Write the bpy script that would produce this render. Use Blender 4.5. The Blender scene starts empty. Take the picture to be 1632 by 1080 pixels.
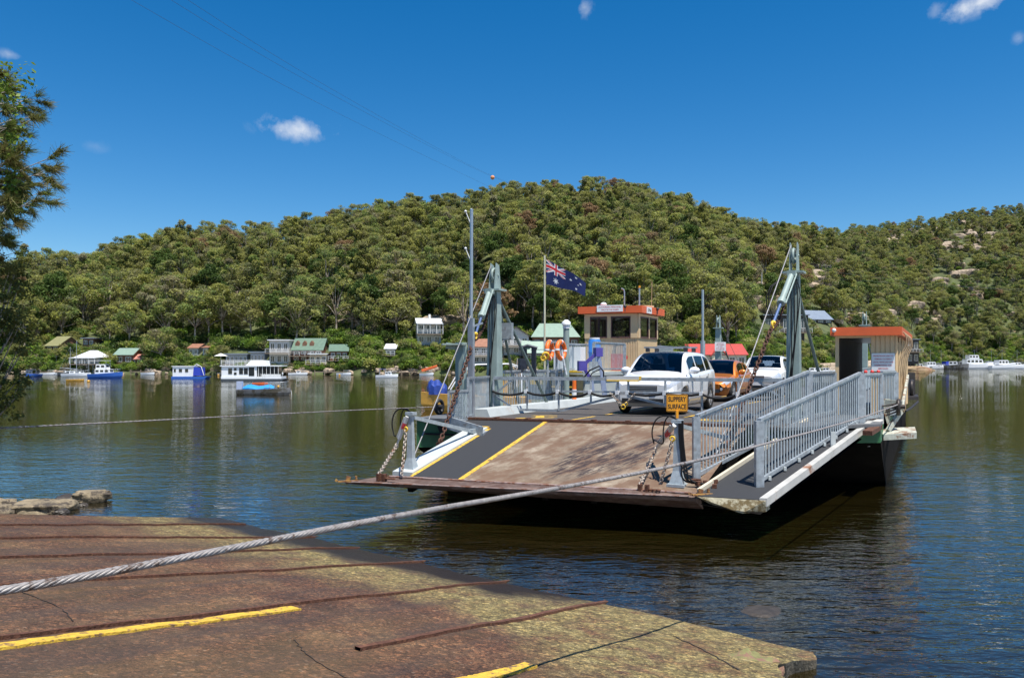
import bpy, math, random
import numpy as np
from mathutils import Vector, Matrix, noise as mnoise
R = math.radians
random.seed(7)
C = bpy.context.scene.collection
scene = bpy.context.scene

# ------------------------------------------------------------------ camera, world, sun, exposure
FPX, CX, YH, CAMZ = 1269.33, 816.0, 577.0, 3.0     # focal length in photo pixels, horizon row, eye height over the river
cam_d = bpy.data.cameras.new('camera'); cam = bpy.data.objects.new('camera', cam_d); C.objects.link(cam)
cam.location = (0, 0, CAMZ); cam.rotation_euler = (R(90), 0, 0)
cam_d.lens = 28.0; cam_d.sensor_width = 36.0; cam_d.shift_y = (YH - 540) / 1632.0
cam_d.clip_start = 0.1; cam_d.clip_end = 6000
scene.camera = cam
SUN_AZ, SUN_EL = R(146), R(70)
world = bpy.data.worlds.new('World'); scene.world = world; world.use_nodes = True
def setup_world():
    nt = world.node_tree; nt.nodes.clear(); N = nt.nodes.new; L = nt.links.new
    out = N('ShaderNodeOutputWorld'); bg = N('ShaderNodeBackground'); L(bg.outputs[0], out.inputs[0])
    sky = N('ShaderNodeTexSky'); sky.sky_type = 'NISHITA'; sky.sun_disc = False
    sky.sun_elevation = SUN_EL; sky.sun_rotation = SUN_AZ
    sky.air_density = 1.0; sky.dust_density = 0.15; sky.ozone_density = 4.0; sky.altitude = 300
    hsv = N('ShaderNodeHueSaturation'); hsv.inputs['Saturation'].default_value = 1.40; hsv.inputs['Value'].default_value = 1.05
    L(sky.outputs[0], hsv.inputs['Color'])
    tc = N('ShaderNodeTexCoord')
    cur = hsv.outputs[0]
    nz = N('ShaderNodeTexNoise'); nz.inputs['Scale'].default_value = 34; nz.inputs['Detail'].default_value = 7; nz.inputs['Roughness'].default_value = .62
    L(tc.outputs['Generated'], nz.inputs['Vector'])
    # a few small fair-weather clouds at fixed directions: (px, py, half width, half height, tilt, strength)
    for (px, py, hw, hh, tilt, k) in [(474, 205, 74, 25, -.03, .8), (1566, 4, 78, 22, .16, .95), (1490, 16, 24, 20, .5, .35), (932, 12, 20, 20, .6, .45),
                                      (16, 88, 26, 12, -.1, .35), (150, 234, 26, 14, 0, .13), (1624, 62, 16, 12, 0, .3)]:
        d = Vector(((px - CX) / FPX, 1, (YH - py) / FPX)).normalized()
        r = Vector((d.y, -d.x, 0)).normalized(); u = r.cross(d)
        r2 = r * math.cos(tilt) + u * math.sin(tilt); u2 = u * math.cos(tilt) - r * math.sin(tilt)
        def dot(v):
            n = N('ShaderNodeVectorMath'); n.operation = 'DOT_PRODUCT'; n.inputs[1].default_value = v; L(tc.outputs['Generated'], n.inputs[0]); return n.outputs['Value']
        def m(op, a, b=None):
            n = N('ShaderNodeMath'); n.operation = op
            for i, s in enumerate((a, b)):
                if s is None: continue
                if isinstance(s, (int, float)): n.inputs[i].default_value = s
                else: L(s, n.inputs[i])
            return n.outputs[0]
        sc = d.y
        ax = m('DIVIDE', dot(r2), hw / FPX * sc); ay = m('DIVIDE', dot(u2), hh / FPX * sc)
        rr = m('SQRT', m('ADD', m('MULTIPLY', ax, ax), m('MULTIPLY', ay, ay)))
        fac = m('SUBTRACT', m('ADD', m('SUBTRACT', 1.0, rr), m('MULTIPLY', nz.outputs['Fac'], 3.0)), 1.75)
        fac = m('MULTIPLY', fac, .85)
        fac = m('MINIMUM', m('MAXIMUM', fac, 0.0), 1.0)
        edge = m('MINIMUM', m('MAXIMUM', m('MULTIPLY', m('SUBTRACT', 1.2, rr), 1.3), 0.0), 1.0)
        front = m('GREATER_THAN', dot(d), 0.5)
        fac = m('MULTIPLY', m('MULTIPLY', m('MULTIPLY', fac, edge), front), k)
        mx = N('ShaderNodeMix'); mx.data_type = 'RGBA'; L(fac, mx.inputs[0]); L(cur, mx.inputs[6]); mx.inputs[7].default_value = (6.6, 7.0, 7.6, 1)
        cur = mx.outputs[2]
    L(cur, bg.inputs[0]); bg.inputs[1].default_value = 0.074
setup_world()
sd = bpy.data.lights.new('sun', 'SUN'); sun = bpy.data.objects.new('sun', sd); C.objects.link(sun)
sd.energy = 4.3; sd.angle = R(0.5); sd.color = (1.0, .955, .88)
sdir = Vector((math.sin(SUN_AZ) * math.cos(SUN_EL), math.cos(SUN_AZ) * math.cos(SUN_EL), math.sin(SUN_EL)))
sun.rotation_euler = sdir.to_track_quat('Z', 'Y').to_euler()
sun.location = (20, -20, 60)
vs = scene.view_settings; vs.view_transform = 'Standard'; vs.look = 'None'; vs.exposure = 0.75; vs.gamma = 1; vs.use_curve_mapping = False
scene.cycles.max_bounces = 8; scene.cycles.transparent_max_bounces = 12

# ------------------------------------------------------------------ helpers
def at(x, y, d): return Vector(((x - CX) / FPX * d, d, CAMZ - (y - YH) / FPX * d))
def pz(x, y, z):                                    # point of photo ray at height z
    return at(x, y, FPX * (CAMZ - z) / (y - YH))
TH = R(28.5)
AX = Vector((math.sin(TH), math.cos(TH), 0)); TX = Vector((math.cos(TH), -math.sin(TH), 0)); SK = TX + AX * .15
FO = Vector((-0.754, 19.53, 0))
def F(u, v, z=0.0): p = FO + AX * u + SK * v; return Vector((p.x, p.y, z))

def tag(o, label=None, cat=None, group=None, kind=None):
    if label: o['label'] = label
    if cat: o['category'] = cat
    if group: o['group'] = group
    if kind: o['kind'] = kind
    return o
def empty(name, loc=(0, 0, 0), rz=0, **k):
    o = bpy.data.objects.new(name, None); C.objects.link(o); o.location = loc; o.rotation_euler = (0, 0, rz); o.empty_display_size = .3
    return tag(o, **k)

class MB:
    def __init__(s): s.v = []; s.f = []; s.m = []; s.sm = []
    def add(s, vs, fs, mi=0, smooth=False):
        b = len(s.v); s.v += [tuple(p) for p in vs]
        for f in fs: s.f.append(tuple(b + i for i in f)); s.m.append(mi); s.sm.append(smooth)
        return s
    def box(s, c, size, rz=0, mi=0):
        cx, cy, cz = c; sx, sy, sz = [q / 2 for q in size]; co, si = math.cos(rz), math.sin(rz)
        vs = []
        for dz in (-sz, sz):
            for dx, dy in ((-sx, -sy), (sx, -sy), (sx, sy), (-sx, sy)):
                vs.append((cx + dx * co - dy * si, cy + dx * si + dy * co, cz + dz))
        return s.add(vs, [(3, 2, 1, 0), (4, 5, 6, 7), (0, 1, 5, 4), (1, 2, 6, 5), (2, 3, 7, 6), (3, 0, 4, 7)], mi)
    def beam(s, p, q, w, h, up=(0, 0, 1), mi=0):
        p = Vector(p); q = Vector(q); d = (q - p).normalized(); up = Vector(up)
        if abs(d.dot(up)) > .98: up = Vector((1, 0, 0)) if abs(d.x) < .9 else Vector((0, 1, 0))
        r = d.cross(up).normalized(); u = r.cross(d)
        vs = [e + r * (a * w / 2) + u * (b * h / 2) for e in (p, q) for a, b in ((-1, -1), (1, -1), (1, 1), (-1, 1))]
        return s.add(vs, [(0, 1, 2, 3), (7, 6, 5, 4), (0, 4, 5, 1), (1, 5, 6, 2), (2, 6, 7, 3), (3, 7, 4, 0)], mi)
    def tube(s, pts, r, n=8, mi=0, cap=True, smooth=True):
        pts = [Vector(p) for p in pts]; rs = r if isinstance(r, (list, tuple)) else [r] * len(pts)
        ref = None; rings = []
        for i, p in enumerate(pts):
            d = (pts[min(i + 1, len(pts) - 1)] - pts[max(i - 1, 0)]).normalized()
            if ref is None: ref = Vector((0, 0, 1)) if abs(d.z) < .9 else Vector((1, 0, 0))
            a = d.cross(ref).normalized(); b = a.cross(d).normalized(); ref = b
            rings.append([p + (a * math.cos(2 * math.pi * k / n) + b * math.sin(2 * math.pi * k / n)) * rs[i] for k in range(n)])
        vs = [q for rg in rings for q in rg]; fs = []
        for i in range(len(pts) - 1):
            for k in range(n):
                k2 = (k + 1) % n; fs.append((i * n + k, (i + 1) * n + k, (i + 1) * n + k2, i * n + k2))
        s.add(vs, fs, mi, smooth)
        if cap: s.add(rings[0], [tuple(range(n))], mi); s.add(rings[-1], [tuple(reversed(range(n)))], mi)
        return s
    def cyl(s, c, r, h, n=16, mi=0, r2=None):
        c = Vector(c); return s.tube([c, c + Vector((0, 0, h))], [r, r if r2 is None else r2], n, mi)
    def torus(s, c, R1, r, axis=(0, 1, 0), n=20, k=8, mi=0, sx=1.0, long_ax=None):
        c = Vector(c); ax = Vector(axis).normalized(); a = Vector(long_ax).normalized() if long_ax is not None else (ax.orthogonal().normalized()); b = ax.cross(a)
        vs = []; fs = []
        for i in range(n):
            th = 2 * math.pi * i / n; dr = a * math.cos(th) + b * math.sin(th); cc = c + a * (math.cos(th) * R1 * sx) + b * (math.sin(th) * R1)
            for j in range(k):
                ph = 2 * math.pi * j / k; vs.append(cc + dr * (math.cos(ph) * r) + ax * (math.sin(ph) * r))
        for i in range(n):
            for j in range(k):
                fs.append((i * k + j, ((i + 1) % n) * k + j, ((i + 1) % n) * k + (j + 1) % k, i * k + (j + 1) % k))
        return s.add(vs, fs, mi, True)
    def prism(s, poly, ex, mi=0):
        ex = Vector(ex); n = len(poly); p = [Vector(q) for q in poly]
        return s.add(p + [q + ex for q in p], [tuple(reversed(range(n))), tuple(range(n, 2 * n))] + [(i, (i + 1) % n, n + (i + 1) % n, n + i) for i in range(n)], mi)
    def slab(s, poly, th, mi=0): return s.prism(poly, (0, 0, -th), mi)
    def loft(s, rings, mi=0, smooth=True, closed=True, caps=True):
        n = len(rings[0]); vs = [p for r in rings for p in r]; fs = []
        for i in range(len(rings) - 1):
            for k in range(n if closed else n - 1):
                k2 = (k + 1) % n; fs.append((i * n + k, i * n + k2, (i + 1) * n + k2, (i + 1) * n + k))
        s.add(vs, fs, mi, smooth)
        if caps: s.add(rings[0], [tuple(reversed(range(n)))], mi); s.add(rings[-1], [tuple(range(n))], mi)
        return s
    def sphere(s, c, r, n=12, k=8, mi=0, sc=(1, 1, 1)):
        c = Vector(c); vs = []; fs = []
        for i in range(k + 1):
            ph = math.pi * i / k
            for j in range(n):
                th = 2 * math.pi * j / n; vs.append((c.x + r * sc[0] * math.sin(ph) * math.cos(th), c.y + r * sc[1] * math.sin(ph) * math.sin(th), c.z + r * sc[2] * math.cos(ph)))
        for i in range(k):
            for j in range(n):
                fs.append((i * n + j, (i + 1) * n + j, (i + 1) * n + (j + 1) % n, i * n + (j + 1) % n))
        return s.add(vs, fs, mi, True)
    def build(s, name, mat, parent=None, bevel=0):
        used = sorted({i for f in s.f for i in f}); ix = {o: n for n, o in enumerate(used)}
        me = bpy.data.meshes.new(name); me.from_pydata([s.v[i] for i in used], [], [tuple(ix[i] for i in f) for f in s.f])
        for m in (mat if isinstance(mat, (list, tuple)) else [mat]): me.materials.append(m)
        me.polygons.foreach_set('material_index', s.m); me.polygons.foreach_set('use_smooth', s.sm)
        me.validate(); me.update()
        o = bpy.data.objects.new(name, me); C.objects.link(o)
        if parent: o.parent = parent
        if bevel:
            b = o.modifiers.new('bevel', 'BEVEL'); b.width = bevel; b.segments = 2; b.limit_method = 'ANGLE'; b.angle_limit = R(40)
        return o
def settle(root, P):
    """put the thing's empty at its base: geometry was written in world coordinates"""
    P = Vector(P); M = Matrix.Translation(-P); seen = set()
    def rec(o):
        for ch in o.children:
            if ch.type == 'MESH' and ch.data.name not in seen: ch.data.transform(M); seen.add(ch.data.name)
            rec(ch)
    rec(root); root.location = P
def copy_tree(o, parent=None):
    c = o.copy(); C.objects.link(c); c.parent = parent
    for ch in o.children: copy_tree(ch, c)
    return c

# ------------------------------------------------------------------ materials
MATS = {}
def mat(name, col, rough=.6, metal=0.0, var=.12, scale=6.0, col2=None, thr=None, bump=0.0, bscale=40.0, spec=.5, coat=0.0, emit=None, alpha=None, detail=5.0, stretch=None):
    if name in MATS: return MATS[name]
    m = bpy.data.materials.new(name); m.use_nodes = True; nt = m.node_tree; N = nt.nodes.new; L = nt.links.new
    b = nt.nodes['Principled BSDF']; b.inputs['Roughness'].default_value = rough; b.inputs['Metallic'].default_value = metal
    b.inputs['Specular IOR Level'].default_value = spec; b.inputs['Coat Weight'].default_value = coat
    tc = N('ShaderNodeTexCoord'); vec = tc.outputs['Object']
    if stretch:
        mp = N('ShaderNodeMapping'); mp.inputs['Scale'].default_value = stretch; L(vec, mp.inputs[0]); vec = mp.outputs[0]
    nz = N('ShaderNodeTexNoise'); nz.inputs['Scale'].default_value = scale; nz.inputs['Detail'].default_value = detail; nz.inputs['Roughness'].default_value = .6
    L(vec, nz.inputs['Vector'])
    cr = N('ShaderNodeValToRGB'); L(nz.outputs['Fac'], cr.inputs[0])
    e = cr.color_ramp.elements
    lo = [max(0, c * (1 - var)) for c in col]; hi = [min(1, c * (1 + var)) for c in col]
    e[0].position = .3; e[0].color = (*lo, 1); e[1].position = .7; e[1].color = (*hi, 1)
    out = cr.outputs[0]
    if col2 is not None:
        n2 = N('ShaderNodeTexNoise'); n2.inputs['Scale'].default_value = scale * .55; n2.inputs['Detail'].default_value = 8; n2.inputs['Roughness'].default_value = .7; L(vec, n2.inputs['Vector'])
        r2 = N('ShaderNodeValToRGB'); t = thr or .6; r2.color_ramp.elements[0].position = t - .03; r2.color_ramp.elements[1].position = t + .05; L(n2.outputs['Fac'], r2.inputs[0])
        mx = N('ShaderNodeMix'); mx.data_type = 'RGBA'; L(r2.outputs[0], mx.inputs[0]); L(out, mx.inputs[6]); mx.inputs[7].default_value = (*col2, 1); out = mx.outputs[2]
    L(out, b.inputs['Base Color'])
    if bump:
        n3 = N('ShaderNodeTexNoise'); n3.inputs['Scale'].default_value = bscale; n3.inputs['Detail'].default_value = 4; L(vec, n3.inputs['Vector'])
        bp = N('ShaderNodeBump'); bp.inputs['Strength'].default_value = bump; bp.inputs['Distance'].default_value = .02; L(n3.outputs['Fac'], bp.inputs['Height']); L(bp.outputs[0], b.inputs['Normal'])
    if alpha is not None: b.inputs['Alpha'].default_value = alpha
    MATS[name] = m; return m

galv = mat('galvanised_steel', (.35, .38, .40), .45, .3, .28, 9, col2=(.24, .21, .19), thr=.60)
galvp = mat('galvanised_pickets', (.40, .45, .47), .45, .2, .18, 9, col2=(.27, .20, .15), thr=.67)
gpaint = mat('grey_green_paint', (.27, .34, .31), .5, 0, .14, 3, col2=(.22, .19, .14), thr=.67)
whitep = mat('white_paint', (.56, .56, .54), .4, 0, .08, 3, col2=(.50, .42, .34), thr=.70)
kerbw = mat('worn_white_kerb', (.47, .50, .49), .5, 0, .10, 2.5, col2=(.42, .34, .27), thr=.66)
rust = mat('rusty_steel', (.11, .045, .025), .8, .2, .5, 24, col2=(.22, .10, .045), thr=.60, bump=.5)
rustchain = mat('rusty_chain', (.085, .038, .025), .75, .3, .5, 30)
galvchain = mat('galvanised_chain', (.38, .33, .28), .55, .4, .4, 20, col2=(.25, .10, .04), thr=.56)
yellowp = mat('yellow_paint', (.80, .50, .04), .55, 0, .15, 12, col2=(.34, .2, .1), thr=.66)
yellowl = mat('yellow_line', (.62, .39, .04), .65, 0, .22, 22, col2=(.19, .11, .055), thr=.555, bump=.5)
blackrub = mat('black_grit_mat', (.028, .029, .032), .8, 0, .3, 60, bump=.4, bscale=120, col2=(.06, .055, .05), thr=.66)
asph = mat('deck_asphalt', (.068, .060, .054), .82, 0, .2, 3, col2=(.055, .05, .048), thr=.6, bump=.35, bscale=90)
blackp = mat('black_rubber', (.012, .012, .013), .6, 0, .2, 10, spec=.25)
hullg = mat('green_hull_paint', (.03, .14, .05), .5, 0, .25, 2.5, col2=(.18, .085, .04), thr=.64)
hulld = mat('shade_black_underside', (.009, .008, .007), .95, 0, .4, 2, spec=.05)  # near-black: the shade below hull, ramp and walkway is put into the colour
cream = mat('cream_cladding', (.62, .45, .25), .55, 0, .05, 2)
orange = mat('orange_red_fascia', (.66, .115, .03), .45, 0, .08, 3)
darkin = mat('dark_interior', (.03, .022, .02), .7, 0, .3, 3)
brownf = mat('brown_window_frame', (.10, .045, .04), .5, 0, .1, 4)
lifeo = mat('lifebuoy_orange', (.85, .17, .02), .5, 0, .06, 6)
reflw = mat('white_plastic', (.78, .78, .77), .4, 0, .04, 6)
bluep = mat('blue_drum_plastic', (.05, .22, .62), .35, 0, .08, 6)
purp = mat('violet_paint', (.09, .07, .33), .45, 0, .12, 6)
redp = mat('red_cabinet_paint', (.62, .07, .05), .45, 0, .1, 4)
concrete = mat('pale_concrete', (.36, .33, .28), .85, 0, .15, 3, bump=.4)
signo = mat('amber_sign', (.80, .34, .015), .45, 0, .05, 10)
signb = mat('sign_black', (.015, .015, .015), .5)
signr = mat('sign_red', (.55, .05, .06), .5)
ropem = mat('wire_rope_steel', (.33, .30, .28), .5, .3, .3, 30, col2=(.13, .09, .07), thr=.56)
ropegrease = mat('greased_wire', (.05, .043, .04), .5, .3, .3, 30)
steelpipe = mat('bright_steel', (.44, .46, .49), .3, .6, .1, 6)
bluerod = mat('blue_hydraulic_rod', (.16, .22, .38), .25, .5, .1, 6)
carw = mat('white_car_paint', (.80, .81, .82), .22, 0, .01, 1, coat=.8)
carw2 = mat('cream_white_car_paint', (.72, .72, .70), .25, 0, .02, 1, coat=.6)
caro = mat('orange_car_paint', (.62, .20, .02), .25, .25, .04, 1, coat=.9)
tyre = mat('tyre_rubber', (.022, .022, .022), .8, 0, .3, 20)
rim = mat('alloy_rim', (.55, .56, .58), .3, .7, .05, 5)
hlight = mat('headlight_glass', (.62, .65, .68), .12, .3, .1, 12, coat=1)
plast = mat('dark_trim_plastic', (.03, .03, .033), .55)
seatm = mat('car_seat_fabric', (.05, .05, .055), .8)
skin = mat('skin', (.52, .31, .22), .6, 0, .05, 10)
hair = mat('dark_hair', (.03, .02, .015), .7)
hivis = mat('lime_hivis_cloth', (.30, .75, .03), .7, 0, .08, 8)
jeans = mat('navy_cloth', (.03, .04, .08), .8)
glassd = mat('tinted_glass', (.012, .016, .022), .06, 0, .05, 2, spec=.9)
def clear_glass(name, tint=(.55, .62, .66), rough=.02):
    m = bpy.data.materials.new(name); m.use_nodes = True; nt = m.node_tree; nt.nodes.clear(); N = nt.nodes.new; L = nt.links.new
    o = N('ShaderNodeOutputMaterial'); mx = N('ShaderNodeMixShader'); fr = N('ShaderNodeFresnel'); fr.inputs[0].default_value = 1.6
    t = N('ShaderNodeBsdfTransparent'); g = N('ShaderNodeBsdfGlossy'); g.inputs['Roughness'].default_value = rough; t.inputs[0].default_value = (*tint, 1)
    L(fr.outputs[0], mx.inputs[0]); L(t.outputs[0], mx.inputs[1]); L(g.outputs[0], mx.inputs[2]); L(mx.outputs[0], o.inputs[0]); return m
glassc = clear_glass('window_glass', (.42, .46, .48))
carglass = clear_glass('car_glass', (.42, .50, .58))

def text_mesh(lines, size, mat_, name, parent, origin, right, up, spacing=1.35, align='CENTER', ext=.002, xs=1.0, bold=.012):
    """writing laid on a sign: origin = centre of the block, right/up = unit vectors of the sign face"""
    right = Vector(right).normalized(); up = Vector(up).normalized(); nrm = right.cross(up)
    mb = MB()
    for i, ln in enumerate(lines):
        cu = bpy.data.curves.new('t', 'FONT'); cu.body = ln; cu.size = size; cu.align_x = align; cu.align_y = 'CENTER'; cu.offset = size * bold
        ob = bpy.data.objects.new('t', cu); C.objects.link(ob)
        dg = bpy.context.evaluated_depsgraph_get(); me = bpy.data.meshes.new_from_object(ob.evaluated_get(dg))
        yoff = ((len(lines) - 1) / 2 - i) * size * spacing
        vs = [Vector(origin) + right * (v.co.x * xs) + up * (v.co.y + yoff) + nrm * ext for v in me.vertices]
        mb.add(vs, [tuple(p.vertices) for p in me.polygons])
        bpy.data.objects.remove(ob); bpy.data.curves.remove(cu); bpy.data.meshes.remove(me)
    return mb.build(name, mat_, parent)

def smooth(pts, n=5, it=2):
    pts = [Vector(p) for p in pts]
    for _ in range(it):
        q = [pts[0]]
        for a, c in zip(pts[:-1], pts[1:]): q += [a.lerp(c, .25), a.lerp(c, .75)]
        pts = q + [pts[-1]]
    return pts
# ================================================================== the setting: hills, river, slipway
def itp(x, xs, ys): return float(np.interp(x, xs, ys))
def shore_d(x): return itp(x, [-900, 0, 300, 700, 900, 1080, 1200, 1330, 1420, 1465, 1520, 1632, 2600], [190, 190, 196, 185, 180, 165, 175, 215, 300, 372, 385, 388, 388])
def ridge_d(x): return itp(x, [-900, 0, 400, 900, 1200, 1290, 1400, 1632, 2600], [330, 330, 340, 370, 420, 480, 600, 660, 660])
RY = ([-900, -300, 0, 40, 150, 240, 300, 350, 400, 440, 500, 560, 640, 700, 760, 850, 900, 970, 1010, 1060, 1130, 1200, 1240, 1290, 1350, 1430, 1500, 1560, 1632, 1900, 2600],
      [490, 455, 430, 415, 402, 376, 364, 360, 366, 358, 350, 334, 316, 316, 306, 292, 296, 290, 296, 310, 336, 352, 360, 362, 358, 349, 338, 328, 322, 300, 330])
def ridge_z(x): D = ridge_d(x); return 3 + (577 - itp(x, *RY)) / FPX * D - 10.0
def hz(x, d):
    """ground height of the hillside in the direction of photo column x at range d"""
    Ds, Dr = shore_d(x), ridge_d(x); zr = ridge_z(x); t = (d - Ds) / (Dr - Ds)
    if t < 0: return max(-3, t * 60)
    n = mnoise.noise(Vector((x * .006, d * .02, 3.1))) * 3.0 + mnoise.noise(Vector((x * .02, d * .06, 8))) * 1.3
    if t <= 1: return .5 + min(1, t * 14) * 1.1 + zr * (t ** .93) + n * min(1, t * 5) * (1 - t * .6)
    return zr + 1.6 + n * .4 - (t - 1) * 6
def gxy(x, d): return (x - CX) / FPX * d, d
def build_hill():
    cols = list(range(-900, 2620, 20)); ts = [-.06, -.02, -.004, .004, .02, .045] + [i / 26 for i in range(2, 27)] + [1.06, 1.2, 1.6, 2.6]
    vs = []; fs = []
    for x in cols:
        Ds, Dr = shore_d(x), ridge_d(x)
        for t in ts:
            d = Ds + t * (Dr - Ds); X, Y = gxy(x, d); vs.append((X, Y, hz(x, d)))
    n = len(ts)
    for i in range(len(cols) - 1):
        for j in range(n - 1): fs.append((i * n + j, (i + 1) * n + j, (i + 1) * n + j + 1, i * n + j + 1))
    mb = MB(); mb.add(vs, fs, 0, True)
    m = mat('bush_floor', (.07, .085, .028), .95, 0, .45, .3, col2=(.20, .14, .08), thr=.64, bump=.6, bscale=1.5)
    return tag(mb.build('hillside', m), kind='structure')
build_hill()

def zslip(X, Y): return .187 * (8.4 - (.63 * X + .777 * Y))
def ps(x, y, up=0.0):
    rx, rz = (x - CX) / FPX, -(y - YH) / FPX
    Yv = (.187 * 8.4 + up - CAMZ) / (rz + .187 * (.63 * rx + .777)); return Vector((rx * Yv, Yv, zslip(rx * Yv, Yv) + up))

def slip_material():
    m = bpy.data.materials.new('slipway_concrete'); m.use_nodes = True; nt = m.node_tree; N = nt.nodes.new; L = nt.links.new
    b = nt.nodes['Principled BSDF']
    g = N('ShaderNodeNewGeometry'); pos = g.outputs['Position']
    def noise(sc, det=6, rg=.65, mp=None):
        n = N('ShaderNodeTexNoise'); n.inputs['Scale'].default_value = sc; n.inputs['Detail'].default_value = det; n.inputs['Roughness'].default_value = rg
        L(mp or pos, n.inputs['Vector']); return n.outputs['Fac']
    def ramp(f, stops):
        r = N('ShaderNodeValToRGB'); L(f, r.inputs[0]); e = r.color_ramp.elements
        while len(e) < len(stops): e.new(.5)
        for q, (p, c) in zip(e, stops): q.position = p; q.color = (*c, 1)
        return r.outputs[0]
    def mix(f, a, c, mode='MIX'):
        x = N('ShaderNodeMix'); x.data_type = 'RGBA'; x.blend_type = mode
        for i, s in ((0, f), (6, a), (7, c)):
            if isinstance(s, (int, float)): x.inputs[i].default_value = s
            elif isinstance(s, tuple): x.inputs[i].default_value = (*s, 1)
            else: L(s, x.inputs[i])
        return x.outputs[2]
    def mth(op, a, c):
        x = N('ShaderNodeMath'); x.operation = op
        for i, s in ((0, a), (1, c)):
            if isinstance(s, (int, float)): x.inputs[i].default_value = s
            else: L(s, x.inputs[i])
        return x.outputs[0]
    base = ramp(noise(1.3), [(.3, (.055, .024, .014)), (.5, (.112, .052, .029)), (.72, (.195, .112, .060))])
    vor = N('ShaderNodeTexVoronoi'); vor.inputs['Scale'].default_value = 75; L(pos, vor.inputs['Vector'])
    vg = N('ShaderNodeTexVoronoi'); vg.inputs['Scale'].default_value = 34; vg.inputs['Randomness'].default_value = 1.0; L(pos, vg.inputs['Vector']); sg = N('ShaderNodeSeparateColor'); L(vg.outputs['Color'], sg.inputs[0])
    sp = mix(1.0, ramp(sg.outputs[0], [(.0, (.42, .40, .40)), (.35, (.80, .80, .80)), (.75, (1.12, 1.1, 1.05)), (1.0, (2.1, 1.9, 1.65))]), ramp(noise(70, 3, .7), [(.40, (.5, .5, .5)), (.58, (1.35, 1.35, 1.3))]), 'MULTIPLY')
    base = mix(1.0, base, sp, 'MULTIPLY')
    vc = N('ShaderNodeTexVoronoi'); vc.inputs['Scale'].default_value = 48; L(pos, vc.inputs['Vector'])
    pale = ramp(vc.outputs['Color'], [(.86, (0, 0, 0)), (.92, (1, 1, 1))])
    base = mix(mth('MULTIPLY', pale, .45), base, (.36, .25, .17))
    lg = ramp(noise(.55, 6, .6), [(.42, (0, 0, 0)), (.60, (1, 1, 1))]); base = mix(mth('MULTIPLY', lg, .30), base, (.16, .115, .05))
    # old tyre grime streaks running down the slip
    mr = N('ShaderNodeMapping'); mr.inputs['Rotation'].default_value = (0, 0, TH); L(pos, mr.inputs[0]); mp = N('ShaderNodeMapping'); mp.inputs['Scale'].default_value = (2.6, .22, 1); L(mr.outputs[0], mp.inputs[0])
    st = ramp(noise(1.2, 5, .6, mp.outputs[0]), [(.42, (0, 0, 0)), (.62, (1, 1, 1))])
    base = mix(mth('MULTIPLY', st, .55), base, (.05, .035, .03))
    sep = N('ShaderNodeSeparateXYZ'); L(pos, sep.inputs[0]); Z = sep.outputs['Z']; X = sep.outputs['X']
    wob = mth('MULTIPLY', mth('SUBTRACT', noise(.9, 6), .5), .5)
    # algae: a band just above the tide line, wider on the broken right-hand slab
    zz = mth('SUBTRACT', mth('ADD', Z, wob), mth('MULTIPLY', mth('MAXIMUM', mth('ADD', X, .6), 0.0), .20))
    al = ramp(zz, [(.0, (1, 1, 1)), (.12, (1, 1, 1)), (.30, (1, 1, 1)), (.52, (0, 0, 0))])
    alc = ramp(noise(7, 8, .75), [(.34, (.07, .052, .024)), (.47, (.18, .145, .058)), (.60, (.30, .245, .11)), (.75, (.42, .35, .20))])
    alc = mix(1.0, alc, sp, 'MULTIPLY')
    patch = ramp(noise(2.1, 8, .7), [(.36, (0, 0, 0)), (.52, (1, 1, 1))])
    base = mix(mth('MULTIPLY', mth('MULTIPLY', al, patch), .9), base, alc)
    wet = ramp(mth('ADD', mth('ADD', Z, mth('MULTIPLY', mth('MAXIMUM', mth('ADD', X, .2), 0.0), .16)), mth('MULTIPLY', wob, .42)), [(.15, (1, 1, 1)), (.25, (0, 0, 0))])
    base = mix(wet, base, (.028, .020, .014))
    L(base, b.inputs['Base Color'])
    rr = ramp(wet, [(0, (.9, .9, .9)), (1, (.28, .28, .28))]); L(rr, b.inputs['Roughness'])
    b.inputs['Specular IOR Level'].default_value = .4
    bp = N('ShaderNodeBump'); bp.inputs['Strength'].default_value = 1.0; bp.inputs['Distance'].default_value = .012
    hh = mth('ADD', mth('MULTIPLY', vor.outputs['Distance'], -.8), mth('MULTIPLY', noise(14, 5), 1.2)); L(hh, bp.inputs['Height']); L(bp.outputs[0], b.inputs['Normal'])
    return m
slipm = slip_material()
LE = Vector((-5.6, 15.35, 0)); RE = Vector((3.1, 8.3, 0))
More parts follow.
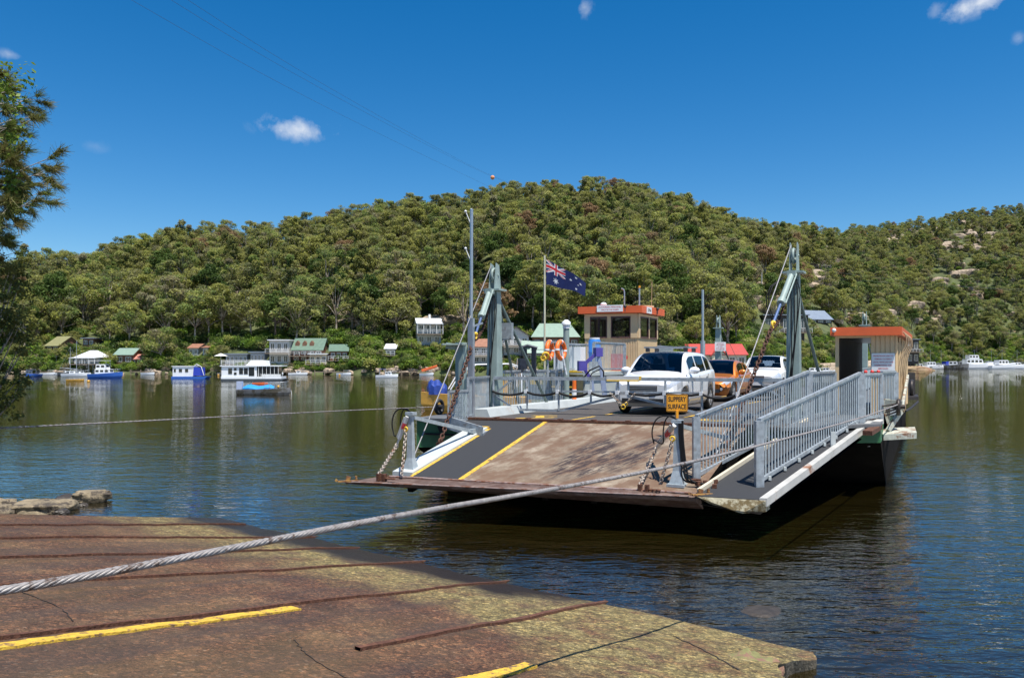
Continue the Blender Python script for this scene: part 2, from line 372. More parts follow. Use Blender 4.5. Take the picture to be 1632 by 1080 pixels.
def build_slip():
    vs = []; fs = []; nu, nw = 230, 84; S0, S1 = -17.0, 7.5
    for i in range(nu + 1):
        s = S0 + (S1 - S0) * i / nu
        j0 = mnoise.noise(Vector((s * .9, 1.7, 0))) * .30 + mnoise.noise(Vector((s * 3, 5, 0))) * .12 + mnoise.noise(Vector((s * 11, 5, 0))) * .03
        A = LE + AX * s + TX * (mnoise.noise(Vector((s * .8, 9.7, 0))) * .25 + mnoise.noise(Vector((s * 4, 2, 0))) * .06); B = RE + AX * (min(s, 1e9)) + TX * j0
        if s > -.35: B = B - TX * (.45 * (max(0, s + .35)) ** 1.5 + max(0, s - .1) * .9)      # the slab's corner has broken away under water
        for j in range(nw + 1):
            p = A.lerp(B, j / nw); n = mnoise.noise(Vector((p.x * .8, p.y * .8, 0))) * .020 + mnoise.noise(Vector((p.x * 2.6, p.y * 2.6, 9))) * .008 + mnoise.noise(Vector((p.x * 7, p.y * 7, 4))) * .004
            vs.append((p.x, p.y, zslip(p.x, p.y) + n))
    W = nw + 1
    for i in range(nu):
        for j in range(nw): fs.append((i * W + j, i * W + j + 1, (i + 1) * W + j + 1, (i + 1) * W + j))
    # broken vertical edges with rough faces
    mb = MB(); mb.add(vs, fs, 0, True)
    for col, sg in ((0, -1), (nw, 1)):
        ring = []
        for i in range(nu + 1):
            p = Vector(vs[i * W + col]); row = []
            for k in range(6):
                r_ = mnoise.noise(Vector((p.x * 3, p.y * 3, k * .7))) * .09 * (1 if k else 0)
                row.append((p.x + TX.x * (sg * r_ - sg * .03 * k), p.y + TX.y * (sg * r_ - sg * .03 * k), p.z - .13 * k))
            ring.append(row)
        for i in range(nu):
            q = [ring[i], ring[i + 1]]
            for k in range(5):
                f4 = [q[0][k], q[1][k], q[1][k + 1], q[0][k + 1]]
                if sg < 0: f4.reverse()
                mb.add(f4, [(0, 1, 2, 3)], 1)
    edge = mat('slab_edge_barnacles', (.10, .085, .06), .95, 0, .5, 18, col2=(.32, .28, .2), thr=.60, bump=1.0, bscale=30)
    return tag(mb.build('slipway', [slipm, edge]), kind='structure')
build_slip()
def strip(pts, w, name, m, h=.004, jag=0.0, n=60):
    """a painted or steel strip following the slip"""
    mb = MB(); pts = [Vector(p) for p in pts]; tot = []
    for a, b in zip(pts[:-1], pts[1:]):
        for k in range(n): tot.append(a.lerp(b, k / n))
    tot.append(pts[-1]); vs = []
    for i, p in enumerate(tot):
        d = (tot[min(i + 1, len(tot) - 1)] - tot[max(i - 1, 0)]).normalized(); r = Vector((d.y, -d.x, 0)).normalized()
        for s in (-1, 1):
            ww = w / 2 * (1 + jag * (random.random() - .5)); q = p + r * s * ww
            nn_ = mnoise.noise(Vector((q.x * .8, q.y * .8, 0))) * .020 + mnoise.noise(Vector((q.x * 2.6, q.y * 2.6, 9))) * .008 + mnoise.noise(Vector((q.x * 7, q.y * 7, 4))) * .004
            vs.append(Vector((q.x, q.y, zslip(q.x, q.y) + h + .024 + nn_)))
    nn = len(tot)
    fs = [(2 * i, 2 * i + 1, 2 * i + 3, 2 * i + 2) for i in range(nn - 1)]
    mb.add(vs, fs, 0)
    low = [v - Vector((0, 0, h + .03)) for v in vs]
    mb.add(vs + low, [(2 * i, 2 * i + 2, 2 * nn + 2 * i + 2, 2 * nn + 2 * i) for i in range(nn - 1)] + [(2 * i + 3, 2 * i + 1, 2 * nn + 2 * i + 1, 2 * nn + 2 * i + 3) for i in range(nn - 1)], 0)
    return mb.build(name, m)
def ext(a, b, k): return b + (b - a).normalized() * k
lines = [((0, 1018), (820, 925), .6, 'long rusty steel guide bar beside the long yellow line on the slipway'),
         ((692, 1012), (1010, 952), .3, 'short thick rusty steel guide bar on the mossy part of the slipway'),
         ((130, 926), (650, 897), 2.8, 'rusty guide bar crossing under the thick wire rope and running into the water'),
         ((0, 890), (540, 874), 3.2, 'fourth guide bar from the bottom of the slipway, half buried in the concrete'),
         ((0, 858), (430, 857), 1.5, 'second guide bar from the far left edge of the slipway'),
         ((0, 838), (325, 836), 1.0, 'guide bar nearest the far left edge of the slipway')]
for (a, b, k, lab) in lines:
    A, B = ps(*a), ps(*b); A2 = ext(B, A, 1.0)
    for off, w in ((0, .035),):
        o = strip([A2, ext(A, B, k)], .06 if '692' in str(a) else .034, 'guide_bar', rust, h=.004, jag=.3); tag(o, lab, 'steel bar', 'steel guide bars set in the slipway')
for (a, b, w, lab) in [((0, 1031), (472, 971), .115, 'long worn yellow line painted down the slipway beside a rusty bar'), ((748, 1082), (846, 1061), .125, 'short yellow line end at the bottom edge of the slipway')]:
    A, B = ps(*a), ps(*b); o = strip([ext(B, A, 1.2), B], w, 'painted_line', yellowl, h=-.006, jag=.25); tag(o, kind='structure')
crackm = mat('dark_crack', (.02, .017, .014), .95, 0, .2, 10)  # dark colour of the joints and cracks in the slab
for pts in ([(1075, 1012), (1110, 1030), (1150, 1052), (1178, 1068)], [(470, 1020), (492, 1048), (560, 1084)], [(0, 930), (90, 962), (118, 990)]):
    o = strip([p_ + Vector((random.uniform(-.012, .012), random.uniform(-.012, .012), 0)) for p_ in smooth([ps(*p) for p in pts], it=3)], .016 if pts[0][0] > 600 else .006, 'slab_joint', crackm, h=-.019, jag=1.4, n=3); tag(o, kind='structure')

# river bed and near banks
def build_bed():
    mb = MB(); xs = np.linspace(-60, 60, 90); ys = np.linspace(-20, 70, 70); vs = []
    for x in xs:
        for y in ys:
            z = max(-2.6, min(zslip(x, y) - .35, 3)); s = (Vector((x, y, 0)) - RE).dot(TX); l = (LE - Vector((x, y, 0))).dot(TX)
            if s > -.4 and y > 1: z = min(z, -.35 - .25 * min(6, s + .4))
            if l > -.3: z = min(z, -.35)
            if l > .3 and x < -.66 * y - .9 and zslip(x, y) > .3: z = zslip(x, y) + .1 + mnoise.noise(Vector((x * .5, y * .5, 0))) * .2
            vs.append((x, y, z + mnoise.noise(Vector((x * .7, y * .7, 2))) * .06))
    n = len(ys); fs = [(i * n + j, (i + 1) * n + j, (i + 1) * n + j + 1, i * n + j + 1) for i in range(len(xs) - 1) for j in range(n - 1)]
    mb.add(vs, fs, 0, True)
    m = mat('river_bed', (.03, .024, .010), .9, 0, .3, 1.2)
    tag(mb.build('riverbed', m), kind='structure')
    b2 = MB(); b2.add([(-1500, -300, -3), (1500, -300, -3), (1500, 420, -3), (-1500, 420, -3)], [(0, 1, 2, 3)]); tag(b2.build('deep_riverbed', m), kind='structure')
build_bed()

def water_material():
    m = bpy.data.materials.new('river_water'); m.use_nodes = True; nt = m.node_tree; nt.nodes.clear(); N = nt.nodes.new; L = nt.links.new
    o = N('ShaderNodeOutputMaterial'); g = N('ShaderNodeNewGeometry')
    def nz(sc, det, rg, stretch, rot, dist=0.0):
        mp = N('ShaderNodeMapping'); mp.inputs['Scale'].default_value = stretch; mp.inputs['Rotation'].default_value = (0, 0, rot); L(g.outputs['Position'], mp.inputs[0])
        n = N('ShaderNodeTexNoise'); n.inputs['Scale'].default_value = sc; n.inputs['Detail'].default_value = det; n.inputs['Roughness'].default_value = rg; n.inputs['Distortion'].default_value = dist
        L(mp.outputs[0], n.inputs['Vector']); return n.outputs['Fac']
    def bump(h, s, dist, prev=None):
        b = N('ShaderNodeBump'); b.inputs['Strength'].default_value = s; b.inputs['Distance'].default_value = dist; L(h, b.inputs['Height'])
        if prev: L(prev, b.inputs['Normal'])
        return b.outputs[0]
    def mth(op, a, c):
        x = N('ShaderNodeMath'); x.operation = op
        for i, s in ((0, a), (1, c)):
            if isinstance(s, (int, float)): x.inputs[i].default_value = s
            else: L(s, x.inputs[i])
        return x.outputs[0]
    big = nz(.05, 2, .5, (1, 1.6, 1), .2)                      # calm and ruffled patches
    amp = N('ShaderNodeMapRange'); amp.inputs[1].default_value = .38; amp.inputs[2].default_value = .62; amp.inputs[3].default_value = .55; amp.inputs[4].default_value = 1.15; L(big, amp.inputs[0])
    w1 = nz(.75, 3, .55, (.7, 1.5, 1), .25, .4); w2 = nz(3.4, 3, .6, (.55, 1.35, 1), -.12, .5); w3 = nz(11, 2, .5, (.6, 1.2, 1), .1, .3)
    w4 = nz(1.7, 3, .6, (.6, 1.4, 1), .05, .5); h = mth('ADD', mth('ADD', mth('MULTIPLY', w1, .028), mth('MULTIPLY', w4, .016)), mth('ADD', mth('MULTIPLY', w2, .0165), mth('MULTIPLY', w3, .0038)))
    sy = N('ShaderNodeSeparateXYZ'); L(g.outputs['Position'], sy.inputs[0]); rf = N('ShaderNodeMapRange'); rf.inputs[1].default_value = 11; rf.inputs[2].default_value = 32; rf.inputs[3].default_value = 1.8; rf.inputs[4].default_value = .45; L(sy.outputs['Y'], rf.inputs[0])   # a breeze ruffles the water off the slipway, the far reach lies calmer
    h = mth('MULTIPLY', mth('MULTIPLY', h, amp.outputs[0]), rf.outputs[0])
    nrm = bump(h, 1.0, 1.0)
    fr = N('ShaderNodeFresnel'); fr.inputs[0].default_value = 1.33; L(nrm, fr.inputs['Normal'])
    gl = N('ShaderNodeBsdfGlossy'); gl.inputs['Roughness'].default_value = .015; gl.inputs[0].default_value = (.93, .91, .86, 1); L(nrm, gl.inputs['Normal'])
    df = N('ShaderNodeBsdfDiffuse'); df.inputs[0].default_value = (.028, .021, .004, 1)
    tr = N('ShaderNodeBsdfTransparent'); tr.inputs[0].default_value = (.36, .30, .14, 1)
    mb = N('ShaderNodeMixShader'); mb.inputs[0].default_value = .45; L(tr.outputs[0], mb.inputs[1]); L(df.outputs[0], mb.inputs[2])
    mx = N('ShaderNodeMixShader'); mf = mth('MINIMUM', mth('MULTIPLY', fr.outputs[0], 2.0), .78); L(mf, mx.inputs[0]); L(mb.outputs[0], mx.inputs[1]); L(gl.outputs[0], mx.inputs[2]); L(mx.outputs[0], o.inputs[0])
    return m
mb = MB(); mb.add([(-1500, -60, 0), (1500, -60, 0), (1500, 420, 0), (-1500, 420, 0)], [(0, 1, 2, 3)])
tag(mb.build('river', water_material()), kind='structure')

# ------------------------------------------------------------------ rocks
rockm = mat('sandstone', (.36, .28, .20), .9, 0, .35, 1.6, col2=(.10, .08, .06), thr=.55, bump=.8, bscale=8)
rockn = mat('near_sandstone', (.24, .19, .12), .9, 0, .4, 7, col2=(.07, .055, .04), thr=.52, bump=1.0, bscale=30)
rockg = mat('mossy_rock', (.20, .19, .07), .9, 0, .3, 9, col2=(.22, .12, .08), thr=.5, bump=.6, bscale=40)
rockw = mat('wet_rock', (.05, .04, .03), .45, 0, .4, 9, bump=.7, bscale=20)
def rock_mb(size, seed, sub=3, flat=1.0):
    import bmesh
    bm = bmesh.new(); bmesh.ops.create_icosphere(bm, subdivisions=sub, radius=1)
    rnd = random.Random(seed); o = Vector((rnd.random() * 99, rnd.random() * 99, rnd.random() * 99))
    for v in bm.verts:
        p = v.co.copy(); n = mnoise.noise(p * 1.1 + o) * .45 + mnoise.noise(p * 2.9 + o) * .24 + mnoise.noise(p * 7 + o) * .11 + mnoise.noise(p * 15 + o) * .04
        q = p * (1 + n); q = Vector([math.copysign(abs(c) ** .72, c) for c in q]); q.z = round(q.z * 3.2) / 3.2 * .45 + q.z * .55
        v.co = Vector((q.x * size[0], q.y * size[1], q.z * size[2] * flat))
    mb_ = MB(); mb_.add([v.co.copy() for v in bm.verts], [tuple(v.index for v in f.verts) for f in bm.faces], 0, sub > 2); bm.free(); return mb_
def rock(name, size, seed, loc, rz, m, label, group=None, sub=4):
    o = rock_mb(size, seed, sub).build(name, m); o.location = loc; o.rotation_euler.z = rz; return tag(o, label, 'rock', group)
rock('rock', (.62, .40, .16), 3, pz(62, 812, .05), .2, rockn, 'flat pale sandstone rock at the left edge beside the slipway')
rock('rock', (.22, .2, .14), 4, pz(5, 806, .05), .4, rockn, 'small rounded rock cut by the left edge of the photo')
rock('rock', (.40, .26, .13), 5, pz(147, 790, .12), .3, rockn, 'flat topped sandstone rock standing out of the water at left')
rock('rock', (.30, .16, .12), 6, pz(108, 798, .0), .9, rockw, 'dark wet rock leaning against the flat topped rock')
rock('rock', (.13, .12, .1), 8, pz(88, 806, .0), .1, rockw, 'small dark wet rock between the two pale rocks')
rock('rock', (.10, .1, .06), 9, pz(132, 806, .0), .1, rockw, 'tiny dark stone just breaking the water')
rock('rock', (.30, .24, .16), 21, pz(-6, 818, .08), .6, rockn, 'dark edged sandstone block half out of the left side of the photo')
rock('rock', (.16, .12, .08), 22, pz(98, 818, .02), 1.6, rockw, 'small dark stone touching the slipway edge')
rock('rock', (.20, .17, .10), 11, pz(30, 815, .05), 1.1, rockn, 'low wedge of sandstone in front of the rounded rock')
rock('boulder', (.36, .26, .20), 12, pz(1182, 1084, .04), .5, rockg, 'round mossy brown boulder at the foot of the broken slab')
rock('boulder', (.5, .3, .12), 15, pz(1225, 990, -.12), .4, rockw, 'dark boulder lying under the water beyond the slab corner')
# ================================================================== vegetation
def leaf_material(name, cols, trans=.35, rough=.6, bark=False):
    m = bpy.data.materials.new(name); m.use_nodes = True; nt = m.node_tree; nt.nodes.clear(); N = nt.nodes.new; L = nt.links.new
    o = N('ShaderNodeOutputMaterial'); oi = N('ShaderNodeObjectInfo'); at_ = N('ShaderNodeAttribute'); at_.attribute_name = 'tone'
    r = N('ShaderNodeValToRGB'); e = r.color_ramp.elements
    while len(e) < len(cols): e.new(.5)
    for i, (q, c) in enumerate(zip(e, cols)): q.position = i / (len(cols) - 1); q.color = (*c, 1)
    a = N('ShaderNodeMath'); a.operation = 'MULTIPLY_ADD'; L(at_.outputs['Fac'], a.inputs[0]); a.inputs[1].default_value = .45; L(oi.outputs['Random'], a.inputs[2])
    b = N('ShaderNodeMath'); b.operation = 'MULTIPLY'; L(a.outputs[0], b.inputs[0]); b.inputs[1].default_value = .69; L(b.outputs[0], r.inputs[0])
    d = N('ShaderNodeBsdfDiffuse'); t = N('ShaderNodeBsdfTranslucent'); L(r.outputs[0], d.inputs[0]); L(r.outputs[0], t.inputs[0])
    mx = N('ShaderNodeMixShader'); mx.inputs[0].default_value = trans; L(d.outputs[0], mx.inputs[1]); L(t.outputs[0], mx.inputs[2])
    g = N('ShaderNodeBsdfGlossy'); g.inputs['Roughness'].default_value = .45; g.inputs[0].default_value = (.6, .65, .6, 1)
    m2 = N('ShaderNodeMixShader'); m2.inputs[0].default_value = .015; L(mx.outputs[0], m2.inputs[1]); L(g.outputs[0], m2.inputs[2]); L(m2.outputs[0], o.inputs[0])
    return m
gumleaf = leaf_material('gum_leaves', [(.11, .14, .05), (.20, .21, .065), (.34, .34, .08), (.20, .19, .10), (.40, .41, .09), (.15, .15, .09), (.18, .26, .06), (.42, .41, .13), (.21, .18, .12), (.31, .30, .16)], .46)
dryleaf = leaf_material('dry_leaves', [(.24, .17, .09), (.30, .19, .10), (.20, .16, .09)])
darkleaf = leaf_material('dark_leaves', [(.05, .085, .025), (.075, .12, .028), (.10, .15, .035)])
brightleaf = leaf_material('garden_leaves', [(.07, .13, .02), (.12, .21, .03), (.22, .30, .04), (.10, .15, .035)], .42)
bark = mat('pale_gum_bark', (.36, .31, .25), .85, 0, .35, 1.5, col2=(.14, .10, .07), thr=.5)
barkd = mat('dark_bark', (.10, .075, .055), .9, 0, .3, 4, bump=.4)

class Leaves:
    def __init__(s, seed): s.r = np.random.default_rng(seed); s.V = []; s.T = []
    def clump(s, c, rad, n, size, up=.35, tone=None, squash=(1, 1, .62), shell=.55):
        r = s.r; d = r.normal(size=(n, 3)); d[:, 2] += up; d /= np.linalg.norm(d, axis=1)[:, None]
        rr = shell + (1 - shell) * r.random(n) ** .6; lump = 1 + .22 * np.sin(d[:, 0] * 5 + rad * 9) * np.cos(d[:, 1] * 4 + rad * 5)
        P = np.array(c) + d * (rr * lump)[:, None] * np.array(squash) * rad
        nrm = d * .55 + r.normal(size=(n, 3)) * .5; nrm[:, 2] += .7; nrm /= np.linalg.norm(nrm, axis=1)[:, None]
        s.quads(P, nrm, size, (r.random() if tone is None else tone))
    def quads(s, P, nrm, size, tone, aspect=.62):
        n = len(P); r = s.r; q = r.normal(size=(n, 3)); a = np.cross(nrm, q); a /= np.linalg.norm(a, axis=1)[:, None] + 1e-9; b = np.cross(nrm, a)
        sz = size * (.6 + .8 * r.random(n))[:, None]; a = a * sz * .5; b = b * sz * .5 * aspect
        V = np.stack([P - a - b * .4, P - b, P + a, P + b + a * .1], axis=1); s.V.append(V.reshape(-1, 3)); s.T.append(np.full(n * 4, tone) + np.repeat(r.normal(size=n) * .12, 4))
    def build(s, name, m, parent=None):
        V = np.concatenate(s.V); T = np.clip(np.concatenate(s.T), 0, 1).astype(np.float32); n = len(V) // 4
        me = bpy.data.meshes.new(name); me.vertices.add(len(V)); me.vertices.foreach_set('co', V.astype(np.float32).ravel())
        me.loops.add(len(V)); me.loops.foreach_set('vertex_index', np.arange(len(V), dtype=np.int32)); me.polygons.add(n)
        me.polygons.foreach_set('loop_start', np.arange(0, len(V), 4, dtype=np.int32))
        at_ = me.attributes.new('tone', 'FLOAT', 'POINT'); at_.data.foreach_set('value', T)
        me.materials.append(m); me.update(calc_edges=True); me.validate()
        o = bpy.data.objects.new(name, me); C.objects.link(o)
        if parent: o.parent = parent
        return o

def make_gum(seed, H=11, W=4.2, leafm=gumleaf, style='dome', trunkm=bark, n=3600, lsz=.37):
    """a bushland gum: forked pale limbs carrying separate domed leaf clumps"""
    rnd = random.Random(seed); root = empty('gum_tree'); tb = MB(); lv = Leaves(seed)
    base = H * rnd.uniform(.30, .42); lean = Vector((rnd.uniform(-.6, .6), rnd.uniform(-.6, .6), 0))
    fork = Vector((lean.x * .5, lean.y * .5, base)); tb.tube([(0, 0, -1.5), (lean.x * .2, lean.y * .2, base * .5), fork], [.26, .20, .17], 6)
    k = {'dome': 15, 'tall': 13, 'wide': 19, 'sparse': 9}[style]; cl = []
    for i in range(k):
        an = i * 2.4 + rnd.uniform(-.4, .4); rr = math.sqrt((i + .5) / k) * W * rnd.uniform(.75, 1.05)
        if style == 'tall': z = H * (.42 + .55 * (i + .5) / k); rr = W * (1.12 - z / H) * rnd.uniform(.5, 1.3)
        else: z = H * (.95 - .50 * (rr / W) ** 2) + rnd.uniform(-1.3, .5)
        cl.append((Vector((math.cos(an) * rr + lean.x, math.sin(an) * rr + lean.y, z)), W * rnd.uniform(.22, .40)))
    for c, r_ in cl:
        midp = fork.lerp(c, .5) + Vector((rnd.uniform(-.4, .4), rnd.uniform(-.4, .4), rnd.uniform(-.2, .6)))
        if rnd.random() < .75: tb.tube([fork - Vector((0, 0, .2)), midp, c], [.11, .075, .03], 5)
        nn = int(n / k * (r_ / (W * .35)) ** 2)
        lv.clump(c, r_, nn, lsz, up=.45, squash=(1, 1, .78 if style != 'tall' else .9))
        for _ in range(3):
            o = Vector((rnd.uniform(-1, 1), rnd.uniform(-1, 1), rnd.uniform(-.25, .45))) * r_ * .95; lv.clump(c + o, r_ * .42, nn // 7, lsz, up=.5, squash=(1, 1, .8))
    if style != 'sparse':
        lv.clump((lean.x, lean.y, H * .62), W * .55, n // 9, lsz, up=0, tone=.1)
    tb.build('trunk', trunkm, root); lv.build('crown', leafm, root); root['variant'] = seed
    return root
def make_bush(seed, leafm, s=1.0, n=420, lsz=.3):
    root = empty('bush'); lv = Leaves(seed); rnd = random.Random(seed); tb = MB()
    for i in range(5):
        c = Vector((rnd.uniform(-.8, .8), rnd.uniform(-.8, .8), rnd.uniform(.5, 1.1))) * s; lv.clump(c, rnd.uniform(.6, .95) * s, n // 5, lsz, up=.5, squash=(1, 1, .8)); tb.tube([(0, 0, -.4), c], [.06, .02], 5)
    tb.build('stem', barkd, root); lv.build('foliage', leafm, root); return root
def make_palm(seed):
    root = empty('palm'); rnd = random.Random(seed); tb = MB(); Ht = 3.4; tb.tube([(0, 0, -1), (.1, 0, Ht * .5), (.15, .05, Ht)], [.17, .14, .12], 7); lv = MB()
    for i in range(17):
        an = i * 2.39; el = rnd.uniform(.1, 1.1); L_ = 2.3; pts = []
        for k in range(7):
            q = k / 6; pts.append(Vector((.15 + math.cos(an) * L_ * q * math.cos(el * .6), .05 + math.sin(an) * L_ * q * math.cos(el * .6), Ht + L_ * (math.sin(el) * q - .75 * q * q))))
        for k in range(6):
            d = (pts[k + 1] - pts[k]); sd_ = Vector((-math.sin(an), math.cos(an), 0)); wl = .5 * math.sin((k + .7) / 6.6 * math.pi) + .1
            for sg in (-1, 1):
                for e_ in (0, .5):
                    p = pts[k] + d * e_; t_ = p + sd_ * sg * wl + d * .9 - Vector((0, 0, wl * .35)); lv.add([p, p + d * .22, t_], [(0, 1, 2)])
    tb.build('trunk', barkd, root); o = lv.build('fronds', brightleaf, root); a = o.data.attributes.new('tone', 'FLOAT', 'POINT'); a.data.foreach_set('value', [.8] * len(o.data.vertices)); return root

GUMS = [make_gum(11, 11, 4.2, style='dome'), make_gum(12, 12, 3.8, style='dome'), make_gum(13, 10, 4.6, style='wide'), make_gum(14, 13.5, 3.0, style='tall'),
        make_gum(15, 9.5, 4.4, style='wide'), make_gum(16, 12.5, 3.6, style='sparse', n=1200), make_gum(17, 11, 3.9, darkleaf, 'dome', barkd), make_gum(18, 10.5, 3.4, dryleaf, 'dome', n=2400)]
BUSH = [make_bush(31, gumleaf, 1.3), make_bush(32, darkleaf, 1.2), make_bush(33, brightleaf, 1.1)]
PALM = make_palm(5)
for g in GUMS + BUSH + [PALM]: g.hide_render = False

# clearings for the houses: (photo column range, near range, far range)
CLEAR = []
def clearing(x0, x1, d, back=5, front=26): CLEAR.append((x0 - 3, x1 + 3, d - front, d + back))
def blocked(x, d, r=4.0):
    e = r / d * FPX
    for x0, x1, a, b in CLEAR:
        if x0 - e * .75 < x < x1 + e * .75 and a < d < b: return True
    return False
def plant_hill():
    rnd = random.Random(99); pts = []
    def zone(x0, x1, step, tmax, dens=1.0):
        d = 150
        while d < 760:
            x = x0 + rnd.random() * 10
            dx = step / d * FPX
            while x < x1:
                xx = x + rnd.uniform(-.45, .45) * dx; dd = d + rnd.uniform(-.45, .45) * step; Ds, Dr = shore_d(xx), ridge_d(xx); t = (dd - Ds) / (Dr - Ds)
                if .012 < t < tmax and rnd.random() < dens: pts.append((xx, dd, t))
                x += dx
            d += step * .92
    zone(-330, 1280, 6.1, 1.10); zone(1280, 1960, 6.3, 1.06, .96)
    zone(-900, -330, 10, 1.05); zone(1960, 2600, 12, 1.05)
    out = []
    for x, d, t in pts:
        if blocked(x, d):
            if rnd.random() < .62 and not any(x0 < x < x1 and b - 14 < d < b for x0, x1, a, b in CLEAR) and t > .02: out.append((x, d, t, rnd.choice([0, 1, 2, 6]), rnd.uniform(.30, .46)))
            continue
        rocky = x > 1180 and .3 < t < .85 and mnoise.noise(Vector((x * .012, t * 9, 2))) > .12
        if rocky and rnd.random() < .78: continue
        q = mnoise.noise(Vector((x * .010, d * .04, 7))); w = rnd.random()
        if w < .035: i = 7
        elif w < .13 + max(0, q) * .30: i = 6 if t < .5 else 3
        elif w < .40: i = 0
        elif w < .56: i = 1
        elif w < .72: i = 2
        elif w < .82: i = 4
        elif w < .92: i = 5
        else: i = 3
        s = rnd.uniform(.50, .95) if rnd.random() < .5 else rnd.uniform(1.0, 1.5)
        s *= 1 - .12 * t
        if x > 1300: s *= .78
        if t < .05: s *= .72
        if t < .025: s *= .75
        if t > .82: s *= .85; i = 1 if i == 3 else i
        out.append((x, d, t, i, s))
    out.sort(key=lambda e: e[1])
    return out
CANOPY = []
def gn_instances(name, pts, variants, parts_of, label):
    """pts: (location, variant index, rotation z, scale)"""
    me = bpy.data.meshes.new(name); me.from_pydata([p[0] for p in pts], [], [])
    for nm, ty, vals in (('vi', 'INT', [p[1] for p in pts]), ('rz', 'FLOAT', [p[2] for p in pts]), ('sc', 'FLOAT', [p[3] for p in pts])):
        a = me.attributes.new(nm, ty, 'POINT'); a.data.foreach_set('value', vals)
    o = bpy.data.objects.new(name, me); C.objects.link(o); tag(o, label[0], label[1], kind='stuff')
    ng = bpy.data.node_groups.new(name, 'GeometryNodeTree'); ng.interface.new_socket('Geometry', in_out='INPUT', socket_type='NodeSocketGeometry'); ng.interface.new_socket('Geometry', in_out='OUTPUT', socket_type='NodeSocketGeometry')
    N = ng.nodes.new; L = ng.links.new; gi = N('NodeGroupInput'); go = N('NodeGroupOutput')
    lst = N('GeometryNodeJoinGeometry'); outs = []
    for v in variants:
        j = N('GeometryNodeJoinGeometry')
        for ch in parts_of(v):
            oi = N('GeometryNodeObjectInfo'); oi.inputs['Object'].default_value = ch; oi.transform_space = 'ORIGINAL'; L(oi.outputs['Geometry'], j.inputs[0])
        g2 = N('GeometryNodeGeometryToInstance'); L(j.outputs[0], g2.inputs[0]); outs.append(g2)
    for g2 in reversed(outs): L(g2.outputs[0], lst.inputs[0])
    ip = N('GeometryNodeInstanceOnPoints'); ip.inputs['Pick Instance'].default_value = True; L(gi.outputs[0], ip.inputs['Points']); L(lst.outputs[0], ip.inputs['Instance'])
    def attr(nm, ty):
        a = N('GeometryNodeInputNamedAttribute'); a.data_type = ty; a.inputs['Name'].default_value = nm; return a.outputs['Attribute']
    L(attr('vi', 'INT'), ip.inputs['Instance Index']); cx = N('ShaderNodeCombineXYZ'); L(attr('rz', 'FLOAT'), cx.inputs[2]); L(cx.outputs[0], ip.inputs['Rotation']); L(attr('sc', 'FLOAT'), ip.inputs['Scale'])
    L(ip.outputs[0], go.inputs[0]); md = o.modifiers.new('scatter', 'NODES'); md.node_group = ng; return o
def kids(v): return list(v.children)
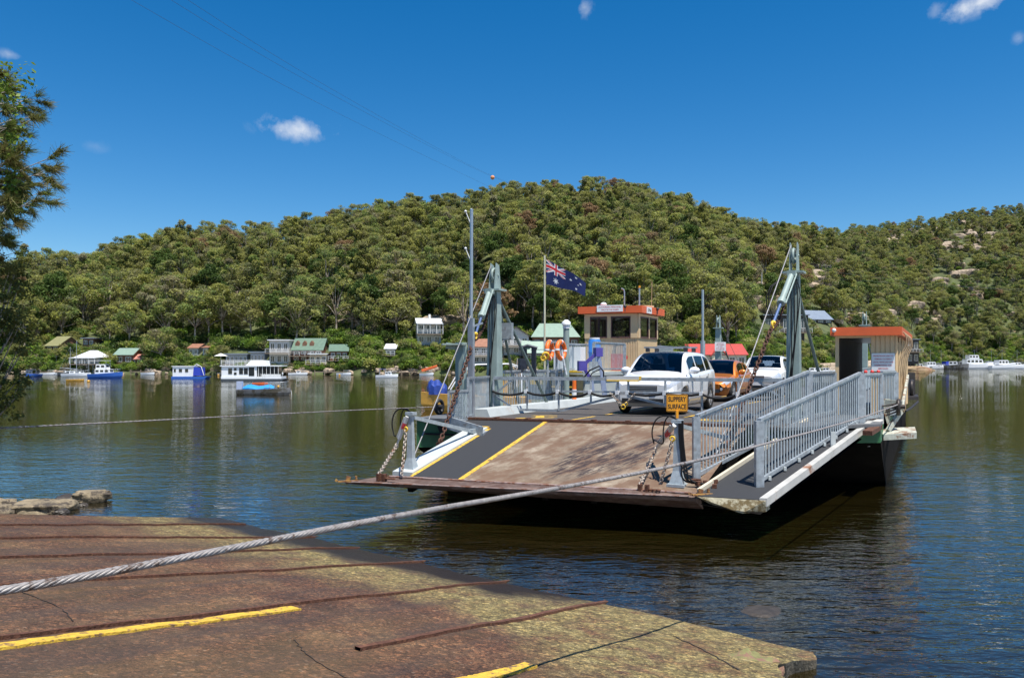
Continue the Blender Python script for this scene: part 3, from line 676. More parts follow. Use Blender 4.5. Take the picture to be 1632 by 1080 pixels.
def finish_vegetation():
    rnd = random.Random(5); trees = plant_hill(); N_IND = 280
    vis = [e for e in trees if -30 < e[0] < 1662]; rest = [e for e in trees if not (-30 < e[0] < 1662)]
    near = sorted(vis, key=lambda e: e[1] / e[4])[:N_IND]; ns = set(id(e) for e in near)
    far = [e for e in vis if id(e) not in ns] + rest
    GL = {0: 'domed olive green gum tree in the wood behind the far shore', 1: 'tall domed gum tree in the wood behind the far shore', 2: 'broad spreading gum tree in the wood behind the far shore',
          3: 'narrow upright gum tree in the wood behind the far shore', 4: 'low spreading gum tree in the wood behind the far shore', 5: 'thin open gum tree with bare pale limbs in the wood behind the far shore',
          6: 'dark leaved tree with dark trunk in the wood behind the far shore', 7: 'brown dying tree in the wood behind the far shore'}
    used = set()
    for x, d, t, i, s in near:
        o = GUMS[i] if i not in used else copy_tree(GUMS[i]); used.add(i)
        X, Y = gxy(x, d); o.location = (X, Y, hz(x, d) - .3); o.rotation_euler.z = rnd.uniform(0, 6.28); o.scale = (s,) * 3
        if 'variant' in o: del o['variant']
        tag(o, GL[i], 'tree', 'gum trees: ' + GL[i].split(' in the')[0] + 's')
    for i, g in enumerate(GUMS):
        if i not in used:
            e = far.pop(); X, Y = gxy(e[0], e[1]); g.location = (X, Y, hz(e[0], e[1])); tag(g, GL[i], 'tree', 'gum trees: ' + GL[i].split(' in the')[0] + 's')
    P = [((*gxy(x, d), hz(x, d) - .3), i, rnd.uniform(0, 6.28), s) for x, d, t, i, s in far]
    gn_instances('forest', P, GUMS, kids, ('dense gum forest covering the hills up to the skyline', 'forest'))
    # undergrowth
    U = []
    for k in range(9000):
        x = rnd.uniform(-60, 1690); Ds, Dr = shore_d(x), ridge_d(x); t = rnd.random() ** 1.1
        if k < 4200: t = rnd.uniform(.004, .10)
        d = Ds + t * (Dr - Ds)
        bl = any(x0 < x < x1 and b - 8 < d < b + 0 for x0, x1, a, b in CLEAR)
        if bl: continue
        low = any(x0 - 3 < x < x1 + 3 and a < d < b for x0, x1, a, b in CLEAR)
        i = rnd.choice([0, 0, 1, 2] if t > .12 else [0, 1, 2, 2, 2]); s = rnd.uniform(.7, 1.5) * (.62 if low else 1)
        U.append(((*gxy(x, d), hz(x, d) - .2), i, rnd.uniform(0, 6.28), s))
    gn_instances('undergrowth', U, BUSH, kids, ('low bushes filling the slope between the trees and along the shore', 'undergrowth'))
    BL = ['olive garden bush on the bank of the far shore', 'dark garden bush on the bank of the far shore', 'bright green garden bush on the bank of the far shore']
    used = set()
    for k in range(70):
        x = rnd.uniform(40, 1300); d = shore_d(x) + rnd.uniform(1.6, 5); i = rnd.choice([0, 1, 2, 2])
        if any(x0 < x < x1 and b - 8 < d < b for x0, x1, a, b in CLEAR): continue
        o = BUSH[i] if i not in used else copy_tree(BUSH[i]); used.add(i); X, Y = gxy(x, d); o.location = (X, Y, hz(x, d) - .1); o.rotation_euler.z = rnd.uniform(0, 6.28); s = rnd.uniform(.7, 1.25); o.scale = (s, s, s)
        tag(o, BL[i], 'bush', 'bushes: ' + BL[i])
    for k, (x, y) in enumerate([(598, 560), (640, 565), (455, 575), (1185, 578), (590, 552), (655, 572), (1215, 580), (1248, 545)]):
        o = PALM if k == 0 else copy_tree(PALM); d = shore_d(x) + rnd.uniform(3, 8); X, Y = gxy(x, d); o.location = (X, Y, hz(x, d)); o.rotation_euler.z = k; o.scale = (.8 + .06 * k,) * 3
        tag(o, 'small palm with drooping fronds in a garden on the far shore', 'palm', 'garden palms on the far shore')
    # rock ledges on the slopes
    RP = []
    proto = [rock_mb((1.6, 1.1, .8), 50 + q, 2).build('sandstone_ledge', rockm) for q in range(3)]
    n = 0
    for k in range(1500):
        x = rnd.uniform(30, 1620); right = x > 1180; t = rnd.uniform(.15, .95); g = mnoise.noise(Vector((x * .012, t * 9, 2)))
        if g < (.10 if right else .34): continue
        if n > 240: break
        d = shore_d(x) + t * (ridge_d(x) - shore_d(x)); i = n % 3; o = proto[i] if n < 3 else proto[i].copy()
        if n >= 3: C.objects.link(o)
        n += 1; X, Y = gxy(x, d); s = rnd.uniform(1.0, 2.4) * (1.5 if right else .9); o.location = (X, Y, hz(x, d) + .5); o.rotation_euler = (0, 0, rnd.uniform(0, 6)); o.scale = (s * 1.3, s, s)
        tag(o, 'weathered sandstone ledge showing between the trees on the hillside', 'rock', 'sandstone ledges on the hillside')
    for i in range(3):
        if i >= n: proto[i].location = (0, 400, 60)
    # shore line boulders
    sp = [rock_mb((.9, .6, .5), 80 + q, 2).build('shore_boulder', rockm) for q in range(3)]; n = 0
    for k in range(190):
        x = rnd.uniform(10, 1440)
        if 860 < x < 1100 or (120 < x < 160): continue
        d = shore_d(x) + rnd.uniform(-.8, 1.6); i = n % 3; o = sp[i] if n < 3 else sp[i].copy()
        if n >= 3: C.objects.link(o)
        n += 1; X, Y = gxy(x, d); s = rnd.uniform(.5, 1.5); o.location = (X, Y, max(.1, hz(x, d)) - .1 * s + rnd.uniform(0, .5)); o.rotation_euler = (0, 0, rnd.uniform(0, 6)); o.scale = (s, s, s)
        tag(o, 'brown sandstone boulder in the rock edge of the far shore', 'rock', 'boulders along the far shore')

# ------------------------------------------------------------------ the overhanging tree at the left edge
needle = leaf_material('sheoak_needles', [(.17, .14, .05), (.12, .15, .035), (.22, .17, .07), (.15, .10, .05)], .3)
lianal = leaf_material('vine_leaves', [(.14, .22, .03), (.22, .30, .05), (.10, .15, .03)], .4)
twig = mat('grey_twigs', (.30, .27, .22), .85, 0, .25, 8)
def sheoak():
    rnd = random.Random(21); root = empty('she_oak'); tb = MB(); nl = Leaves(4); r = nl.r
    base = Vector((-10.4, 11.2, .4)); tb.tube([base, base + Vector((.2, .1, 2.5)), base + Vector((.3, .3, 5)), base + Vector((.6, .5, 8.5))], [.22, .19, .14, .05], 8)
    def tuft(p, dirv, n=46, L_=.17):
        d = np.array(dirv) + 0; D = r.normal(size=(n, 3)) * .55 + d * 1.1; D[:, 2] -= .12; D /= np.linalg.norm(D, axis=1)[:, None]
        P0 = np.array(p) + r.normal(size=(n, 3)) * .015 - D * .02; P1 = P0 + D * (L_ * (.55 + .55 * r.random(n)))[:, None]; P1[:, 2] -= .02
        w = r.normal(size=(n, 3)); w /= np.linalg.norm(w, axis=1)[:, None]; w *= .0042
        nl.V.append(np.stack([P0 - w, P0 + w, P1 + w * .5, P1 - w * .5], axis=1).reshape(-1, 3)); nl.T.append(np.full(n * 4, rnd.random()))
    def branch(p, q, r0, kids_, tl):
        pts = []; sag = rnd.uniform(-.05, .12)
        for k in range(7):
            e = k / 6; v = Vector(p).lerp(Vector(q), e) + Vector((rnd.uniform(-.03, .03), rnd.uniform(-.03, .03), rnd.uniform(-.03, .03))) + Vector((0, 0, -sag * e * e)); pts.append(v)
        tb.tube(pts, [r0 * (1 - .8 * k / 6) for k in range(7)], 5)
        for k in range(kids_):
            e = rnd.uniform(.25, 1); i = min(5, int(e * 6)); b = pts[i].lerp(pts[i + 1], e * 6 - i); L_ = rnd.uniform(.18, .5) * tl
            dv = (pts[-1] - pts[0]).normalized() * .6 + Vector((rnd.uniform(-.8, .9), rnd.uniform(-.9, .9), rnd.uniform(-1.0, .7))); dv.normalize(); c = b + dv * L_
            tb.tube([b, b.lerp(c, .5) + Vector((0, 0, .02)), c], [.006, .004, .002], 4)
            for _ in range(3): tuft(b.lerp(c, rnd.uniform(.4, 1)), dv, 34)
            tuft(c, dv, 55, .19)
        tuft(pts[-1], (pts[-1] - pts[-2]).normalized(), 60, .2)
    tips = [(20, 128), (40, 158), (52, 178), (66, 152), (42, 205), (58, 196), (20, 200), (50, 215), (8, 170), (30, 240), (60, 258), (80, 262), (88, 282), (76, 292), (50, 275), (28, 280), (70, 312), (55, 326), (80, 318), (40, 335), (15, 315), (30, 362), (18, 388), (8, 350), (5, 230), (2, 275), (28, 405), (12, 425), (20, 330), (4, 140), (10, 110), (25, 150), (14, 210), (0, 330), (-20, 250), (-30, 180), (8, 395), (36, 300), (60, 290), (44, 250)]
    for (x, y) in tips:
        d = rnd.uniform(10.8, 12.6); q = at(x - 3, y - 4, d); s = base + Vector((.3, .3, max(2.2, q.z * .75 + rnd.uniform(-.2, 1.4)) - .4)); s = s.lerp(q, rnd.uniform(.25, .5)); branch(s, q, .02, 7, .75)
    for k in range(9):
        z = 2.5 + k * .5; q = at(rnd.uniform(-40, 20), 577 - (z - 2.6) * 105, 11.8); tb.tube([base + Vector((.3, .3, z - .4)), base.lerp(q, .5) + Vector((0, 0, z * .5)), q], [.07, .04, .012], 6)
    tb.build('branches', twig, root); nl.build('needles', needle, root)
    vl = Leaves(8)
    for k in range(17):
        x = rnd.uniform(-8, 44); y = rnd.uniform(105, 330); p = at(x, y, rnd.uniform(11, 12.3))
        vl.clump((p.x, p.y, p.z), .2, 46, .075, up=-.2, squash=(.7, .7, 1.6), shell=.2)
    vl.build('vine', lianal, root); settle(root, base)
    tag(root, 'drooping she-oak branches with brown-green needle tufts at the upper left edge', 'tree')
def edge_shrub():
    rnd = random.Random(41); root = empty('mangrove'); tb = MB(); lv = Leaves(9); base = Vector((-9.3, 12.6, .2))
    for k in range(30):
        y = rnd.uniform(420, 640); lim = itp(y, [400, 440, 480, 540, 590, 640], [34, 30, 34, 42, 44, 36]); x = rnd.uniform(-60, lim) if rnd.random() < .8 else lim - rnd.uniform(0, 8); p = at(x, y, rnd.uniform(11.6, 13))
        tb.tube([base + Vector((0, 0, .2 + k * .05)), base.lerp(p, .55) + Vector((0, 0, rnd.uniform(-.1, .5))), p], [.035, .018, .006], 5)
        lv.clump((p.x, p.y, p.z), rnd.uniform(.13, .22), 62, .062, up=0, squash=(1, 1, .9), shell=.1)
        for _ in range(3):
            o = Vector((rnd.uniform(-.3, .12), rnd.uniform(-.3, .3), rnd.uniform(-.25, .25))); lv.clump(tuple(p + o), .13, 36, .06, up=0, squash=(1, 1, .8), shell=.1)
    tb.build('branches', twig, root); lv.build('leaves', leaf_material('mangrove_leaves', [(.09, .11, .03), (.15, .15, .045), (.22, .17, .06)], .3), root); settle(root, base)
    tag(root, 'dark small-leaved mangrove hanging over the water at the lower left edge', 'tree')
sheoak(); edge_shrub()
# ================================================================== houses on the far shore
wallw = mat('white_weatherboard', (.46, .46, .44), .7, 0, .10, 1.5); wallg = mat('grey_blue_wall', (.30, .33, .36), .7, 0, .1, 1.5); wallb = mat('brown_timber_wall', (.17, .085, .05), .8, 0, .2, 1.5); wallc = mat('cream_wall', (.62, .55, .40), .7, 0, .06, 1.5); wallk = mat('dark_timber_wall', (.05, .045, .04), .8, 0, .2, 1.5)
rfg = mat('green_metal_roof', (.12, .19, .14), .5, .1, .1, 1.2); rfw = mat('white_metal_roof', (.74, .75, .76), .4, .1, .05, 1.2); rfo = mat('olive_metal_roof', (.26, .25, .12), .5, .1, .12, 1.2); rfr = mat('red_tin_roof', (.42, .06, .05), .5, 0, .1, 1.2); rfs = mat('slate_blue_roof', (.20, .24, .30), .45, .1, .12, 1.2); rfp = mat('pale_green_roof', (.22, .31, .25), .5, .1, .1, 1.2); rft = mat('terracotta_roof', (.28, .13, .08), .7, 0, .2, 1.2); rfk = mat('dark_brown_roof', (.11, .09, .085), .7, 0, .2, 1.2); rfpk = mat('faded_red_roof', (.48, .20, .15), .6, 0, .15, 1.2)
pane = mat('house_glass', (.03, .04, .05), .08, 0, .2, 1, spec=.8); trim = mat('white_trim', (.70, .70, .68), .5); decky = mat('deck_timber', (.22, .17, .12), .8, 0, .2, 3); um = mat('market_umbrella_canvas', (.72, .70, .64), .8)
def solve_d(x, yb, d0):
    """range at which the slope reaches the height of the house's footing"""
    d = shore_d(x) + 2
    while d < d0 + 60:
        if hz(x, d) >= CAMZ - (yb - YH) / FPX * d - .2: return d
        d += .5
    return d0
def house(x0, x1, yt, yb, d, label, wall=wallw, roof=rfw, style='gx', floors=1, nwin=3, deck=0, rh=.35, rz=0.0, dep=6, stilts=1, chimney=0, dormers=0, name='house', cleared=True, eave=.35):
    d = solve_d((x0 + x1) / 2, yb, d); s = d / FPX; W = (x1 - x0) * s; Ht = (yb - yt) * s; P = at((x0 + x1) / 2, yb, d); root = empty(name); wh = Ht * (1 - rh) if style not in ('flat',) else Ht - .25
    if cleared: clearing(x0, x1, d + 2, 5, 40)
    mb = MB()
    if style == 'gy': mb.prism([(-W / 2 + eave, 0, 0), (W / 2 - eave, 0, 0), (W / 2 - eave, 0, wh), (0, 0, Ht - .12), (-W / 2 + eave, 0, wh)], (0, dep, 0))
    elif style == 'gx': mb.prism([(-W / 2 + eave, 0, 0), (-W / 2 + eave, dep, 0), (-W / 2 + eave, dep, wh), (-W / 2 + eave, dep / 2, Ht - .12), (-W / 2 + eave, 0, wh)], (W - 2 * eave, 0, 0))
    else: mb.box((0, dep / 2, wh / 2), (W - 2 * eave, dep, wh))
    mb.build('wall', wall, root); mb = MB()
    if style == 'gx':
        for sg in (-1, 1): mb.prism([(-W / 2, dep / 2 + sg * (dep / 2 + .5), wh - .15), (W / 2, dep / 2 + sg * (dep / 2 + .5), wh - .15), (W / 2, dep / 2, Ht), (-W / 2, dep / 2, Ht)], (0, 0, .14))
    elif style == 'gy':
        for sg in (-1, 1): mb.prism([(sg * W / 2, -.6, wh - .15), (sg * W / 2, dep + .4, wh - .15), (0, dep + .4, Ht), (0, -.6, Ht)], (0, 0, .14))
    elif style == 'sk': mb.prism([(-W / 2, -.6, wh), (W / 2, -.6, wh), (W / 2, dep, Ht), (-W / 2, dep, Ht)], (0, 0, .15))
    elif style == 'hip':
        e = min(W / 2 - .3, 2.2); a = [(-W / 2, -.6, wh), (W / 2, -.6, wh), (W / 2, dep + .4, wh), (-W / 2, dep + .4, wh), (-W / 2 + e, dep / 2, Ht), (W / 2 - e, dep / 2, Ht)]; mb.add(a, [(0, 1, 5, 4), (1, 2, 5), (2, 3, 4, 5), (3, 0, 4), (3, 2, 1, 0)])
    else: mb.box((0, dep / 2 - .1, Ht - .12), (W, dep + 1.0, .22))
    rf = mb.build('roof', roof, root)
    if chimney: MB().box((W * .05, dep / 2, Ht + .4), (.5, .5, 1.4)).build('chimney', trim, rf)
    fh = wh / floors
    for fl in range(floors):
        for k in range(nwin):
            cx = (-W / 2 + eave) + (W - 2 * eave) * (k + .5) / nwin; ww = (W - 2 * eave) / nwin * .58; hh = fh * .5; cz = fl * fh + fh * .52; mb = MB(); t = .09
            for a, b, c, e in ((0, hh / 2, ww + t, t), (0, -hh / 2, ww + t, t), (-ww / 2, 0, t, hh), (ww / 2, 0, t, hh), (0, 0, t * .7, hh)): mb.box((cx + a, -.04, cz + b), (c, .09, e))
            f = mb.build('window', trim, root); MB().box((cx, -.01, cz), (ww, .05, hh)).build('pane', pane, f)
    if deck:
        z = fh * (floors - 1) if floors > 1 else 0; mb = MB(); mb.box((0, -1.3, z - .1), (W, 2.4, .2)); dk = mb.build('deck', decky, root); mb = MB(); n = max(3, int(W / 1.2))
        for k in range(n + 1): mb.box((-W / 2 + .1 + (W - .2) * k / n, -2.45, z + .5), (.07, .07, 1.0))
        mb.box((0, -2.45, z + 1.0), (W, .09, .07)); mb.box((0, -2.45, z + .55), (W, .05, .05)); mb.build('railing', trim, dk)
        if deck > 1:
            mb = MB(); mb.prism([(-W / 2, -2.7, z + fh * .86), (W / 2, -2.7, z + fh * .86), (W / 2, 0, z + fh * .98), (-W / 2, 0, z + fh * .98)], (0, 0, .1)); 
            mb.build('verandah_roof', roof, dk)
            for k in range(5): MB().box((-W / 2 + .12 + (W - .24) * k / 4, -2.5, z + fh * .43), (.12, .12, fh * .86)).build('verandah_post', trim, dk)
    if dormers:
        for k in range(dormers):
            cx = -W / 2 + W * (.16 + .22 * k); z0 = wh + (Ht - wh) * .35; mb = MB(); mb.prism([(cx - .5, dep * .12, z0), (cx + .5, dep * .12, z0), (cx + .5, dep * .12, z0 + .7), (cx, dep * .12, z0 + 1.3), (cx - .5, dep * .12, z0 + .7)], (0, dep * .35, 0)); dm = mb.build('dormer', wall, rf)
    if stilts:
        mb = MB()
        for k in range(4):
            MB().box((-W / 2 + .4 + (W - .8) * k / 3, -2.2 if deck else .3, -1.9), (.18, .18, 3.8)).build('stump', wallk, root)
        mb.box((0, dep * .6, -1.5), (W - 1.2, dep * .5, 3)); mb.build('footings', wallk, root)
    root.location = P; root.rotation_euler.z = rz; tag(root, label, 'house'); return root
house(68, 99, 536, 560, 214, 'steep olive-green roofed timber house high on the left of the far shore', wallb, rfo, 'gx', 1, 2, rh=.62, rz=-.35, dep=7)
house(130, 152, 538, 552, 232, 'small grey roofed house half hidden above the white verandah house', wallb, rfs, 'flat', 1, 2)
house(119, 160, 558, 590, 200, 'white house with white roof and wide verandah behind the blue motor yacht', wallw, rfw, 'hip', 2, 4, deck=2, rh=.35, dep=6)
house(181, 214, 555, 580, 203, 'dark red boatshed with a pale green roof', wallb, rfp, 'gx', 1, 2, rh=.4)
house(204, 231, 565, 580, 199, 'low shed with a faded red roof', wallb, rfpk, 'gx', 1, 2, rh=.45, dep=4)
house(299, 318, 548, 568, 212, 'white cottage nearly hidden by trees above the small blue houseboat', wallw, rft, 'gx', 1, 2, rh=.3)
house(321, 334, 549, 566, 214, 'narrow white and terracotta house peeking between trees', wallw, rft, 'sk', 1, 1, rh=.3)
house(358, 396, 563, 580, 200, 'long low grey-blue house with glass front behind the white houseboat', wallg, rfs, 'flat', 1, 5, deck=1, dep=5)
house(397, 424, 560, 580, 200, 'flat roofed blue-grey pavilion with white chairs behind the houseboat', wallg, rfs, 'flat', 1, 4, deck=1, dep=5)
house(427, 463, 541, 582, 204, 'white and blue two-storey house with stepped flat roofs', wallw, rfw, 'flat', 2, 3, deck=1, dep=6)
house(464, 516, 539, 576, 203, 'timber house with green roof and three dormers', wallb, rfg, 'gx', 2, 4, deck=1, rh=.5, dep=7, dormers=3)
house(491, 523, 563, 580, 197, 'white flat roofed carport in front of the dormer house', wallc, rfw, 'flat', 1, 3, deck=1, dep=4)
house(524, 556, 549, 574, 200, 'brown timber cabin with bright green roof above the rocks', wallb, rfg, 'gx', 1, 3, deck=1, rh=.4, dep=5, rz=.15)
house(612, 632, 548, 566, 206, 'little white house among palms', wallw, rfw, 'gx', 1, 2, deck=1, rh=.4)
house(663, 705, 507, 550, 207, 'white two-storey house on dark stilts high above the shore', wallw, rfw, 'gx', 2, 3, deck=2, rh=.17, dep=5, chimney=1, rz=.2)
house(752, 800, 540, 580, 196, 'long white house with terracotta roof behind the left pylon', wallw, rft, 'gx', 2, 4, deck=1, rh=.3, dep=6)
house(800, 845, 521, 566, 201, 'white gabled house with dark roof and tall windows', wallw, rfk, 'gy', 2, 3, deck=1, rh=.32, dep=8)
house(846, 925, 514, 560, 206, 'wide house with large pale green roof behind the flagpole', wallb, rfp, 'hip', 1, 5, deck=1, rh=.5, dep=8)
house(831, 868, 543, 575, 190, 'low boathouse with pale green roof by the water', wallb, rfp, 'gx', 1, 2, rh=.6, dep=5)
house(1285, 1331, 494, 515, 232, 'house with slate blue gabled roof on the slope above the right pylon', wallk, rfs, 'gx', 1, 3, rh=.7, dep=8, rz=.3)
house(1215, 1290, 501, 530, 226, 'dark timber house with grey verandah roof left of the slate blue roof', wallk, rfs, 'flat', 1, 5, deck=1, dep=6)
house(1096, 1192, 548, 585, 168, 'cream kiosk building with long red tin roof at the far ferry landing', wallc, rfr, 'gx', 1, 6, rh=.45, dep=9, stilts=0)
house(1444, 1466, 540, 580, 285, 'dark modern boathouse with white panels above the sandstone point', wallk, rfs, 'flat', 2, 2, deck=1, dep=6)
mb = MB(); r_ = at(1146, 585, solve_d(1146, 585, 168) - .6); W_ = 3.2; mb.prism([(-W_ / 2, 0, 0), (W_ / 2, 0, 0), (W_ / 2, 0, 2.6), (0, 0, 4.1), (-W_ / 2, 0, 2.6)], (0, 2.5, 0)); g_ = empty('porch', r_); mb.build('wall', wallc, g_); mb = MB()
for sg in (-1, 1): mb.prism([(sg * (W_ / 2 + .4), -.4, 2.3), (sg * (W_ / 2 + .4), 2.6, 2.3), (0, 2.6, 4.2), (0, -.4, 4.2)], (0, 0, .12))
mb.build('roof', rfr, g_); tag(g_, 'small cream gabled porch with red roof on the front of the kiosk', 'porch')
u_ = empty('market_umbrella', at(352, 581, 192), label='white market umbrella on the terrace behind the houseboat', cat='umbrella'); mb = MB(); mb.tube([(0, 0, 0), (0, 0, 2.5)], .05, 6); mb.build('pole', trim, u_); mb = MB(); mb.tube([(0, 0, 2.1), (0, 0, 2.75)], [1.7, .05], 8, smooth=False); mb.build('canopy', um, u_)

# ================================================================== boats
bw = mat('white_boat_gelcoat', (.76, .77, .78), .3, 0, .04, 1.5); bb = mat('blue_boat_hull', (.02, .10, .40), .35, 0, .08, 1.5); bd = mat('dark_boat_hull', (.06, .07, .08), .4, 0, .2, 2); bg = mat('grey_boat_hull', (.17, .17, .17), .5, .2, .3, 2, col2=(.08, .07, .05), thr=.5); by = mat('yellow_boat_hull', (.50, .27, .04), .55, 0, .2, 2, col2=(.3, .18, .07), thr=.62); bo_ = mat('orange_kayak_plastic', (.72, .13, .03), .45); tarp = mat('bright_blue_tarp', (.02, .26, .62), .6, 0, .15, 3, bump=.6, bscale=6); tarpd = mat('navy_blue_tarp', (.015, .045, .24), .55, 0, .3, 3, bump=.8, bscale=5); bwin = mat('boat_window', (.02, .025, .03), .08, spec=.8); awn = mat('blue_awning', (.02, .05, .42), .7)
def hull_mb(L, B, h0, h1, n=11, tran=.85, keel=-.25):
    """bow towards +x, origin at the middle of the waterline"""
    rings = []
    for i in range(n):
        e = i / (n - 1); x = -L / 2 + L * e; w = B / 2 * (tran + (1 - tran) * math.sin(min(1, e * 2) * math.pi / 2)) if e < .5 else B / 2 * max(.03, (1 - ((e - .5) / .5) ** 2.4)); h = h0 + (h1 - h0) * e ** 1.8; kx = keel * (1 - max(0, e - .8) * 3.5)
        xf = x + (.12 * L * max(0, e - .6)); rings.append([(x, 0, kx), (x, w * .7, kx * .6), (xf, w * .93, h * .35), (xf, w, h), (xf, w * .86, h + .02), (xf, 0, h * .96 + .03), (xf, -w * .86, h + .02), (xf, -w, h), (xf, -w * .93, h * .35), (x, -w * .7, kx * .6)])
    return MB().loft(rings, smooth=False)
def boat(kind, px, py, L, B, h0, h1, hullm, label, az=0.0, sup=(), name='moored_boat', cat='boat', d=None, deckc=None, mast=0, extra=None, group=None):
    """sup: cabins (x centre, length, width, z0, height, material, windows)"""
    d = d or FPX * CAMZ / (py - YH); root = empty(name); hull_mb(L, B, h0, h1).build('hull', hullm, root)
    for (cx, cl, cw, z0, ch, m_, nw) in sup:
        mb = MB(); sl = ch * .35; mb.loft([[(cx - cl / 2, -cw / 2, z0), (cx + cl / 2 + sl, -cw / 2, z0), (cx + cl / 2 + sl, cw / 2, z0), (cx - cl / 2, cw / 2, z0)], [(cx - cl / 2, -cw / 2 * .94, z0 + ch), (cx + cl / 2, -cw / 2 * .94, z0 + ch), (cx + cl / 2, cw / 2 * .94, z0 + ch), (cx - cl / 2, cw / 2 * .94, z0 + ch)]], smooth=False); c = mb.build('cabin', m_, root)
        for k in range(nw):
            for sg in (-1, 1): MB().box((cx - cl / 2 + cl * (k + .5) / nw, sg * (cw / 2 * .97 + .01), z0 + ch * .58), (cl / nw * .68, .05, ch * .45)).build('window', bwin, c)
        if nw: mb = MB(); mb.prism([(cx + cl / 2 + sl * .62, -cw * .36, z0 + ch * .42), (cx + cl / 2 + sl * .62, cw * .36, z0 + ch * .42), (cx + cl / 2 + sl * .16, cw * .34, z0 + ch * .86), (cx + cl / 2 + sl * .16, -cw * .34, z0 + ch * .86)], (.03, 0, .01)); mb.build('windscreen', bwin, c)
    mb = MB(); n = 5
    if h1 > .5:
        for k in range(n): xx = L * (.08 + .09 * k); w = B / 2 * .8 * max(.1, (1 - ((xx / (L / 2))) ** 2.4)); mb.tube([(xx, w, h1 * .8), (xx, w, h1 + .55)], .02, 4); mb.tube([(xx, -w, h1 * .8), (xx, -w, h1 + .55)], .02, 4)
        mb.tube([(L * .08, B * .38, h1 + .5), (L * .35, B * .2, h1 + .52), (L * .5, 0, h1 + .6), (L * .35, -B * .2, h1 + .52), (L * .08, -B * .38, h1 + .5)], .025, 4); mb.build('bow_rail', steelpipe, root)
    if mast: mb = MB(); mb.tube([(0, 0, h0), (0, 0, mast)], [.07, .04], 6); mb.tube([(0, 0, h0 + 1), (-L * .42, 0, h0 + 1.1)], .05, 5); mb.tube([(0, 0, mast), (L * .5, 0, h1)], .012, 4); mb.tube([(0, 0, mast), (-L * .5, 0, h0)], .012, 4); mb.build('mast', steelpipe, root)
    if extra: extra(root, L, B, h0, h1)
    p = at(px, py, d); root.location = (p.x, p.y, 0); root.rotation_euler.z = az; tag(root, label, cat, group); return root
def posts_roof(x0, x1, z0, z1, m_, B_):
    def f(root, L, B, h0, h1):
        mb = MB(); mb.box(((x0 + x1) / 2, 0, z1), (x1 - x0, B_, .08)); mb.build('canopy', m_, root); mb = MB()
        for x in (x0 + .1, x1 - .1):
            for y in (-1, 1): mb.tube([(x, y * B_ / 2 * .9, z0), (x, y * B_ / 2 * .9, z1)], .035, 5)
        mb.build('canopy_posts', steelpipe, root)
    return f
def outboard(root, x, m_=plast): mb = MB(); mb.box((x, 0, .55), (.35, .3, .5)); mb.box((x - .05, 0, .1), (.12, .1, .9)); mb.build('outboard_motor', m_, root)
# big white houseboat
def hb():
    root = empty('houseboat'); L = 9.4; H1 = 2.25; mb = MB(); mb.box((0, 0, .12), (L, 3.6, .5)); mb.prism([(L / 2, -1.8, -.1), (L / 2, -1.8, .37), (L / 2 + .4, -1.8, .37)], (0, 3.6, 0)); mb.build('hull', bd, root)
    mb = MB(); mb.box((-1.9, 0, 1.35), (5.5, 3.3, 2.0)); mb.box((0, 0, .55), (L, 3.5, .36)); mb.build('cabin', bw, root); c = root.children[-1]
    mb = MB(); mb.box((0, 0, 2.42), (L + .3, 3.7, .16)); mb.build('upper_deck', bw, root)
    for cx, ww, hh, cz in ((-3.3, .6, .95, 1.6), (-2.5, .4, .4, 1.9), (-2.5, .4, .4, 1.2), (-1.6, .6, 1.0, 1.6), (-.85, .6, 1.0, 1.6), (.05, .9, 1.4, 1.5)): MB().box((cx, -1.67, cz), (ww, .05, hh)).build('window', bwin, c)
    mb = MB(); mb.box((1.3, 0, 1.4), (1.6, 3.2, 1.9)); mb.box((3.2, .0, 1.55), (1.7, 3.1, 1.5)); mb.build('glazed_saloon', bwin, root)
    mb = MB()
    for k in range(7): mb.box((.5 + k * .62, -1.7, 1.5), (.06, .06, 1.9))
    mb.box((3.1, -1.72, .85), (3.0, .05, .5)); mb.build('posts_and_bulwark', trim, root); mb = MB()
    for k in range(9): mb.box((-4.6 + k * .62, -1.75, 2.85), (.04, .04, .75)); 
    for z in (2.75, 3.0, 3.22): mb.box((-2.1, -1.75, z), (5.0, .04, .05))
    for k in range(5): mb.box((.9 + .3 * k, -1.78, .85), (.04, .04, .7))
    mb.build('railing', trim, root); mb = MB(); mb.prism([(-.9, -1.5, 2.5), (2.3, -1.5, 2.5), (2.1, -1.2, 3.28), (-.2, -1.2, 3.28)], (0, 2.6, 0)); mb.build('top_canopy', bw, root)
    p = at(405, 606.5, 128); root.location = (p.x, p.y, 0); root.rotation_euler.z = .06; tag(root, 'long white two-deck houseboat with dark windows and roof railing', 'houseboat')
hb()
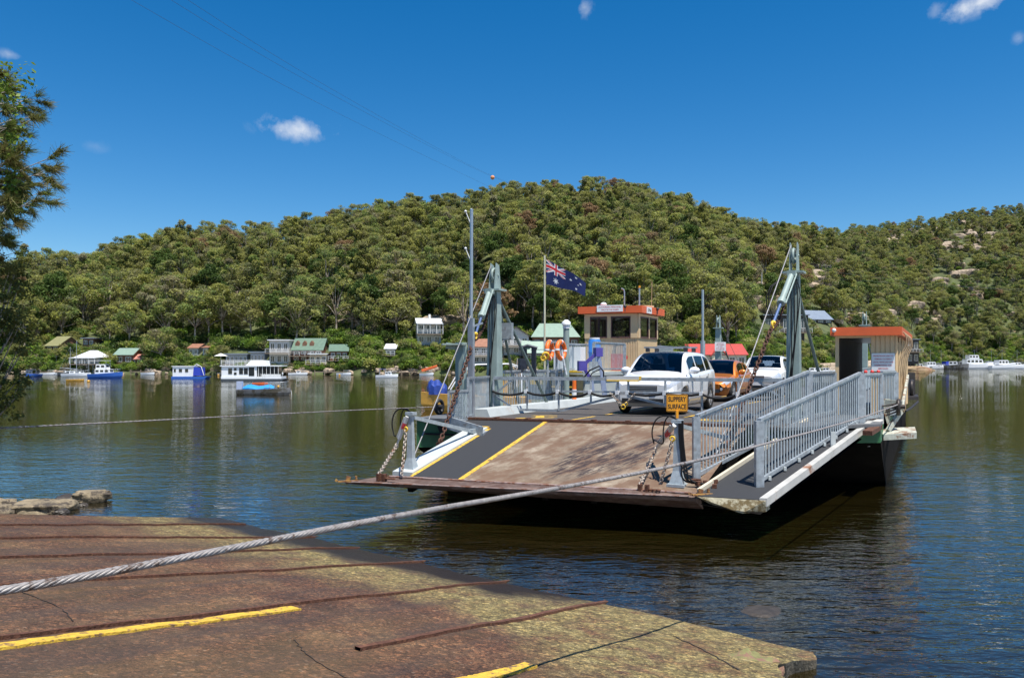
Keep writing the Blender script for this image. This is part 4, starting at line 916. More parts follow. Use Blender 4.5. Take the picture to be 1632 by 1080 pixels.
def shb():
    root = empty('houseboat'); mb = MB(); mb.box((0, 0, .15), (5.8, 2.6, .5)); mb.prism([(2.9, -1.3, -.1), (2.9, -1.3, .4), (3.5, -1.3, .4)], (0, 2.6, 0)); mb.build('hull', bb, root); mb = MB(); mb.box((-.9, 0, 1.3), (3.6, 2.4, 1.8)); c = mb.build('cabin', bw, root); mb = MB(); mb.box((-.9, 0, 2.25), (3.9, 2.7, .12)); mb.build('roof', bw, root)
    for cx, ww in ((-2.3, .35), (-1.3, .55), (-.2, .55)): MB().box((cx, -1.22, 1.5), (ww, .05, .6)).build('window', bwin, c)
    mb = MB(); mb.box((1.6, -.0, 1.3), (1.4, 2.42, 1.5)); mb.build('awning', awn, root); mb = MB(); mb.tube([(.9, -1.25, .5), (1.0, -1.25, 2.2), (1.6, -1.25, 2.65), (2.4, -1.25, 2.2), (2.9, -1.25, .6)], .06, 6); mb.build('awning_hoop', bw, root)
    p = at(303, 603, 146); root.location = (p.x, p.y, 0); root.rotation_euler.z = .05; tag(root, 'small white houseboat with blue hull and blue awning', 'houseboat')
shb()
boat('m', 168, 602, 5.9, 2.4, .75, 1.15, bb, 'blue hulled motor yacht with white wheelhouse and flat canopy', .05, [(-.3, 2.6, 1.8, .8, .9, bw, 3), (-.6, 1.7, 1.6, 1.7, .9, bw, 2)], name='motor_yacht', extra=posts_roof(-2.8, .6, .8, 3.3, trim, 1.9), mast=0)
boat('c', 276, 594.5, 8, 3.0, 1.1, 1.4, bw, 'white flybridge cruiser seen bow-on left of the small blue houseboat', -1.45, [(-.5, 4.2, 2.5, 1.2, 1.1, bw, 2), (-1, 2.4, 2.3, 2.5, .8, bw, 2)], name='cruiser', d=205)
boat('s', 122, 600, 6, 2.1, .6, .8, bw, 'white sailing boat with bare mast and yellow trim in front of the white verandah house', -.15, [(0, 2.4, 1.3, .65, .45, bw, 2)], name='sailing_boat', mast=7.5, d=166)
boat('s2', 112, 597, 5, 1.8, .6, .8, bd, 'dark hulled sloop moored left of the white sailing boat', .3, [(0, 2, 1.2, .6, .4, bw, 1)], name='sailing_boat', mast=6.5, d=182)
for px_, lab in ((44, 'left blue float of the little catamaran at the left edge'), (58, '')):
    pass
boat('cat', 51, 598, 4.2, 2.8, .5, .6, bb, 'small blue catamaran with a dark canopy near the left edge', -1.5, [(-.3, 1.6, 2, .6, .9, bd, 1)], name='catamaran', d=168)
boat('y', 120, 609, 2.5, .9, .28, .34, by, 'yellow dinghy floating left of the yellow mooring buoy', .12, name='dinghy', d=126)
def spd(root, L, B, h0, h1):
    mb = MB(); r = []
    for i in range(9):
        e = i / 8; x = -L * .40 + L * .62 * e; w = B * .42 * math.sin(math.pi * (.22 + .6 * e)); z = .62 + .20 * math.sin(e * math.pi * 1.0) + .12 * math.sin(e * 9); r.append([(x, -w, .5), (x, -w * .7, z * .85), (x, 0, z + .1), (x, w * .7, z * .85), (x, w, .5)])
    mb.loft(r, closed=True); mb.build('boat_cover', tarp, root); mb = MB(); mb.box((-L / 2 + .12, 0, .85), (.5, .4, .75)); mb.box((-L / 2 - .05, 0, .3), (.15, .12, .8)); mb.build('outboard_motor', mat('pale_blue_cowling', (.40, .45, .58), .5), root)
    mb = MB(); mb.sphere((L * .30, 0, .72), .16, 10, 7); mb.build('mooring_buoy', by, root); mb = MB(); mb.tube([(L * .53, 0, .6), (L * .56, 0, .2), (L * .55, .05, -.6)], .03, 5); mb.build('mooring_rope', trim, root)
boat('sp', 420, 628.5, 4.7, 1.7, .45, .62, bg, 'speedboat with bright blue cover moored in front of the houseboat', -.04, name='speedboat', extra=spd)
boat('k', 414, 612.5, 1.9, .6, .22, .3, bo_, 'orange kayak tied behind the covered speedboat', .1, name='kayak', d=107)
boat('r', 616, 602.5, 4.0, 1.7, .5, .75, bw, 'white runabout with a dark canopy crossing the river', .05, [(.35, 1.1, 1.2, .6, .55, bw, 2)], name='runabout', extra=posts_roof(-1.4, -.1, .5, 1.7, tarpd, 1.3), d=152)
wk = mat('wake_foam', (.55, .6, .62), .3)
for (px, py, r) in ((141, 608.5, .24), (447, 607, .26), (348, 595, .24), (541, 597, .24)):
    o = MB().sphere((0, 0, .1), r, 12, 8).build('mooring_buoy', by); p = at(px, py, min(FPX * 3 / (py - YH), 180)); o.location = (p.x, p.y, 0)
    tag(o, {141: 'yellow mooring buoy right of the yellow dinghy', 447: 'yellow mooring buoy at the bow of the white houseboat', 348: 'small yellow buoy left of the white houseboat', 541: 'small yellow buoy below the green roofed cabin'}[px], 'buoy')
# moored tinnies and jetties along the shore
def jetty(px, w, lab, d_off=-3, h=.7):
    d = shore_d(px) + d_off; root = empty('jetty', (*gxy(px, d), 0)); mb = MB(); mb.box((0, 1, h), (w, 2.4, .14)); mb.build('planks', decky, root); mb = MB()
    for k in range(int(w / 2) + 1): mb.tube([(-w / 2 + .1 + k * (w - .2) / max(1, int(w / 2)), -.2, -1), (-w / 2 + .1 + k * (w - .2) / max(1, int(w / 2)), -.2, h + .5)], .1, 6)
    mb.build('piles', decky, root); tag(root, lab, 'jetty')
jetty(225, 5, 'low timber jetty left of the flybridge cruiser'); jetty(372, 6, 'sloping jetty behind the left end of the white houseboat'); jetty(455, 6, 'pale jetty at the foot of the dormer house'); jetty(525, 7, 'long low jetty under the green roofed cabin'); jetty(655, 9, 'long pale jetty under the house on stilts'); jetty(85, 6, 'jetty between the catamaran and the white sailing boat')
for px, lab, L_ in ((236, 'little white tinny right of the low timber jetty', 3.4), (357, 'small grey tinny moored left of the houseboat', 3.2), (440, 'white rowing boat pulled up below the two-storey house', 3.6), (474, 'white half-cabin boat at the pale jetty', 4.2), (548, 'white dinghy tied to the long low jetty', 3.4), (680, 'pale dinghy beside the red canoe', 3.2), (75, 'white tinny behind the catamaran', 3.2), (96, 'blue and white dinghy at the left jetty', 3.2)):
    boat('t', px, 599, L_, 1.4, .45, .6, bw if 'grey' not in lab else bg, lab, random.uniform(-.4, .4), [(.2, .9, .9, .5, .4, bw, 1)] if 'cabin' in lab else (), name='dinghy', d=shore_d(px) - 4.5)
o = hull_mb(3.6, .7, .3, .4).build('canoe', bo_); o.location = (*gxy(684, 182), 1.5); o.rotation_euler = (0, -.25, .25); tag(o, 'orange-red canoe propped on the bank under the house on stilts', 'canoe')
# the yellow work boat behind the ferry's left side
def wkb():
    root = empty('work_boat'); L = 6.5; hull_mb(L, 2.2, .8, 1.15, keel=-.4).build('hull', by, root); mb = MB(); r = []
    for i in range(8):
        e = i / 7; x = L * .30 + 1.15 * e; w = .50 * math.sin(math.pi * (.12 + .76 * e)) + .1 + .05 * (i % 2); z = 1.35 + .55 * math.sin(math.pi * (.1 + .6 * e)) + .09 * math.sin(i * 2.3); r.append([(x, -w, 1.0), (x + .1, -w * .85, z * .8), (x, 0, z), (x, w * .85, z * .82), (x, w, 1.0)])
    mb.loft(r, smooth=False); mb.build('blue_tarp', tarpd, root); mb = MB()
    for k in range(3): mb.tube([(-2.6 + 1.5 * k, -1.1, 1), (-2.6 + 1.5 * k, -1.0, 2.6), (-2.6 + 1.5 * k, -.5, 3.2), (-2.6 + 1.5 * k, .5, 3.2), (-2.6 + 1.5 * k, 1.0, 2.6), (-2.6 + 1.5 * k, 1.1, 1)], .05, 6)
    for y in (-.9, .9): mb.tube([(-3.3, y, 1.3), (-3.0, y, 2.5), (-2, y, 2.9), (.2, y, 2.85), (1.2, y, 2.3), (1.8, y, 1.3)], .045, 6)
    mb.build('canopy_frame', bw, root); mb = MB(); mb.box((-1.0, 0, 1.5), (1.6, 1.2, .8)); mb.build('engine_box', by, root); p = at(762, 655, 50); root.location = (p.x, p.y, 0); root.rotation_euler.z = math.pi + .15; tag(root, 'yellow work boat with navy tarp and white hoop frame behind the left pylon', 'work boat')
wkb()
# marina on the right
bt = [(1553, 590, 14, 4.4, 1.5, 2.2, bw, 'large white motor cruiser with tall wheelhouse and black windows in the marina', .05, [(-1, 7, 3.6, 1.7, 1.6, bw, 4), (-1.2, 4, 3.2, 3.4, 1.3, bw, 3)], 345, 'cruiser'),
      (1523, 590, 8, 3, 1.3, 1.9, bg, 'grey hulled catamaran moored left of the large cruiser', -.5, [(-1, 3, 2.3, 1.4, 1.2, bw, 2)], 338, 'catamaran'),
      (1597, 589.5, 12, 3.6, 1.2, 2.2, bw, 'sleek white sports cruiser right of the large cruiser', .25, [(-.5, 5, 2.6, 1.5, 1.5, bw, 3)], 345, 'cruiser'),
      (1621, 589.5, 9, 3, 1.1, 1.8, bw, 'white half-cabin boat at the right edge of the marina', .1, [(-.5, 3, 2.2, 1.2, 1.0, bw, 2)], 350, 'cruiser'),
      (1500, 589, 8, 2.8, .8, 1.1, bw, 'white low launch in front of the blue canopied boat', 0, [(0, 2, 2, .9, .6, bw, 2)], 350, 'launch'),
      (1511, 588, 7, 2.8, 1, 1.3, bw, 'boat with a blue canopy in the middle of the marina', .3, [(-.8, 3, 2.4, 1.1, 1.5, awn, 0)], 362, 'launch'),
      (1483, 588.5, 8, 2.8, 1, 1.4, bw, 'white cabin boat with dark windows left in the marina', .1, [(-.4, 4, 2.4, 1.1, 1.3, bw, 3)], 355, 'launch'),
      (1467, 588.5, 6, 2.4, .8, 1.1, bw, 'small white launch just right of the sandstone point', -.2, [(-.4, 2, 1.8, .9, .9, bw, 2)], 350, 'launch'),
      (1535, 587.5, 8, 2.6, 1, 1.5, bw, 'white boat with grey cover behind the catamaran', -.1, [(-.6, 3.2, 2.1, 1.1, 1.6, bg, 1)], 362, 'launch'),
      (1580, 588, 8, 2.6, 1, 1.5, bw, 'white launch with green flag between the two big cruisers', -.1, [(-.6, 3, 2.1, 1.1, 1.4, bw, 2)], 362, 'launch')]
for (px, py, L_, B_, h0, h1, m_, lab, az, sup, d, nm) in bt: boat('mar', px, py, L_ * 1.12, B_, h0, h1, m_, lab, az, sup, name=nm, d=d + 3, mast=(6.5 if L_ > 7.5 and nm != 'catamaran' else 0)).scale.z = 1.3
for px, lab, L_ in ((1215, 'white tinny on the far landing beach', 4), (1300, 'white launch moored at the far landing, right of the right pylon', 7), (1318, 'small white dinghy beside the shelter at the far landing', 4)):
    boat('f', px, 590, L_, 2, .7, 1.0, bw, lab, random.uniform(-.4, .4), [(-.3, L_ * .35, 1.5, .8, .8, bw, 2)], name='launch', d=shore_d(px) - 6)
mb = MB(); p0 = at(1415, 590, 292); pts = []
rk = rock_mb((8, 3.5, 1.5), 61, 4).build('sandstone_point', mat('orange_sandstone', (.30, .21, .12), .9, 0, .25, .5, col2=(.22, .12, .07), thr=.55, bump=.5, bscale=2)); rk.location = (*gxy(1452, 285), 0); tag(rk, 'low orange sandstone point reaching into the river right of the shelter', 'rock')
rk2 = rock_mb((16, 4, 3.0), 62, 4).build('rock_bank', rockm); rk2.location = (*gxy(1325, 214), 0); tag(rk2, 'pale sandstone bank at the water behind the passenger shelter', 'rock')
# poles and wires
polem = mat('timber_pole', (.20, .16, .12), .9); polel = mat('pale_grey_pole', (.42, .42, .40), .8)
def pole(px, ytop, ybase, d, label, arm=1.3, m_=polem):
    root = empty('power_pole'); h = (ybase - ytop) / FPX * d; mb = MB(); mb.tube([(0, 0, -3), (0, 0, h)], [.2, .13], 8); mb.build('pole', m_, root); mb = MB()
    mb.box((0, -.15, h * .93), (arm * 2, .12, .14)); 
    if arm > 1.2: mb.box((0, -.15, h * .80), (arm * 1.5, .12, .14))
    ca = mb.build('cross_arm', m_, root); mb = MB()
    for k in (-1, 0, 1): mb.cyl((k * arm * .85, -.15, h * .93 + .07), .06, .2, 6)
    mb.build('insulators', reflw, ca); root.location = at(px, ybase, d); tag(root, label, 'power pole'); return root
pole(1181, 400, 436, 250, 'pale power pole with two cross arms on the slope above the ferry mast', 1.7, polel); pole(1316, 420, 470, 300, 'dark power pole on the slope right of the right pylon', 1.8); pole(1214, 430, 446, 240, 'short pale post among trees left of the right pylon', .5, polel)
wirem = mat('overhead_wire', (.05, .06, .08), .6); ballm = mat('orange_marker_ball', (.70, .28, .12), .6)
def wire(pts, r, label, cat='wire'):
    P = [at(*p) for p in pts]; out = []
    for i in range(len(P) - 1):
        for k in range(12): out.append(P[i].lerp(P[i + 1], k / 12))
    out.append(P[-1]); sm = out[:]
    for _ in range(30): sm = [sm[0]] + [(sm[i - 1] + sm[i] * 2 + sm[i + 1]) / 4 for i in range(1, len(sm) - 1)] + [sm[-1]]
    o = MB().tube(sm, r, 5).build('overhead_wire', wirem); return tag(o, label, cat)
wire([(150, -34, 100), (400, 110, 140), (600, 212, 200), (785, 300, 345)], .022, 'lowest thin wire crossing the sky towards the ridge')
wire([(200, -45, 100), (420, 92, 140), (620, 200, 205), (760, 272, 300), (836, 302, 375)], .022, 'middle thin wire crossing the sky, passing the orange marker ball')
wire([(230, -45, 100), (440, 92, 140), (630, 200, 205), (765, 273, 300), (840, 303, 378)], .022, 'uppermost thin wire crossing the sky towards the ridge')
wire([(1316, 432, 300), (1480, 452, 330), (1660, 466, 360)], .035, 'upper wire running right from the dark power pole'); wire([(1316, 443, 300), (1480, 455, 330), (1660, 462, 360)], .03, 'lower wire running right from the dark power pole')
for px, py, d, r, lab in ((785, 283, 318, .85, 'orange and white marker ball on the wires against the sky'), (883, 342, 345, .6, 'orange marker ball above the flag against the trees'), (946, 353, 345, .55, 'orange marker ball above the cream cabin against the trees')):
    o = MB().sphere((0, 0, 0), r, 14, 10).build('marker_ball', ballm); o.location = at(px, py, d); tag(o, lab, 'marker ball')
# ================================================================== the vehicle ferry
ZD = 1.6
def zr(u): return .70 + .9 * (u + 3.9) / 3.9 if u < 0 else ZD
def zw(u): return .70 + .9 * min(1, (u + 4.2) / 6.5)
ferry = empty('vehicle_ferry', label='grey cable ferry with lowered concrete ramp, pylons and cream cabins with orange roofs', cat='ferry')
def quadF(uv, zf, dz=0.0): return [F(u, v, zf(u) + dz) for u, v in uv]

def ramp_concrete():
    m = bpy.data.materials.new('ramp_concrete'); m.use_nodes = True; nt = m.node_tree; N = nt.nodes.new; L = nt.links.new; b = nt.nodes['Principled BSDF']; b.inputs['Roughness'].default_value = .85
    tc = N('ShaderNodeTexCoord')
    def nz(sc, mp=None, det=8, rg=.68):
        n = N('ShaderNodeTexNoise'); n.inputs['Scale'].default_value = sc; n.inputs['Detail'].default_value = det; n.inputs['Roughness'].default_value = rg; L(mp or tc.outputs['Object'], n.inputs[0]); return n.outputs['Fac']
    def ramp(f, st):
        r = N('ShaderNodeValToRGB'); L(f, r.inputs[0]); e = r.color_ramp.elements
        while len(e) < len(st): e.new(.5)
        for q, (p, c) in zip(e, st): q.position = p; q.color = (*c, 1)
        return r.outputs[0]
    mr = N('ShaderNodeMapping'); mr.inputs['Rotation'].default_value = (0, 0, TH + .40); L(tc.outputs['Object'], mr.inputs[0]); mp = N('ShaderNodeMapping'); mp.inputs['Scale'].default_value = (2.3, .95, 1); L(mr.outputs[0], mp.inputs[0])
    col = ramp(nz(2.0), [(.3, (.125, .085, .058)), (.5, (.215, .165, .115)), (.7, (.34, .28, .21))])
    wear = ramp(nz(1.5, mp.outputs[0]), [(.42, (0, 0, 0)), (.56, (1, 1, 1))])
    def mix(f, a, c):
        x = N('ShaderNodeMix'); x.data_type = 'RGBA'
        for i, s in ((0, f), (6, a), (7, c)):
            if isinstance(s, tuple): x.inputs[i].default_value = (*s, 1)
            elif isinstance(s, float): x.inputs[i].default_value = s
            else: L(s, x.inputs[i])
        return x.outputs[2]
    # tyre polish: two dark purple-brown patches where wheels scuff the ramp
    att = N('ShaderNodeAttribute'); att.attribute_name = 'scuff'
    ml = N('ShaderNodeMath'); ml.operation = 'MULTIPLY'; L(att.outputs['Fac'], ml.inputs[0]); mp2 = N('ShaderNodeMapping'); mp2.inputs['Scale'].default_value = (5.5, 1.2, 1); L(mr.outputs[0], mp2.inputs[0]); s2 = ramp(nz(2.0, mp2.outputs[0], 9, .75), [(.43, (0, 0, 0)), (.56, (1, 1, 1))]); L(s2, ml.inputs[1])
    mm = N('ShaderNodeMath'); mm.operation = 'MULTIPLY'; L(wear, mm.inputs[0]); mm.inputs[1].default_value = .78
    col = mix(mm.outputs[0], col, (.125, .065, .036)); col = mix(ml.outputs[0], col, (.030, .018, .019))
    L(col, b.inputs['Base Color'])
    bp = N('ShaderNodeBump'); bp.inputs['Strength'].default_value = .6; bp.inputs['Distance'].default_value = .01; L(nz(30), bp.inputs['Height']); L(bp.outputs[0], b.inputs['Normal'])
    return m
# --- hull
h = MB()
T = [(.25, -1.9), (30, -3.9), (30.0, 8.2), (1.9, 8.7)]
top = [F(u, v, 1.53) for u, v in T]; mid = [F(u, v, z_) for (u, v), z_ in zip(T, (.82, .9, 1.1, 1.16))]; bot = [F(u + d, v, -.8) for (u, v), d in zip(T, (3.0, -3, -3, 3.0))]
h.add(top + mid, [(0, 1, 5, 4), (1, 2, 6, 5), (2, 3, 7, 6), (3, 0, 4, 7), (3, 2, 1, 0)], 0)
h.add(mid + bot, [(0, 1, 5, 4), (1, 2, 6, 5), (2, 3, 7, 6), (3, 0, 4, 7), (4, 5, 6, 7)], 1)  # lower hull sides blackened too, painting in their shadow below the green
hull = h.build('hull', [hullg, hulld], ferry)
tag(MB().beam(F(.22, -1.7, 1.18), F(.22, -.6, 1.18), .03, .05).beam(F(.2, -1.25, 1.4), F(.2, -1.18, 1.25), .03, .1).build('hull_fitting', blackp, hull))
# --- deck
d = MB(); d.slab([F(0, -.75, ZD), F(0, 6.9, ZD), F(30, 6.3, ZD), F(30, -1.5, ZD)], .06); deck = d.build('deck', asph, ferry)
d = MB(); d.slab([F(.2, -1.9, ZD - .01), F(0, -.75, ZD - .01), F(30, -1.5, ZD - .01), F(30, -3.9, ZD - .01)], .07); d.slab([F(0, 6.9, ZD - .01), F(1.9, 8.7, ZD - .01), F(30, 8.2, ZD - .01), F(30, 6.3, ZD - .01)], .07)
d.build('side_deck', mat('side_deck_plate', (.12, .125, .13), .7, .1, .2, 4, col2=(.2, .12, .07), thr=.64), ferry)
k = MB(); k.prism([F(.8, -.75, ZD), F(.8, -.2, ZD), F(.8, -.28, ZD + .2), F(.8, -.7, ZD + .2)], F(11.5, -.95, 0) - F(.8, -.75, 0)); k.build('deck_kerb', kerbw, deck)
k = MB(); k.prism([F(2.6, 6.15, ZD), F(2.6, 6.5, ZD), F(2.6, 6.45, ZD + .18), F(2.6, 6.2, ZD + .18)], F(20, 5.9, 0) - F(2.6, 6.15, 0)); k.build('deck_kerb', kerbw, deck)
k = MB()
def mark(poly): k.add([F(u, v, ZD + .004) for u, v in poly], [tuple(range(len(poly)))])
mark([(.6, .55), (.75, .55), (1.2, 1.15), (1.35, 1.2), (1.35, 1.35), (1.1, 1.32), (.75, .8), (.6, .72)]); mark([(1.0, .9), (1.7, .62), (1.78, .78), (1.15, 1.08)]); mark([(1.6, .5), (1.78, .5), (2.0, 1.05), (1.85, 1.1)])
for u0, u1, v in ((.35, 2.0, 1.98), (2.6, 9, 2.0), (2.4, 9, 4.15), (10, 17, 2.0), (10, 17, 4.1)): mark([(u0, v), (u0, v + .1), (u1, v + .1), (u1, v)])
mark([(.45, 3.1), (.45, 3.75), (.53, 3.75), (.53, 3.1)]); mark([(1.4, 4.75), (1.4, 5.5), (1.6, 5.55), (1.6, 4.9), (2.0, 4.95), (2.0, 4.75)]); mark([(2.5, 5.9), (2.5, 6.0), (20, 5.7), (20, 5.6)])
k.build('deck_markings', yellowl, deck)
k = MB(); k.beam(F(-.02, -.7, ZD + .02), F(-.02, 6.6, ZD + .02), .14, .05); 
for i in range(9): k.beam(F(-.08, -.4 + i * .8, ZD + .03), F(.08, -.4 + i * .8, ZD + .03), .09, .07)
k.build('ramp_hinge', rust, deck)
# --- ramp
rc = ramp_concrete(); vs = []; sc_ = []; nu, nv = 30, 34
for i in range(nu + 1):
    for j in range(nv + 1):
        u = -3.9 + 3.85 * i / nu; v = 1.70 + 4.5 * j / nv; vs.append(F(u + .05 * (v - 1) * 0, v, zr(u)))
        s = 0
        for (cu, cv, a, b_) in ((-2.2, 3.5, 1.6, .45), (-2.0, 4.5, 1.3, .38), (-2.7, 3.9, 1.0, .35)):
            s = max(s, 1 - ((u - cu) / a) ** 2 - ((v - cv - (u - cu) * .12) / b_) ** 2)
        sc_.append(max(0, min(1, s * 1.9)))
mb = MB(); W_ = nv + 1; mb.add(vs, [(i * W_ + j, i * W_ + j + 1, (i + 1) * W_ + j + 1, (i + 1) * W_ + j) for i in range(nu) for j in range(nv)], 0)
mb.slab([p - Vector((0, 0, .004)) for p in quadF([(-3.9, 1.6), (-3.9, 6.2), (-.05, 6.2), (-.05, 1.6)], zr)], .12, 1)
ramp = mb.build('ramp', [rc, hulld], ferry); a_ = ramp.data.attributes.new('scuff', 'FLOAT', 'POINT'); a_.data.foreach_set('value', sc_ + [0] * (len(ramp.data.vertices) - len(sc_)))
mb = MB(); mb.slab(quadF([(-3.9, .64), (-3.9, 1.62), (-.05, 1.62), (-.05, .64)], zr, .005), .1); mb.slab(quadF([(-.05, -.75), (-.05, .64), (-.7, .64), (-.7, .0)], zr, .004), .1); mb.build('footway_mat', blackrub, ramp)
mb = MB(); mb.slab(quadF([(-3.9, 1.62), (-3.9, 1.72), (-.05, 1.72), (-.05, 1.62)], zr, .009), .05); mb.slab(quadF([(-3.85, .57), (-3.85, .64), (-.7, .64), (-.7, .57)], zr, .012), .05); mb.slab(quadF([(-.76, .15), (-.76, .6), (-.7, .6), (-.7, .15)], zr, .056), .05)
mb.build('yellow_edging', yellowl, ramp)
mb = MB(); mb.slab(quadF([(-3.75, .12), (-3.75, .57), (-.74, .57), (-.74, .12)], zr, .05), .16); mb.build('ramp_kerb', kerbw, ramp)
# nose plate with its underside wedge
def tipu(v): return -4.9 + .114 * (v + .18)
nose_m = mat('rusty_nose_plate', (.15, .10, .08), .75, .2, .45, 5, col2=(.10, .055, .04), thr=.5, bump=.4, stretch=(1, 1, 1))
mb = MB(); TL, TR = (tipu(-.12), -.12), (tipu(6.2), 6.2)
P = [F(TL[0], TL[1], .70), F(TR[0], TR[1], .66), F(-3.9, 6.2, .72), F(-3.9, -.02, .70)]
Q = [F(TL[0] + .03, TL[1], .665), F(TR[0] + .03, TR[1], .60), F(-3.6, 6.2, .38), F(-3.6, .25, .44)]
mb.add(P + Q, [(0, 1, 2, 3), (7, 6, 5, 4), (0, 4, 5, 1), (3, 7, 4, 0), (1, 5, 6, 2)], 0); nose = mb.build('nose_plate', nose_m, ramp)
mb = MB(); mb.beam(F(tipu(0) + .02, 0, .712), F(tipu(6.1) + .02, 6.1, .685), .05, .012); mb.beam(F(-4.0, .2, .722), F(-4.0, 6.1, .724), .09, .02); mb.build('nose_wear_strip', mat('scraped_steel', (.42, .31, .27), .5, .3, .35, 9, col2=(.25, .1, .05), thr=.52), ramp)
mb = MB()
for cu, cv, zz in ((tipu(-.25) + .02, -.15, .70), (tipu(6.3) + .02, 6.25, .70)):
    mb = MB()
    mb.beam(F(cu - .06, cv - .08, zz + .015), F(cu + .16, cv + .2, zz + .015), .05, .03); mb.beam(F(cu + .1, cv + .0, zz), F(cu + .12, cv + .02, zz + .10), .04, .08); mb.beam(F(cu - .05, cv - .10, zz + .02), F(cu - .07, cv - .13, zz + .05), .05, .04); mb.tube([F(cu + .2, cv + .12, zz), F(cu + .2, cv + .12, zz + .10)], .025, 8); mb.build('guide_hook', mat('rusty_yellow_hook', (.42, .22, .05), .7, 0, .3, 20, col2=(.16, .07, .03), thr=.5), ramp)
# structural underside
mb = MB()
for i in range(7):
    v = .4 + i * .95; mb.beam(F(-3.6, v, .50), F(.2, v, 1.30), .12, .3)
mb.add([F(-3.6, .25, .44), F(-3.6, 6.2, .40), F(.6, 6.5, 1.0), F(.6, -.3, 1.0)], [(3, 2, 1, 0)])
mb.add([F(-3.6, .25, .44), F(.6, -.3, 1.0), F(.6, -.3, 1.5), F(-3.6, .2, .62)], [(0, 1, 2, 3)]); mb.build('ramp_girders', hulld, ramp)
# walkway on the right side
mb = MB(); Wq = [(-4.17, 6.2), (-4.2, 7.26), (2.2, 8.4), (2.4, 7.12)]
mb.slab([F(u, v, zw(u)) for u, v in Wq], .05); walk = mb.build('side_walkway', blackrub, ferry)
mb = MB(); mb.prism([F(-4.2, 7.26, zw(-4.2) - .11), F(-4.2, 7.38, zw(-4.2) - .11), F(-4.2, 7.38, zw(-4.2) + .03), F(-4.2, 7.26, zw(-4.2) + .03)], F(2.3, 8.52, zw(2.3)) - F(-4.2, 7.38, zw(-4.2)))
beam_m = mat('white_beam_rusting', (.44, .43, .40), .55, 0, .14, 2.5, col2=(.26, .11, .05), thr=.61)
mb.build('outer_beam', beam_m, walk)
mb = MB(); mb.beam(F(-4.0, 6.22, zw(-4) + .02), F(2.3, 7.1, zw(2.3) + .02), .06, .1); mb.build('inner_kerb', mat('cream_kerb', (.60, .53, .40), .6, 0, .12, 5, col2=(.3, .2, .12), thr=.64), walk)
mb = MB(); mb.prism([F(-4.19, 6.25, .69), F(-4.22, 7.36, .69), F(-4.18, 7.36, .50), F(-4.3, 7.0, .47), F(-4.12, 6.45, .56)], F(-4.05, 7, 0) - F(-4.4, 7, 0)); mb.build('walkway_toe', mat('mossy_toe', (.42, .38, .26), .8, 0, .3, 9, col2=(.14, .10, .04), thr=.5, bump=.5), walk)
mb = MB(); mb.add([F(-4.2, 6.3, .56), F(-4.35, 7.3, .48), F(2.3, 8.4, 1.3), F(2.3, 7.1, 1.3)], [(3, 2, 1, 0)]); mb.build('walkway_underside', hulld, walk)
mb = MB(); mb.beam(F(2.0, 8.45, 1.45), F(3.0, 8.6, 1.58), .2, .1); mb.beam(F(2.0, 8.4, 1.2), F(2.9, 8.6, 1.35), .14, .3); mb.build('beam_bracket', beam_m, walk)

def picket(parent, p0, p1, h, sp=.13, r=.011, post=.09, name='picket_fence', m=None, topw=.07, ends=(1, 1), foot=.09, endh=0):
    p0 = Vector(p0); p1 = Vector(p1); mb = MB(); up = Vector((0, 0, 1)); n = max(2, int((p1 - p0).length / sp)); dz = Vector((0, 0, h))
    mb.beam(p0 + dz, p1 + dz, topw, .05); mb.beam(p0 + up * (h - .045), p1 + up * (h - .045), topw * .55, .05); mb.beam(p0 + up * foot, p1 + up * foot, .05, .07)
    if ends[0]: mb.beam(p0 - up * .02, p0 + up * (h - .02 + endh), post, post)
    if ends[1]: mb.beam(p1 - up * .02, p1 + up * (h - .02 + endh), post, post)
    for i in range(1, n):
        q = p0.lerp(p1, i / n); mb.beam(q + up * foot, q + up * (h - .05), r * 2, r * 2, mi=1)
    return mb.build(name, [m or galv, galvp], parent, 0)
picket(ferry, F(-3.24, 5.98, zw(-3.24)), F(2.53, 7.1, zw(2.53)), 1.18, .14, post=.13, name='ramp_fence')
picket(ferry, F(-3.40, 7.10, zw(-3.4)), F(2.16, 8.25, zw(2.16)), 1.17, .145, post=.14, name='ramp_fence')
mb = MB()
for k_ in range(8):
    e = (k_ + .5) / 8; q = F(-3.4 + 5.5 * e, 7.14 + 1.15 * e, zw(-3.4 + 5.5 * e) + .02); mb.beam(q, q + Vector((0, 0, .07)), .06, .05)
q = F(-.2, 7.82, zw(-.2)); mb.beam(q + TX * .12 + Vector((0, 0, -.05)), q + TX * .12 + Vector((0, 0, .3)), .04, .1); mb.build('fence_feet', kerbw, walk)
picket(ferry, F(2.62, 7.12, ZD), F(4.7, 7.42, ZD), 1.14, .16, name='deck_fence', ends=(1, 1))
picket(ferry, F(2.28, 8.3, ZD), F(3.3, 8.62, ZD), 1.12, .15, name='deck_fence', ends=(1, 1)); picket(ferry, F(3.36, 8.63, ZD), F(4.75, 8.86, ZD), 1.16, .15, name='deck_fence', ends=(0, 1), post=.12)
mb = MB()
for e in (.15, .5, .85): q = F(2.28 + e * 1.0, 8.3 + .32 * e, ZD + 1.17); MB().sphere(q, .045, 8, 6).build('warning_lamp', mat('red_lens', (.7, .04, .03), .3), ferry)
picket(ferry, F(3.2, -1.15, ZD), F(8.0, -1.45, ZD), 1.14, .115, name='deck_fence')
picket(ferry, F(4.2, 6.85, ZD), F(9.5, 6.8, ZD), 1.1, .12, name='deck_fence')
